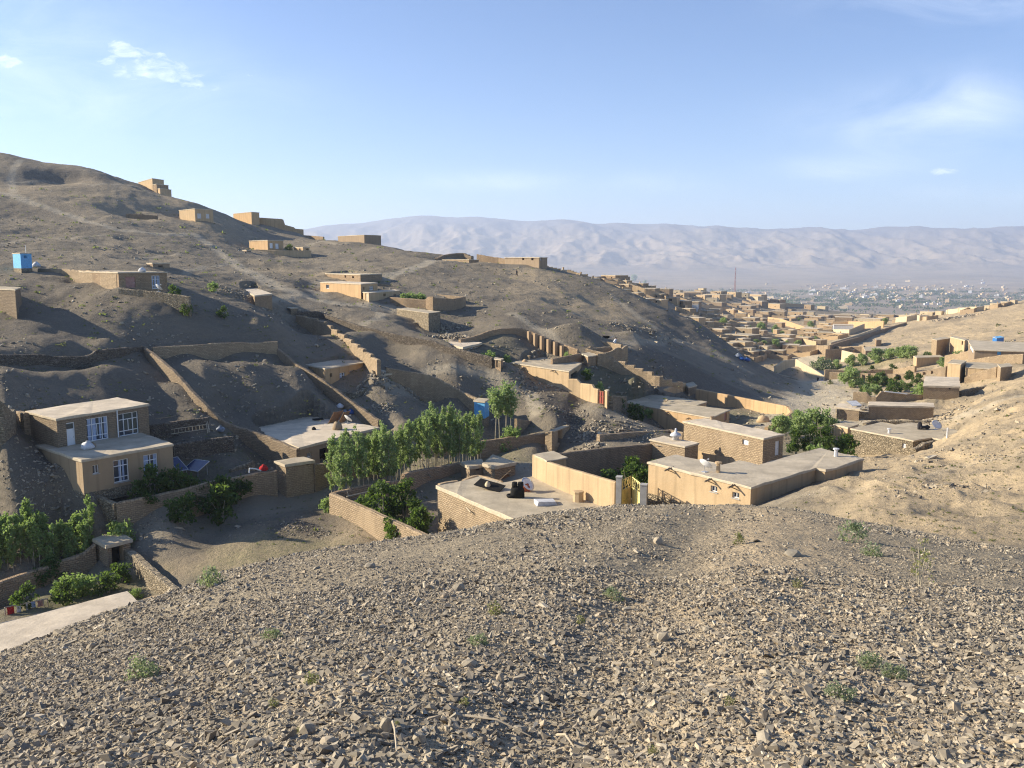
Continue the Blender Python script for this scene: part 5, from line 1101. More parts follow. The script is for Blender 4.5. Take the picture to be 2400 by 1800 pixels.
mk('tuftg', 'green_tuft', 3, .15, .1, 260, .012, 'leafy', trunk=.004, bare=.05)
mk('stalk', 'dry_stalk_plant', 1, .85, .28, 150, .03, 'leafy', trunk=.012, bare=.2)
# poplar row
row = []
for i in range(74):
    t = i/73; x = 782+(1122-782)*t+random.uniform(-9,9); d = 68.2+(82.5-68.2)*t+random.uniform(-1.4,3.0); row.append((x, d))
for i, (x, d) in enumerate(row):
    t = (x-782)/340
    where = ['at the lane end of the poplar row','in the dense left half of the poplar row','in the middle of the poplar row','in the thin right half of the poplar row','at the far right end of the poplar row'][min(4, max(0, int(t*5)))]
    plant('poplar', x, d, f'slim pale-barked young poplar {where}', 'tree', 'young poplars behind the courtyard wall', random.uniform(.84, 1.14))
for x, d, s in ((1160,92,1.0),(1172,92.5,1.05),(1186,93.5,.98),(1198,93,.9)): plant('tall', x, d, 'tall bare-trunked poplar in the clump beside the blue tower', 'tree', 'tall poplars beside the blue tower', s)
plant('bushl', 1200, 92, 'bright leafy bush at the foot of the tall poplars by the tower', 'bush', None, 1.4); plant('bushl', 1182, 91, 'small leafy bush between the tall poplar trunks', 'bush', None, 1.1)
plant('bushl', 770, 66.5, 'leafy sapling at the lane corner below the poplars', 'bush', None, .8)
for i in range(46):
    t = i/45; x = -35+245*t+random.uniform(-6,6); d = 56.6+(59.6-56.6)*t+random.uniform(-.5,1.4)
    plant('whip', x, d, ['sunlit poplar whip crowded at the picture edge of the sapling hedge','sunlit poplar whip in the middle of the sapling hedge','sunlit poplar whip nearest the gatehouse in the sapling hedge'][min(2, int(t*3))], 'tree', 'poplar whips behind the compound wall', random.uniform(.85,1.1))
for x, d, key, s, lb in [
  (900,62.5,'fruit',.95,'dark leafy fruit tree spreading in the walled courtyard'),(950,64,'fruit',.85,'dark fruit tree by the courtyard pilaster wall'),(985,60,'fruit',.75,'paler upright tree in the corner against the chimney house'),(870,64.5,'bushd',1.2,'vine bush draped over the courtyard pole'),(930,59,'bushd',1.1,'dark shrub low in the walled courtyard'),
  (1375,66,'bushd',.7,'little round shrub by the dark garden wall'),(1385,63,'bushd',1.1,'bushy shrub midway along the ochre garden wall'),(1428,63,'fruit',.75,'cone-shaped young tree behind the ochre garden wall'),(1475,64,'fruit',.8,'vine-covered tree behind the yellow gate'),(1500,63.5,'fruit',.85,'dense tree against the large ochre house'),(1482,70,'bushd',1.3,'dark round tree rising by the shaded garden wall'),(1538,72,'bushd',.9,'small bush against the low brick house'),
  (285,60.8,'bushl',1.3,'pale twin-topped shrub inside the garden wall'),(335,63.5,'bushd',1.3,'low dark shrub under the lower windows'),(365,64.5,'bushd',1.3,'dark shrub by the plinth of the two-storey house'),(405,65.5,'bushd',1.3,'dark tall bush at the corner of the two-storey house'),(440,66,'bushd',1.45,'dark garden bush before the solar panels'),(475,66.7,'bushd',1.45,'dark garden bush right of the solar panels'),(530,67,'bushd',1.2,'taller dark bush near the middle of the garden wall'),(560,68,'bushd',1.16,'small dark bush near the hedge bed kerb'),
  (425,62.6,'bushd',1.15,'dark shrub growing outside the garden wall, nearer the corner'),(520,64.6,'bushd',1.5,'large dark shrub growing outside the garden wall on the lane'),
  (545,69,'bushl',.7,'clipped green hedge at the left of the yard bed'),(560,69.3,'bushl',.7,'clipped green hedge in the centre of the yard bed'),(576,69.5,'bushl',.7,'clipped green hedge at the right of the yard bed'),
  (115,57,'bushd',1.0,'upright dark shrub against the compound wall at bottom left'),(170,54.5,'bushl',1.2,'broad sunlit bush behind the pale roof at bottom left'),(205,54.5,'bushl',.9,'second sunlit bush behind the pale roof'),(150,53,'bushd',.8,'dark bush beside the washing line'),(255,54.5,'bushd',.8,'dark bush below the gatehouse doorway'),(320,53.5,'bushl',.5,'small green bush at the foot of the lit compound wall'),(60,52,'bushd',.8,'dark bush under the hanging washing'),(285,56,'bushd',.7,'low dark bush in the compound corner'),
  (1145,113,'bushl',1.3,'bright bush beside the white windows of the cream-roofed house'),(1165,114,'bushl',1.0,'second bush by the cream-roofed house windows'),(1190,116,'bushl',.8,'thin sapling inside the curved ribbed wall'),
  (1330,117,'bushl',.8,'reedy bush at the foot of the curved wall'),(1375,109,'bushd',.8,'small tree in the courtyard behind the long plastered house'),(1402,106,'bushl',1.0,'leafy vine bush in the overgrown yard near the gate tower'),(1450,104,'bushd',.8,'straggling bush above the red door'),(1490,104,'bushd',1.1,'bush beside the sloping ochre wall'),(1520,106,'bushl',.8,'low bush along the stepped lit wall'),(1425,102,'bushl',.8,'low green bush just above the red door'),
  (1830,92,'wild',.75,'olive bush clump left of the road garden'),(1870,95,'wild',.8,'large olive bush overhanging the road garden'),(1915,97,'wild',.85,'tall feathery bush at the roadside'),(1945,96,'wild',.65,'feathery bush touching the mud pier'),
  (1865,80,'fruit',.65,'dark green tree behind the tall stone house'),(1900,80,'fruit',.7,'dark green tree in the middle of the sunken garden'),(1930,84,'fruit',.8,'tallest green tree of the sunken garden'),(1960,80,'fruit',.7,'bright green tree against the stone-walled house'),(1985,82,'bushd',1.2,'bush at the wall of the stone-walled house'),(1915,76,'bushl',1.2,'bright bush low in the sunken garden'),
  (1925,238,'silver',1.1,'silvery willow bush at the lane corner'),(1960,236,'wild',.85,'dark orchard tree next to the silvery willow'),(1995,232,'wild',.95,'dark orchard tree second after the silvery willow'),(2020,230,'wild',1.0,'broad dark tree left of the orchard centre'),(2055,228,'wild',1.15,'tallest dark tree in the orchard centre'),(2085,226,'wild',1.0,'dark orchard tree with a bare patch beneath'),(2108,224,'wild',.95,'dark orchard tree third from the plain house'),(2122,222,'wild',.95,'dark orchard tree second from the plain house'),(2135,220,'wild',1.0,'dark orchard tree touching the plain mud house'),
  (1992,172,'wild',1.35,'tall light green tree standing by the road'),(2058,170,'wild',.6,'garden tree in the terrace below the orchard wall'),(2045,166,'bushd',1.4,'round garden bush below the buttressed wall'),(2112,158,'wild',.5,'small tree in the middle of the terrace garden'),(2030,140,'wild',.55,'dark bush filling the wall gap'),(2050,141,'wild',.5,'second dark bush filling the wall gap'),(2160,133,'bushl',1.8,'bright shrub beside the bright-roofed house'),(2090,152,'bushd',1.2,'low bush in the terrace garden'),
  (2212,192,'wild',.75,'dark tree beside the stepped yard wall'),(2246,190,'wild',.8,'dark tree near the white gable'),(2175,212,'bushd',1.4,'dark shrub by the orchard house roof'),
  (408,104,'bushd',.9,'dark shrub right of the pink-shuttered house'),(437,101,'bushd',.9,'dark sapling below the pink-shuttered house'),(500,116,'bushl',.9,'scrubby green bush by the hillside rubble'),(522,104,'bushd',.8,'low dark bush on the hillside under the rubble'),
  (950,150,'bushl',1.2,'green bush in the saddle courtyard'),(968,150,'bushl',1.3,'larger green bush in the saddle courtyard'),(985,151,'bushl',1.1,'green bush touching the saddle gate pier'),(679,233,'bushd',1.5,'dark bush beside the white-doored hillside house')]:
    plant(key, x, d, lb, 'tree' if key in ('fruit','wild') else 'bush', None, s)
GB = [(1978,195),(2000,192),(2030,185),(2062,180),(2100,176),(2016,176),(2075,166),(2130,168),(2150,160),(2022,158),(2060,155),(2098,148),(2128,150),(1985,205),(2045,205),(2092,203),(2140,200),(2165,150)]
for x, d in GB: plant('bushd', x, d, 'low green shrub filling the walled terrace gardens beside the road', 'bush', 'shrubs of the terrace gardens', random.uniform(.7, 1.3))
for Zf, x, y, w, lb in [(RC,1055,775,90,'dark round bush on the ridge shoulder among houses'),(RD,60,1030,90,'grey-green tree in the middle village'),(RD,370,990,85,'dark round tree above the white warehouse-like house'),(RD,250,1170,110,'large tree by the far lane'),(RD,120,1060,60,'small village tree near the pale wall house'),(RD,410,1100,50,'pale slim tree at the lane mouth'),(RD,60,1170,110,'leafy garden at the near side of the village'),
  (RD,1010,965,80,'dark shrub beside the ochre blue-door house'),(RD,1190,905,60,'shrub in front of the bright yellow courtyard house'),(RC,2150,1215,120,'bright village tree at the edge of the lower village'),(RC,1830,1170,120,'garden bush strip in the middle village'),(RC,2180,1350,90,'light green tree in the lower village garden'),(RC,2110,1330,80,'low garden tree in the lower village'),(RC,2050,1200,60,'small bush over the lower village wall'),(RD,300,1100,60,'thin bush beside the village road'),(RD,160,1150,70,'garden bush beside the village tree'),(RD,540,1240,70,'dark bush behind the silvery willow'),(RC,1150,800,50,'small dark bush second on the ridge shoulder'),(RD,270,930,40,'small dark tree at the shaded field')]:
    px, py = Zf(x, y)[:2]; p = hit(px, py, 255*K)
    if p is None: continue
    d = p.y/K; plant('wild', px, d, lb, 'tree', None, max(.5, w/3.687*mpp(d)/5.0))
for i in range(0): pass
# far trees read as one mass
M['leafw'] = m_leaf('woods_leaf', (.02, .04, .02), (.05, .075, .03))
cl = []; 
for _ in range(5600):
    x = random.gauss(2040, 260); y = random.choice([random.gauss(699, 6), random.gauss(712, 9), random.gauss(684, 4)])
    if not (1500 < x < 2550 and 668 < y < 738): continue
    if pn(x/60, y/6) < -.04: continue
    p = hit(x, y, 1500)
    if p is not None and p.y < 4600: cl.append(p)
if cl:
    cl = np.array([tuple(p) for p in cl]); cc = np.repeat(cl, 5, 0)+rng.normal(size=(len(cl)*5, 3))*np.array([6, 4, 1.6])+np.array([0, 0, 3])
    v, q, t = leafmesh(cc, 3.6); o = npmesh('woods', v, q, M['leafw'], {'tint': t*.6}); tag(o, 'belt of dark trees around the far town', 'woods', kind='stuff')
# ---------------------------------------------------------------- small things
def person(x, d, label, top, legs, h=1.68, stride=.14, lean=0, arm='down', yaw=0, robe=False):
    d *= K; a = ax(x, -.12)
    for _ in range(3): z = float(tz(a*d, d)); a = ax(x, z/d)
    root = empty('person', (a*d, d, z)); root.rotation_euler = (0, 0, yaw); tag(root, label, 'person')
    s = h/1.7
    J = dict(pel=(0,0,.92), che=(lean*.5,0,1.22), nec=(lean,0,1.44), hea=(lean*1.15,0,1.56), top=(lean*1.2,.0,1.68), lk=(.09+stride*.6,.0,.5), lf=(.08+stride,0,.07), lt=(.2+stride,0,.03), rk=(-.05+stride*.2,.1,.5), rf=(-.08-stride,.1,.07), rt=(.04-stride,.1,.03), ls=(lean,-.19,1.38), le=(lean+.06,-.26,1.1), lh=(lean+.14,-.25,.86), rs=(lean,.19,1.38), re=(lean-.06,.26,1.1), rh=(lean+.02,.26,.86))
    if arm == 'fwd': J['le'] = (lean+.2,-.22,1.12); J['lh'] = (lean+.45,-.2,.95); J['re'] = (lean+.2,.22,1.12); J['rh'] = (lean+.45,.2,.95)
    ks = list(J); E = [('pel','che'),('che','nec'),('nec','hea'),('hea','top'),('pel','lk'),('lk','lf'),('lf','lt'),('pel','rk'),('rk','rf'),('rf','rt'),('nec','ls'),('ls','le'),('le','lh'),('nec','rs'),('rs','re'),('re','rh')]
    R = dict(pel=.15, che=.16, nec=.07, hea=.1, top=.07, lk=.075, lf=.05, lt=.04, rk=.075, rf=.05, rt=.04, ls=.075, le=.05, lh=.04, rs=.075, re=.05, rh=.04)
    me = bpy.data.meshes.new('body'); me.from_pydata([tuple(Vector(J[k])*s) for k in ks], [(ks.index(p), ks.index(q)) for p, q in E], [])
    o = bpy.data.objects.new('body', me); C.objects.link(o); o.parent = root
    m = o.modifiers.new('skin', 'SKIN'); 
    for i, k in enumerate(ks): me.skin_vertices[0].data[i].radius = (R[k]*s, R[k]*s)
    me.skin_vertices[0].data[0].use_root = True
    o.modifiers.new('sub', 'SUBSURF').render_levels = 1; me.materials.append(M['skin'])
    b = MB(); prof = [(.27 if robe else .2, .25 if robe else .75), (.23, .8), (.2, 1.0), (.22, 1.25), (.2, 1.42), (.09, 1.49)]
    b.lathe((0,0,0), [(r*s, zz*s) for r, zz in prof], 10, M=Matrix.Diagonal((.85, 1.1, 1))); 
    for v in b.v: v.x += lean*max(0, (v.z/s-.9))/.55
    for sy in (-1, 1):
        p = [Vector(J[k])*s for k in (('ls','le','lh') if sy < 0 else ('rs','re','rh'))]; b.tube([p[0], p[1], p[1].lerp(p[2], .85)], [.1*s, .08*s, .07*s], 7)
    x_ = b.build('tunic', M[top], smooth=True); x_.parent = root
    b = MB()
    for kk in (('lk','lf'),('rk','rf')):
        p = [Vector(J['pel'])*s]+[Vector(J[k])*s for k in kk]; b.tube([p[0]+Vector((0,.06 if kk[0] == 'rk' else -.06,0)), p[1], p[2]+Vector((0,0,.04))], [.13*s, .1*s, .085*s], 7)
    x_ = b.build('trousers', M[legs], smooth=True); x_.parent = root
    b = MB(); b.lathe(Vector((lean*1.15-.02,0,1.58))*s, [(.11*s,-.02),(.118*s,.05*s),(.09*s,.12*s),(.02,.14*s)], 10); x_ = b.build('hair', M['clothk'], smooth=True); x_.parent = root
    return root
person(1916.5, 212, 'person in dark clothes walking on the sunny road', 'clothk', 'clothk', 1.7, yaw=1.9); person(1926, 208, 'person in a long light-blue robe walking on the sunny road', 'clothbl', 'clothbl', 1.75, robe=True, yaw=1.7)
person(1441, 127, 'person in a white shirt pushing a wheelbarrow on the spoil ground', 'clothw', 'clothk', 1.68, lean=-.12, arm='fwd', yaw=PI); person(1211, 205, 'person in dark clothes standing on the ridge slope', 'clothk', 'clothk', 1.7, yaw=.4)
p = hit(1434, 797, 100); o = empty('wheelbarrow', p+Vector((-.9,0,0))); tag(o, 'dark wheelbarrow pushed over the spoil ground', 'wheelbarrow')
b = MB(); b.add([(-.5,-.3,.35),(.4,-.3,.35),(.4,.3,.35),(-.5,.3,.35),(-.75,-.4,.75),(.5,-.4,.7),(.5,.4,.7),(-.75,.4,.75)], [(3,2,1,0),(0,1,5,4),(1,2,6,5),(2,3,7,6),(3,0,4,7)]); x = b.build('tray', M['soot']); x.parent = o
b = MB(); b.tube([(-.7,0,.25),(.5,-.3,.4),(1.2,-.28,.75)], .03, 5); b.tube([(-.7,0,.25),(.5,.3,.4),(1.2,.28,.75)], .03, 5); b.tube([(.35,-.3,.4),(.4,-.3,0)], .03, 5); b.tube([(.35,.3,.4),(.4,.3,0)], .03, 5); x = b.build('frame', M['metal']); x.parent = o
b = MB(); b.lathe((0,0,0), [(.05,-.05),(.2,-.05),(.22,0),(.2,.05),(.05,.05)], 12, M=Matrix.Rotation(PI/2, 3, 'X')); x = b.build('wheel', M['soot']); x.parent = o; x.location = (-.72,0,.22)
# bottom-left compound
house('house', 'nearest house with a broad cream roof at the bottom left', 'house', [(-160,1503),(295,1388,50),(337,1427),(60,1600)], 'brick', 'roofp', zb=-22*K, rt=.3, over=.15)
fwall('compound_wall', 'shaded mud-brick wall between the sapling hedge and the bottom-left compound', [RE(-200,1045,53.5), RE(0,965,55), RE(440,820,57.2), RE(740,715,58.6), RE(815,640,59)], 'brickr', .5, rag=.05)
house('gatehouse', 'small mud gatehouse with a dark doorway by the lane', 'gatehouse', [RE(820,595), RE(925,650,58), RE(1125,600), RE(1010,530)], 'brickr', 'roof', [op(1,'hole',RE,968,1066,650,860)], rt=.28, over=.16, hb=3.6)
fwall('compound_wall', 'rough lit wall falling from the gatehouse toward the gravel hill', [RE(1110,690,59), RE(1190,745,57.5), RE(1290,840,55.3), RE(1430,960,53), RE(1600,1090,50.5)], 'stone', .6, rag=.1)
fwall('rim_wall', 'low mud rim beside the bottom-left cream roof', [RE(1190,1150,50.5), RE(1300,1105,51.5), RE(1480,1080,51.8), RE(1560,1095,51)], 'plaster', .6, rag=.1)
lr = empty('washing_line', pt(*RE(200,1190,51.5))); tag(lr, 'wooden washing line frame behind the bottom-left roof', 'washing line')
pa, pb = pt(*RE(40,1195,51)), pt(*RE(410,1118,52.5)); b = MB(); b.tube([pa, pb], .05, 6); b.build('rail', M['pole'], lr)
for q in (pa, pa.lerp(pb, .9), pb):
    b = MB(); b.tube([q, q+Vector((0,0,-2.2))], .05, 6); b.build('post', M['pole'], lr)
def cloth(t0, t1, h, m, lb):
    b = MB(); n = 6; V = []
    for j in range(4):
        for i in range(n+1): q = pa.lerp(pb, t0+(t1-t0)*i/n); V.append(q+Vector((.03*math.sin(i*1.7+j), -.07+.05*math.sin(i*2.3+j*.8), -h*j/3)))
    V2 = V+[v+Vector((.0,.02,0)) for v in V]; N = len(V); Fq = [(j*(n+1)+i, j*(n+1)+i+1, (j+1)*(n+1)+i+1, (j+1)*(n+1)+i) for j in range(3) for i in range(n)]
    b.add(V2, Fq+[tuple(N+k for k in f[::-1]) for f in Fq]); tag(b.build('cloth', M[m]), lb, 'laundry', 'washing on the line')
cloth(.05,.22,.55,'clothr','red cloth hanging first on the washing line'); cloth(.27,.38,.6,'bag','white patterned cloth hanging next to the red one'); cloth(.5,.54,.65,'bag','narrow white cloth hanging alone mid-line'); cloth(.62,.72,.4,'clothbl','pale blue cloth near the far end of the washing line'); cloth(.76,.89,.45,'pink','faded red cloth at the far end of the washing line')
# stick fence, tarps, washing rail by gate hut
b = MB()
for i in range(40):
    t = i/39; x, y, *_ = A8(1240+440*t, 985-75*t); q = pt(x, y, 90+4*t); b.tube([q+Vector((0,0,.2*random.random())), q+Vector((random.uniform(-.1,.1),0,-1.6))], .03, 4)
b.tube([pt(*A8(1235,990,89.9)), pt(*A8(1690,908,94.1))], .06, 5); tag(b.build('stick_fence', M['pole']), 'fence of upright sticks above the sunken garden', 'fence')
b = MB(); b.tube([pt(*A6(310,1320,68)), pt(*A6(312,1283,68)), pt(*A6(360,1285,68.5)), pt(*A6(410,1303,69))], .07, 6); tag(b.build('white_rail', M['white']), 'bent white rail above the garden wall near the gate hut', 'rail')
sack(600, 1000, -10, .8, 'red bundle on the wall top beside the white rail', 'clothr', 'bundle', name='bundle'); bpy.data.objects['bundle'] if False else None
for o in C.objects:
    if o.get('label') == 'red bundle on the wall top beside the white rail': o.location = pt(*A6(435,1298,69.4))
b = MB(); b.tube([pt(*RF(785,605,65)), pt(*RF(970,562,67))], .06, 6); b.tube([pt(*RF(930,572,66.6)), pt(*RF(932,660,66.6))], .04, 5); b.tube([pt(*RF(790,565,65)), pt(*RF(800,600,65))], .04, 5); tag(b.build('trellis_pole', M['pole']), 'grey pole trellis across the courtyard corner', 'trellis')
b = MB(); b.tube([pt(*RF(1440,320,75)), pt(*RF(1510,440,73))], .07, 6); tag(b.build('leaning_pole', M['wood']), 'thick pole leaning on the pilastered courtyard wall', 'pole')
for x, y, s, m, lb in ((1985,1440,1.4,'tarpb','crumpled bright blue tarpaulin heap at the ridge foot'),(1955,1420,1.8,'tarp','grey junk heap left of the blue tarpaulin'),(2030,1450,1.5,'tarpb','rounded blue tarpaulin bundle at the right of the junk heap')):
    px, py = RC(x, y)[:2]; p = hit(px, py+3, 120*K); o = sack(px, py, -20, s, lb, m, 'heap', name='tarp_heap', sq=.7); o.location = p
# ---------------------------------------------------------------- stones
def stones(P, size, flat=.55):
    n = len(P); base = np.array([(x, y, z) for z in (-1, 1) for y in (-1, 1) for x in (-1, 1)], float)*.5
    v = np.repeat(base[None], n, 0)
    v = v*(1+rng.uniform(-.58, .5, (n, 8, 3)))
    v[:, 4:, :2] *= rng.uniform(.55, 1.0, (n, 1, 1)); v[:, 4:, :2] += rng.uniform(-.15, .15, (n, 1, 2))
    sc = np.stack([rng.uniform(.8, 2.1, n), rng.uniform(.6, 1.15, n), rng.uniform(flat*.5, flat*1.4, n)], 1)*size[:, None]
    v *= sc[:, None, :]
    th = rng.uniform(0, 2*PI, n); ti = rng.normal(0, .42, n); tj = rng.normal(-.1, .42, n)
    def rot(v, ang, i, j):
        c, s = np.cos(ang)[:, None], np.sin(ang)[:, None]; a, b = v[:, :, i].copy(), v[:, :, j].copy(); v[:, :, i] = a*c-b*s; v[:, :, j] = a*s+b*c
    rot(v, ti, 1, 2); rot(v, tj, 0, 2); rot(v, th, 0, 1)
    v += P[:, None, :]+np.array([0, 0, 1])*(size*.16)[:, None, None]
    q = np.array([(0,2,3,1),(4,5,7,6),(0,1,5,4),(2,6,7,3),(0,4,6,2),(1,3,7,5)])
    Q = (np.arange(n)[:, None, None]*8+q[None]).reshape(-1, 4); t = np.repeat(rng.random(n), 8)
    return v.reshape(-1, 3), Q, t
gs = G('gravel_stone', .85, .2); t = gs.attr('tint'); r_ = gs.n('ShaderNodeValToRGB'); gs.L(t, r_.inputs[0])
for i, (p_, c_) in enumerate([(0,(.14,.122,.095)),(.3,(.265,.228,.17)),(.7,(.41,.355,.26)),(.93,(.48,.385,.26)),(1,(.62,.55,.42))]):
    e_ = r_.color_ramp.elements[i] if i < 2 else r_.color_ramp.elements.new(p_); e_.position = p_; e_.color = (*c_, 1)
gs.col(gs.mix(gs.math('MULTIPLY', gs.rng(gs.noise(gs.pos(), 30, 4), .35, .7), .5), r_.outputs[0], (.15, .125, .1)))
def crest_d(a):
    xs = np.array([c[0] for c in CREST]); ys = np.array([c[2] for c in CREST]); aa = np.array([ray(c[0], c[1])[0] for c in CREST]); return np.interp(a, aa, ys)
def fgpts(n, dlo, dhi, dens=2.0):
    d = (dlo**dens+(dhi**dens-dlo**dens)*rng.random(n*2))**(1/dens); a = rng.uniform(-.72, .72, n*2); ok = d < crest_d(a)*1.15; d, a = d[ok][:n], a[ok][:n]
    x = a*d; return np.stack([x, d, tz(x, d)], 1)
P = fgpts(185000, 2.2, 24); 
gd = gdist(P[:, 0], P[:, 1]); sand = np.clip(fbm(P[:, 0]/2.2+30, P[:, 1]/2.2, 3)-.05, 0, 1)*1.6*(P[:, 0] > -2); trk = .85*np.exp(-((gd-1.2)/.75)**2)*(P[:, 0] > np.interp(P[:, 1], [3, 20], [.15, 4.5])); den = .75+.5*fbm(P[:, 0]/3.2+9, P[:, 1]/3.2, 3)-sand-trk; P = P[rng.random(len(P)) < np.clip(den, .12, 1)]; gd = gdist(P[:, 0], P[:, 1])
big = np.clip(.75+.8*fbm(P[:, 0]/5+2, P[:, 1]/5, 2), .5, 1.5)
sz = np.clip(rng.lognormal(math.log(.0225), .52, len(P)), .01, .1)*big*(1+.35*np.exp(-((gd-.6)/.5)**2))*np.interp(P[:, 1], [2, 6, 20], [.46, .66, 1.1])*np.interp(P[:, 0]/P[:, 1], [.05, .2], [1, .72])
v1, q1, t1 = stones(P, sz, .56)
P2 = fgpts(60000, 2.0, 9.5, 1.6); v2, q2, t2 = stones(P2, np.clip(rng.lognormal(math.log(.016), .4, len(P2)), .006, .04))
o = npmesh('gravel', np.concatenate([v1, v2]), np.concatenate([q1, q2+len(v1)]), gs.m, {'tint': np.concatenate([t1, t2])}); tag(o, 'sharp grey-brown gravel covering the near hill', 'gravel', kind='stuff')
# dry scrub on the slopes
M['scrub'] = m_leaf('scrub_leaf', (.13, .12, .06), (.22, .19, .1))
pts = []; sz_ = []
for _ in range(6500):
    x = random.uniform(-120, 2520); y = random.uniform(440, 1280); p = hit(x, y, 30)
    if p is None or p.y > 380 or fbm(np.array([p.x/11+50]), np.array([p.y/11]), 3)[0] < -.05: continue
    r = max(.07, p.y*.0016)*random.lognormvariate(0, .35)
    for k in range(7): pts.append((p.x+random.gauss(0, r*.5), p.y+random.gauss(0, r*.5), p.z+r*random.uniform(.05, .5))); sz_.append(r*.45)
v, q, t = leafmesh(np.array(pts), np.array(sz_)[:, None]); o = npmesh('dry_scrub', v, q, M['scrub'], {'tint': t}); tag(o, 'dry tufts of scrub dotting the slopes', 'scrub', kind='stuff')
# stones strewn over the slopes beyond
pts = []; szs = []
for _ in range(15000):
    x = random.uniform(-150, 2550); y = random.uniform(500, 1290); p = None
    p = hit(x, y, 34)
    if p is None or p.y > 330: continue
    if fbm(np.array([p.x/14]), np.array([p.y/14]), 3)[0] < .02: continue
    pts.append(tuple(p)); szs.append(min(.4, max(.05, p.y*.0013*random.lognormvariate(0, .5))))
P = np.array(pts); v1, q1, t1 = stones(P, np.array(szs), .7); o = npmesh('scattered_stones', v1, q1, gs.m, {'tint': t1}); tag(o, 'loose stones strewn across the dry slopes', 'stones', kind='stuff')
pts = []; szs = []
for x, y, r, n, s, dm in [(1375,1015,2.6,200,.24,60),(1345,985,2.6,120,.2,60),(1310,960,2.4,70,.2,60),(1040,770,3.5,200,.3,100),(1060,790,3,140,.3,100),(1385,1050,1.5,60,.35,60),(965,915,1.6,180,.3,60),(900,955,1.6,90,.2,60),(690,1235,2.0,150,.10,45),(750,1250,1.0,90,.10,45),(1460,1010,4,150,.25,60),(1555,995,3,100,.25,60),(2330,810,3.5,120,.6,150),(2175,995,4,150,.3,60),(560,690,5,90,.3,80),(880,880,2.5,90,.35,80),(1470,770,3,50,.35,110),(1540,785,4,80,.35,110),(120,1110,2.5,90,.16,50),(80,1150,2.5,90,.14,50),(240,1000,1,30,.25,60),(1240,905,4,140,.25,80),(1700,985,8,60,.25,90),(350,1220,1.4,80,.1,50),(520,1180,2.0,90,.09,50),(2240,745,9,160,.9,200),(2250,1140,2.2,60,.14,34),(2130,1160,1.5,30,.1,34),(2330,1080,2.4,50,.14,40),(2200,1060,2.4,40,.12,40)]:
    p = hit(x, y, dm)
    if p is None: continue
    for _ in range(n):
        px, py = random.gauss(p.x, r*.5), random.gauss(p.y, r*.5); e = math.hypot(px-p.x, py-p.y)/r; pts.append((px, py, float(tz(px, py))+max(0, .5*(1-e))*s*1.2*random.random())); szs.append(s*random.uniform(.35, 1.2))
v1, q1, t1 = stones(np.array(pts), np.array(szs), .8); o = npmesh('rubble', v1, q1, gs.m, {'tint': t1}); tag(o, 'broken rock rubble lying in heaps and pits', 'rubble', kind='stuff')
def rock(x, y, w, h, label, tintc=None):
    p = hit(x, y, 1.5, 60); d = p.y; b = bmesh.new(); bmesh.ops.create_icosphere(b, subdivisions=2, radius=1)
    sx, sz_ = w*d/F*.5, h*d/F*.62; sd = random.random()*50
    for v in b.verts:
        c = v.co; k = 1+.35*float(pn(c.x*1.3+sd, c.y*1.3+c.z)); c *= k
        for nrm, t in ((Vector((.8,-.3,.5)).normalized(), .72), (Vector((-.6,-.5,.6)).normalized(), .75), (Vector((0,.2,1)).normalized(), .7), (Vector((.1,-1,.1)).normalized(), .68)):
            e = c.dot(nrm)-t
            if e > 0: c -= nrm*e
        v.co = Vector((c.x*sx, c.y*sx*.8, c.z*sz_))
    me = bpy.data.meshes.new('rock'); b.to_mesh(me); b.free(); me.attributes.new('tint', 'FLOAT', 'POINT').data.foreach_set('value', np.full(len(me.vertices), random.uniform(.5, .85), np.float32)); me.materials.append(gs.m)
    o = bpy.data.objects.new('rock', me); C.objects.link(o); o.location = p+Vector((0,0,sz_*.45)); o.rotation_euler = (random.uniform(-.2,.2), random.uniform(-.2,.2), random.uniform(-.5,.5)); tag(o, label, 'rock')
for x, y, w, h, lb in [(905,1712,32,46,'pale upright pointed rock near the lower middle of the gravel'),(983,1740,38,34,'square brown rock behind the bottom edge middle'),(720,1718,46,34,'pale sloping rock with yellow flowers beside it'),(1172,1598,22,28,'small upright tan rock right of the gravel centre'),(1543,1275,24,24,'grey stone with a lit flat top below the crest'),(1860,1302,46,16,'flat pale slab lying on the far gravel'),(1848,1358,14,14,'round dark stone near the dry stalk plant'),(955,1265,12,12,'small pale stone on the crest'),(1100,1560,40,18,'long brown stone pair in the gravel middle'),(770,1745,44,26,'grey rock at the bottom edge'),(1215,1715,40,20,'dark flat rock near the bottom middle'),(868,1330,30,14,'flat pale stone on the upper gravel'),(1075,1385,34,24,'dark angular stone in a stony patch'),(1555,1500,36,26,'brown stone in the stony band'),(215,1520,24,18,'brown stone near the bottom-left crest'),(1400,1680,40,26,'tan stone in the coarse right patch'),(600,1750,50,30,'broad grey stone at the bottom edge left of middle'),(2365,1740,30,22,'grey stone at the bottom right'),(550,1560,34,20,'dark flat stone left of the gravel middle')]:
    rock(x, y, w, h, lb)
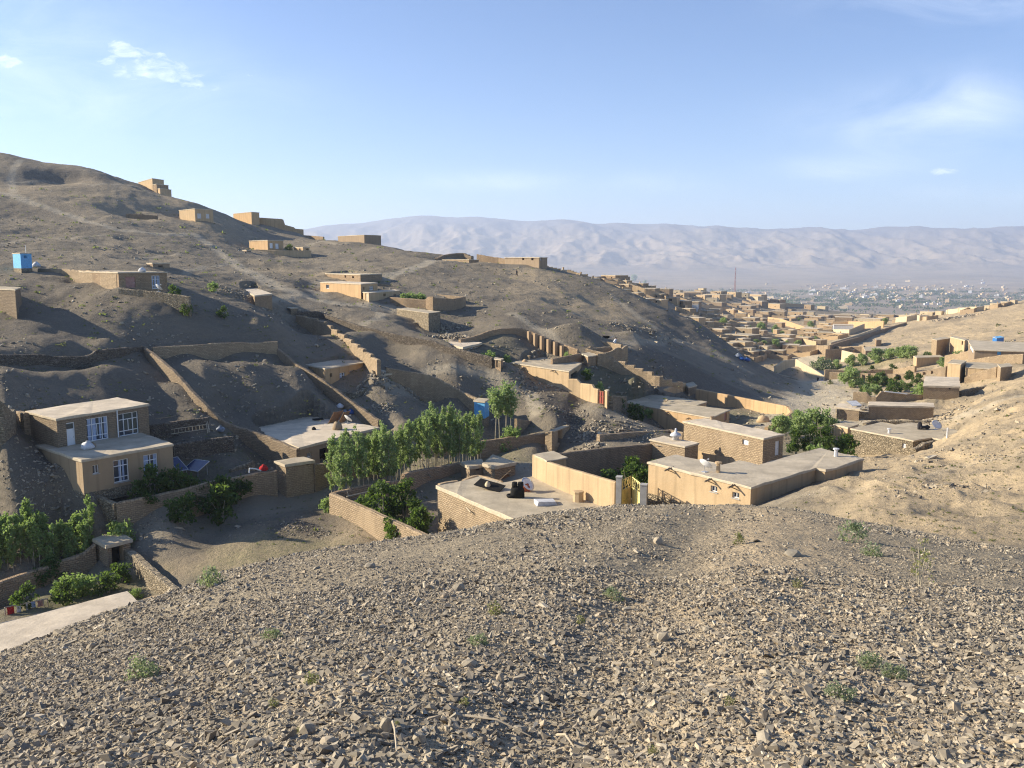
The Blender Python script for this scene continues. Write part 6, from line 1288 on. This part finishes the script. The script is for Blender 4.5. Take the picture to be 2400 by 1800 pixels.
for key, x, y, s, lb in [('tuft',330,1590,2.6,'large silvery thistle rosette on the left of the gravel'),('tuft',635,1502,1.6,'pale silvery cushion plant on the gravel slope'),('tuftg',730,1605,1.8,'grey-green tuft below the pale cushion plant'),('tuftg',1160,1440,1.7,'green tuft alone on the upper gravel'),('tuftg',640,1658,1.2,'small bright tuft near the lower left'),('tuftg',1090,1655,1.2,'thin green tuft near the lower middle'),('tuftg',930,1704,.9,'green sprig behind the pale upright rock'),('tuft',1120,1512,1.4,'faint silvery plant in the gravel middle'),
  ('tuft',1970,1640,2.4,'large pale yellow-green plant at the lower right'),('tuft',2030,1565,2.0,'pale plant second at the lower right'),('tuft',2095,1592,2.0,'whitish plant third at the lower right'),('tuftg',1710,1655,1.4,'bright green sprig at the right'),('tuft',2005,1270,2.4,'faint silvery bush near the crest on the right'),('tuft',2045,1302,1.6,'little silvery plant below the crest bush'),('tuftg',1732,1276,1.5,'yellow-green tuft near the crest'),('tuftg',1868,1378,1.2,'yellowish sprig by the reddish soil patch'),('tuftg',700,1718,.9,'yellow sprig beside the pale sloping rock'),('tuftg',1360,1462,1.3,'pale tuft in the gravel right of middle'),('tuft',1440,1405,1.6,'sparse grey plant below the crest middle'),('tuftg',1530,1770,1.4,'green sprig at the bottom edge'),
  ('stalk',2155,1372,1.0,'tall dry thistle stalk on the right gravel'),('tuft',490,1375,2.2,'dry bleached grass clump on the left crest')]:
    p = hit(x, y, 1.5, 60); plant(key, x, p.y/K, lb, 'plant', None, s*p.y/17 if key != 'stalk' else .9*p.y/13, base=p.z)
for k in list(PROTO):
    for o in PROTO[k]:
        if not o.get('label'):
            for ch in list(o.children): bpy.data.objects.remove(ch)
            bpy.data.objects.remove(o)
for o in bpy.data.objects:
    if 'used' in o: del o['used']
# dry twigs
for x0, y0, x1, y1, lb in [(1090,1700,1245,1750,'long straw-coloured twig lying at the bottom'),(1305,1745,1345,1775,'short pale twig right of the long straw'),(920,1715,930,1790,'thin dry stem near the bottom middle'),(2085,1548,2110,1560,'tiny white twig on the right gravel')]:
    p, q = hit(x0, y0, 1.5, 60), hit(x1, y1, 1.5, 60); b = MB(); b.tube([p+Vector((0,0,.05)), p.lerp(q, .5)+Vector((0,.01,.075)), q+Vector((0,0,.05))], [.006,.005,.003], 5); tag(b.build('twig', M['pole']), lb, 'twig')
# ---------------------------------------------------------------- ground sheet
def poly2(pts, close=None):
    return [hit(*p[:2], p[2] if len(p) > 2 else 34) for p in pts]
path = np.zeros_like(Z); 
def lay(pts, w, amt=1.0, Zf=None, dm=34):
    global path
    Q = []
    for p in pts:
        x, y = (Zf(*p)[:2] if Zf else p); h_ = hit(x, y, dm)
        if h_ is not None: Q.append(h_)
    for a_, b_ in zip(Q, Q[1:]):
        if abs(b_.y-a_.y) > 150: continue
        e_ = Vector((b_.x-a_.x, b_.y-a_.y)); L2 = max(e_.length_squared, 1e-6)
        t = np.clip(((X-a_.x)*e_.x+(D-a_.y)*e_.y)/L2, 0, 1); dd = np.hypot(X-a_.x-t*e_.x, D-a_.y-t*e_.y)*(1+.35*pn(X/2.5, D/2.5))
        path = np.maximum(path, amt*(.62 if w < 6 else .85)*(1-ss(dd, w*.3, w*.72)))
lay([(0,560),(200,620),(420,690),(640,770),(800,820),(1000,880),(1300,910),(1690,915),(1850,1020),(2000,1150),(2212,1290)], 3.2, .9, RA, 100); lay([(0,900),(180,1010),(400,1080),(700,1150),(1000,1150),(1220,1215)], 4, .9, RB, 100)
lay([(130,470),(480,470),(800,495),(1200,510)], 1.2, .7, RA, 150); lay([(0,1010),(330,955),(600,960),(900,925)], 1.6, .6, RA, 130); lay([(1600,1270),(1750,1200),(2000,1160)], 1.6, .7, RA, 100); lay([(1200,1130),(1400,1100),(1560,1085)], 1.2, .6, RA, 120); lay([(1140,775),(1360,785)], 2, .9, RA, 150)
lay([(1090,945),(1300,870),(1400,835),(1540,775)], 3.2, 1, RB, 150); lay([(910,1350),(1070,1270),(1080,1230),(1000,1170)], 1.6, .8, RB, 100); lay([(0,1100),(300,1090),(560,1080)], 3, .7, RB, 100); lay([(520,1060),(540,990),(600,960)], 4, .8, RB, 120); lay([(450,650),(560,610),(700,640),(800,620)], 2, .6, RB, 200)
lay([(0,1050),(150,1130),(330,1260),(420,1330)], 2.2, .7, RC, 100); lay([(600,720),(850,880),(1100,1080),(1250,1180)], 2, .6, RC, 120); lay([(930,1330),(1200,1300),(1450,1280),(1700,1360),(1900,1470),(2050,1560)], 2.5, .6, RC, 100)
lay([(0,440),(240,415),(480,450),(700,540),(900,640),(960,800)], 1.8, .8, A7, 70); lay([(1430,730),(1560,800),(1750,880),(1900,930)], 3, .5, A7, 70); lay([(1050,640),(1240,760),(1290,870)], 2.5, .6, A6, 70); lay([(1560,580),(1700,600),(1800,700)], 4, .7, A6, 70)
lay([(1870,1010),(1890,965),(1930,905),(1905,860),(1870,830),(1905,795),(1925,785)], 11, 1, None, 80); lay([(1800,960),(1880,990)], 6, .6, None, 80); lay([(1930,905),(1985,930),(1950,1000)], 9, .9, None, 80)
lay([(330,1250),(480,1220),(640,1185),(760,1150)], 5, .5, None, 45); lay([(1130,1090),(1230,1085),(1250,1120)], 5, .6, None, 50)
lay([(1200,1290),(1700,1180),(1900,1090),(2212,1000)], 1.8, .9, RR, 60); lay([(1760,1180),(1900,1160),(2050,1130),(2250,1090),(2400,1060)], 1.4, .35, None, 30); lay([(1500,180),(1650,210)], 3, .7, RR, 200)
lay([(180,275),(90,440),(120,560)], 2.2, .8, RA, 200); lay([(145,275),(58,450)], 1.5, -.0, RA, 200)
def blob(lst):
    m = np.zeros_like(Z)
    for x, y, r, amt, *dm in lst:
        p = hit(x, y, dm[0] if dm else 34)
        if p is None: continue
        dd = np.hypot(X-p.x, D-p.y)/r*(1+.5*fbm(X/(r*.6), D/(r*.6), 3)); m = np.maximum(m, amt*(1-ss(dd, .5, 1.1)))
    return m
scree_shade = blob([(1340,975,7,.8),(1310,950,6,.8),(1380,1010,6,.7),(1600,865,11,.75,100),(1660,890,9,.7,100),(1560,850,8,.6,100),(690,1235,3,.9),(745,1250,1.6,.9),(1040,775,6,.6,100),(120,1110,6,.4),(60,1060,7,.4),(160,1180,4,.5),(90,415,9,.7,200),(150,412,9,.7,200),(200,420,7,.6,200),(210,418,9,.5,200),(380,1215,4,.5),(560,1175,3.5,.5),(30,495,12,.5,150),(60,690,6,.4),(420,660,6,.4),(2100,740,14,.5,250),(2240,748,14,.6,250),(2160,770,12,.4,200),(860,745,4,.4,100),(1290,810,6,.3,90),(520,850,8,.3),(1560,745,18,.5,150),(1440,690,16,.35,150),(1620,790,14,.4,130)])
green = blob([(650,1300,6,.55),(560,1320,4,.4),(780,1290,3,.3),(1740,985,10,.5,80),(1480,920,7,.6,90),(1420,915,6,.6,90),(1950,1000,8,.4,70),(170,1410,5,.7),(250,1390,4,.7),(2080,930,14,.4,120),(2050,850,16,.5,180),(560,1060,3,.6),(430,1100,4,.6),(1150,800,6,.3,100),(1800,820,30,.3,200),(1740,790,35,.3,250),(1150,1085,6,.5,60),(1000,1110,8,.35,60),(1420,1110,4,.6,60),(1900,1050,6,.5,60)])
aX = X/D
warm = ss(aX, .30, .42)*ss(D, 25, 32)*(1-ss(D, 620, 900))*(1-.6*ss(-(Z/D), -.9, -.95))
warm = np.maximum(warm*np.clip(.75+.9*fbm(X/9, D/9, 3), .25, 1), .85*ss(D, 260, 330)*ss(aX, .22, .3)*(1-ss(D, 620, 1000)))
warm = np.maximum(warm, blob([(620,1290,7,.5),(840,1270,5,.5),(1310,700,24,.5,150),(1250,645,14,.5,150),(400,480,40,.35,200),(420,520,30,.35,200),(280,500,30,.35,200),(100,440,20,.3,200),(700,640,14,.35,120),(1950,900,12,.5,100)]))
fgm = (1-ss(D/crest_d(aX), 1.1, 1.5)); farm = ss(D, 1100, 2000); peak = ss(D, 7900*K, 8600*K)
red = blob([(1880,1420,1.5,.7,1.5),(1660,1560,1.0,.4,1.5),(2050,1450,.8,.3,1.5),(1180,1770,.5,.5,1.5),(760,1620,.4,.5,1.5),(1000,1560,.4,.5,1.5),(2150,1560,1,.4,1.5),(1560,1440,1.2,.5,1.5),(1900,1700,1,.4,1.5),(2300,1650,1.2,.4,1.5)])
_g2 = gdist(X, D); red = np.maximum(red, near*.8*np.exp(-((_g2-1.2)/.9)**2)*(X > np.interp(D, [3, 20], [.15, 4.5])))
scree_shade = np.maximum(scree_shade, .62*(1-ss(X/D, -.3, -.05))*ss(D, 64, 76)*(1-ss(D, 105, 150))*np.clip(.8+.6*fbm(X/8, D/8, 3), .3, 1)); scree_shade = np.maximum(scree_shade, .4*ss(-X/D, -.25, -.1)*(1-ss(-X/D, .1, .3))*ss(D, 95, 120)*(1-ss(D, 180, 260))*np.clip(.5+1.2*fbm(X/14, D/14, 3), 0, 1))  # left slope and centre: dark soil, with shade painted into the ground colour
Zc = Z.copy()
for poly, zl in carve:
    xs = np.array([p[0] for p in poly]); ys = np.array([p[1] for p in poly])
    cx, cy = xs.mean(), ys.mean(); grow = 1.02
    px, py = cx+(xs-cx)*grow, cy+(ys-cy)*grow
    i0, i1 = np.searchsorted(GL, math.log(max(py.min(), 1))), np.searchsorted(GL, math.log(py.max()))
    if i1 <= i0: continue
    sub = slice(max(0, i0-1), i1+1); XX, DD = X[sub], D[sub]; ins = np.zeros(XX.shape, bool); n = len(px); j = n-1
    for i in range(n):
        c_ = ((py[i] > DD) != (py[j] > DD)) & (XX < (px[j]-px[i])*(DD-py[i])/(py[j]-py[i]+1e-12)+px[i]); ins ^= c_; j = i
    z_ = Zc[sub]; z_[ins] = np.minimum(z_[ins], zl); Zc[sub] = z_
verts = np.stack([X, D, Zc], 2).reshape(-1, 3)
idx = np.arange(NL*NA).reshape(NL, NA); quads = np.stack([idx[:-1, :-1], idx[:-1, 1:], idx[1:, 1:], idx[1:, :-1]], 2).reshape(-1, 4)
g = G('dry_earth', .95, .08); p = g.pos()
n1 = g.noise(p, .035, 5, .62); n2 = g.noise(p, .35, 6, .65, .4); n3 = g.noise(p, 2.6, 6, .7); n4 = g.noise(p, 14, 4, .7)
base = g.mix(g.rng(n1, .35, .65), (.20, .17, .125), (.28, .235, .17)); base = g.mix(g.math('MULTIPLY', g.rng(n2, .42, .7), .65), base, (.165, .145, .108))
base = g.mix(g.math('MULTIPLY', g.rng(n3, .5, .72), .5), base, (.34, .285, .205))
wv = g.mix(g.rng(n2, .35, .68), (.56, .43, .26), (.42, .33, .21)); wv = g.mix(g.math('MULTIPLY', g.rng(n3, .5, .72), .45), wv, (.28, .225, .155))
c = g.mix(g.attr('warm'), base, wv); c = g.mix(g.math('MULTIPLY', g.rng(n4, .5, .68), .5), c, (.13, .105, .08)); c = g.mix(g.math('MULTIPLY', g.rng(n4, .46, .3), .4), c, (.42, .345, .24))
c = g.mix(g.math('MULTIPLY', g.attr('green'), g.rng(n3, .3, .65)), c, (.16, .17, .07))
c = g.mix(g.math('MULTIPLY', g.attr('scree_shade'), g.rng(n3, .25, .6)), c, (.1, .088, .075))
c = g.mix(g.math('MULTIPLY', g.attr('path'), .85), c, (.52, .45, .33))
fgc = g.mix(g.rng(n4, .35, .65), (.24, .20, .145), (.42, .35, .24)); fgc = g.mix(g.attr('red'), fgc, (.50, .39, .25)); c = g.mix(g.attr('fg'), c, fgc)
fn = g.noise(p, .0012, 6, .6); fn2 = g.noise(g.scale(p, (.6, 1.6, 1)), .008, 5, .6)
fc = g.mix(g.rng(fn, .4, .62), (.37, .29, .195), (.26, .21, .15)); fc = g.mix(g.math('MULTIPLY', g.rng(fn2, .5, .66), .6), fc, (.15, .145, .095)); fc = g.mix(g.attr('peak'), fc, (.17, .16, .155)); c = g.mix(g.attr('far'), c, fc)
g.col(c)
hgt = g.math('ADD', g.math('MULTIPLY', n2, 1.6), g.math('ADD', g.math('MULTIPLY', n3, .75), g.math('MULTIPLY', n4, .3)))
# sheep tracks contouring the slopes
wt = g.n('ShaderNodeTexWave', wave_type='BANDS', bands_direction='Z'); g.L(p, wt.inputs['Vector']); wt.inputs['Scale'].default_value = .42; wt.inputs['Distortion'].default_value = 5; wt.inputs['Detail'].default_value = 3; wt.inputs['Detail Scale'].default_value = .6
hgt = g.math('ADD', hgt, g.math('MULTIPLY', g.math('MULTIPLY', wt.outputs['Fac'], .25), g.math('SUBTRACT', 1, g.attr('fg'))))
g.bump(hgt, .8, .35)
o = npmesh('terrain', verts, quads, g.m, dict(path=path, scree_shade=scree_shade, green=green, warm=warm, fg=fgm, far=farm, red=red, peak=peak), smooth=True); tag(o, kind='structure')
# ---------------------------------------------------------------- light, sky, haze, camera
AZ, EL = math.radians(9), math.radians(23)
Ld = Vector((-math.cos(AZ)*math.cos(EL), math.sin(AZ)*math.cos(EL), math.sin(EL)))
sl = bpy.data.lights.new('sun', 'SUN'); sl.energy = 5.0; sl.angle = math.radians(.53); sl.color = (1, .89, .71)
so = bpy.data.objects.new('sun', sl); C.objects.link(so); so.rotation_euler = Ld.to_track_quat('Z', 'Y').to_euler(); so.location = (-200, 80, 100)
W = bpy.data.worlds.new('World'); bpy.context.scene.world = W; W.use_nodes = True; t = W.node_tree; bg = t.nodes['Background']
class GW(G):
    def __init__(s): s.t = t
gw = GW(); sk = gw.n('ShaderNodeTexSky', sky_type='NISHITA'); sk.sun_disc = False; sk.sun_elevation = EL; sk.sun_rotation = math.atan2(Ld.x, Ld.y); sk.altitude = 1800; sk.air_density = 1.0; sk.dust_density = .8; sk.ozone_density = 2.2
dirv = gw.n('ShaderNodeTexCoord').outputs['Generated']; sep = gw.n('ShaderNodeSeparateXYZ'); gw.L(dirv, sep.inputs[0])
yy = gw.math('MAXIMUM', sep.outputs[1], .05); ga = gw.math('DIVIDE', sep.outputs[0], yy); ge = gw.math('DIVIDE', sep.outputs[2], yy); fwd = gw.rng(sep.outputs[1], .05, .15)
cb = gw.n('ShaderNodeCombineXYZ'); gw.L(ga, cb.inputs[0]); gw.L(ge, cb.inputs[1])
def lobe(x, y, wx, wy):
    a0, e0 = ray(x, y); u = gw.math('DIVIDE', gw.math('SUBTRACT', ga, a0), wx/F); v = gw.math('DIVIDE', gw.math('SUBTRACT', ge, e0), wy/F)
    return gw.math('EXPONENT', gw.math('MULTIPLY', gw.math('ADD', gw.math('MULTIPLY', u, u), gw.math('MULTIPLY', v, v)), -1))
def add(*l):
    r = l[0]
    for q in l[1:]: r = gw.math('ADD', r, q)
    return r
cum = gw.noise(gw.scale(cb.outputs[0], (1, 2.5, 1)), 40, 6, .6, .4); cir = gw.noise(gw.scale(cb.outputs[0], (1, 2.6, 1)), 5.5, 7, .62, .6)
puff = gw.math('MULTIPLY', gw.rng(gw.math('ADD', cum, gw.math('MULTIPLY', gw.math('SUBTRACT', gw.math('MINIMUM', add(lobe(270,150,75,32), lobe(360,140,75,30), lobe(420,180,70,30), lobe(490,207,45,14), lobe(20,145,55,25), lobe(580,176,40,8), lobe(270,105,40,14)), 1), 1), .34)), .45, .74), .52, clamp=True)
puff2 = gw.math('MULTIPLY', gw.rng(gw.math('ADD', cum, gw.math('MULTIPLY', gw.math('SUBTRACT', lobe(2215,402,60,16), 1), .5)), .36, .6), .45, clamp=True)
wis = gw.math('MULTIPLY', add(lobe(2150,290,230,70), gw.math('MULTIPLY', lobe(2280,230,120,70), .7), gw.math('MULTIPLY', lobe(1960,400,150,28), .9), lobe(2250,5,260,45), gw.math('MULTIPLY', lobe(1150,428,170,22), .9), gw.math('MULTIPLY', lobe(1570,428,120,22), .9), gw.math('MULTIPLY', lobe(2300,455,200,20), .5), gw.math('MULTIPLY', lobe(80,130,260,130), .8), gw.math('MULTIPLY', lobe(400,230,280,80), .5)), gw.rng(cir, .34, .66))
clo = gw.math('MINIMUM', gw.math('ADD', gw.math('ADD', puff, puff2), gw.math('MULTIPLY', wis, .33)), 1)
clo = gw.math('MULTIPLY', clo, fwd)
SKYK = .084
tint = gw.mix(1, sk.outputs[0], (.93, 1.0, 1.16), 'MULTIPLY')
mixc = gw.mix(clo, tint, tuple(v/SKYK for v in (.86, .90, .95)))
gw.L(mixc, bg.inputs['Color']); bg.inputs['Strength'].default_value = SKYK
zlo = float(Z.min())-2; zhi = float(Z.max())+12
mh = bpy.data.materials.new('haze'); mh.use_nodes = True; nt = mh.node_tree; nt.nodes.remove(nt.nodes['Principled BSDF']); pv = nt.nodes.new('ShaderNodeVolumePrincipled'); pv.inputs['Density'].default_value = 1.12e-4; pv.inputs['Color'].default_value = (.68, .79, 1, 1); pv.inputs['Anisotropy'].default_value = .25
nt.links.new(pv.outputs[0], nt.nodes['Material Output'].inputs['Volume'])
b = MB(); b.box((0, 6600, (zlo+zhi)/2), 24500, 14400, zhi-zlo); o = b.build('haze', mh); tag(o, kind='stuff')
cam = bpy.data.cameras.new('camera'); co = bpy.data.objects.new('camera', cam); C.objects.link(co); cam.sensor_width = 36; cam.lens = 36*F/2400; cam.clip_start = .1; cam.clip_end = 60000
co.rotation_euler = (PI/2-PITCH, 0, 0); bpy.context.scene.camera = co
sc = bpy.context.scene; sc.view_settings.view_transform = 'Standard'; sc.view_settings.look = 'None'; sc.view_settings.exposure = 1.0; sc.view_settings.gamma = 1
sc.cycles.use_denoising = True; sc.cycles.denoising_prefilter = 'NONE'; sc.cycles.filter_width = 1.15; sc.cycles.max_bounces = 6; sc.cycles.volume_bounces = 1
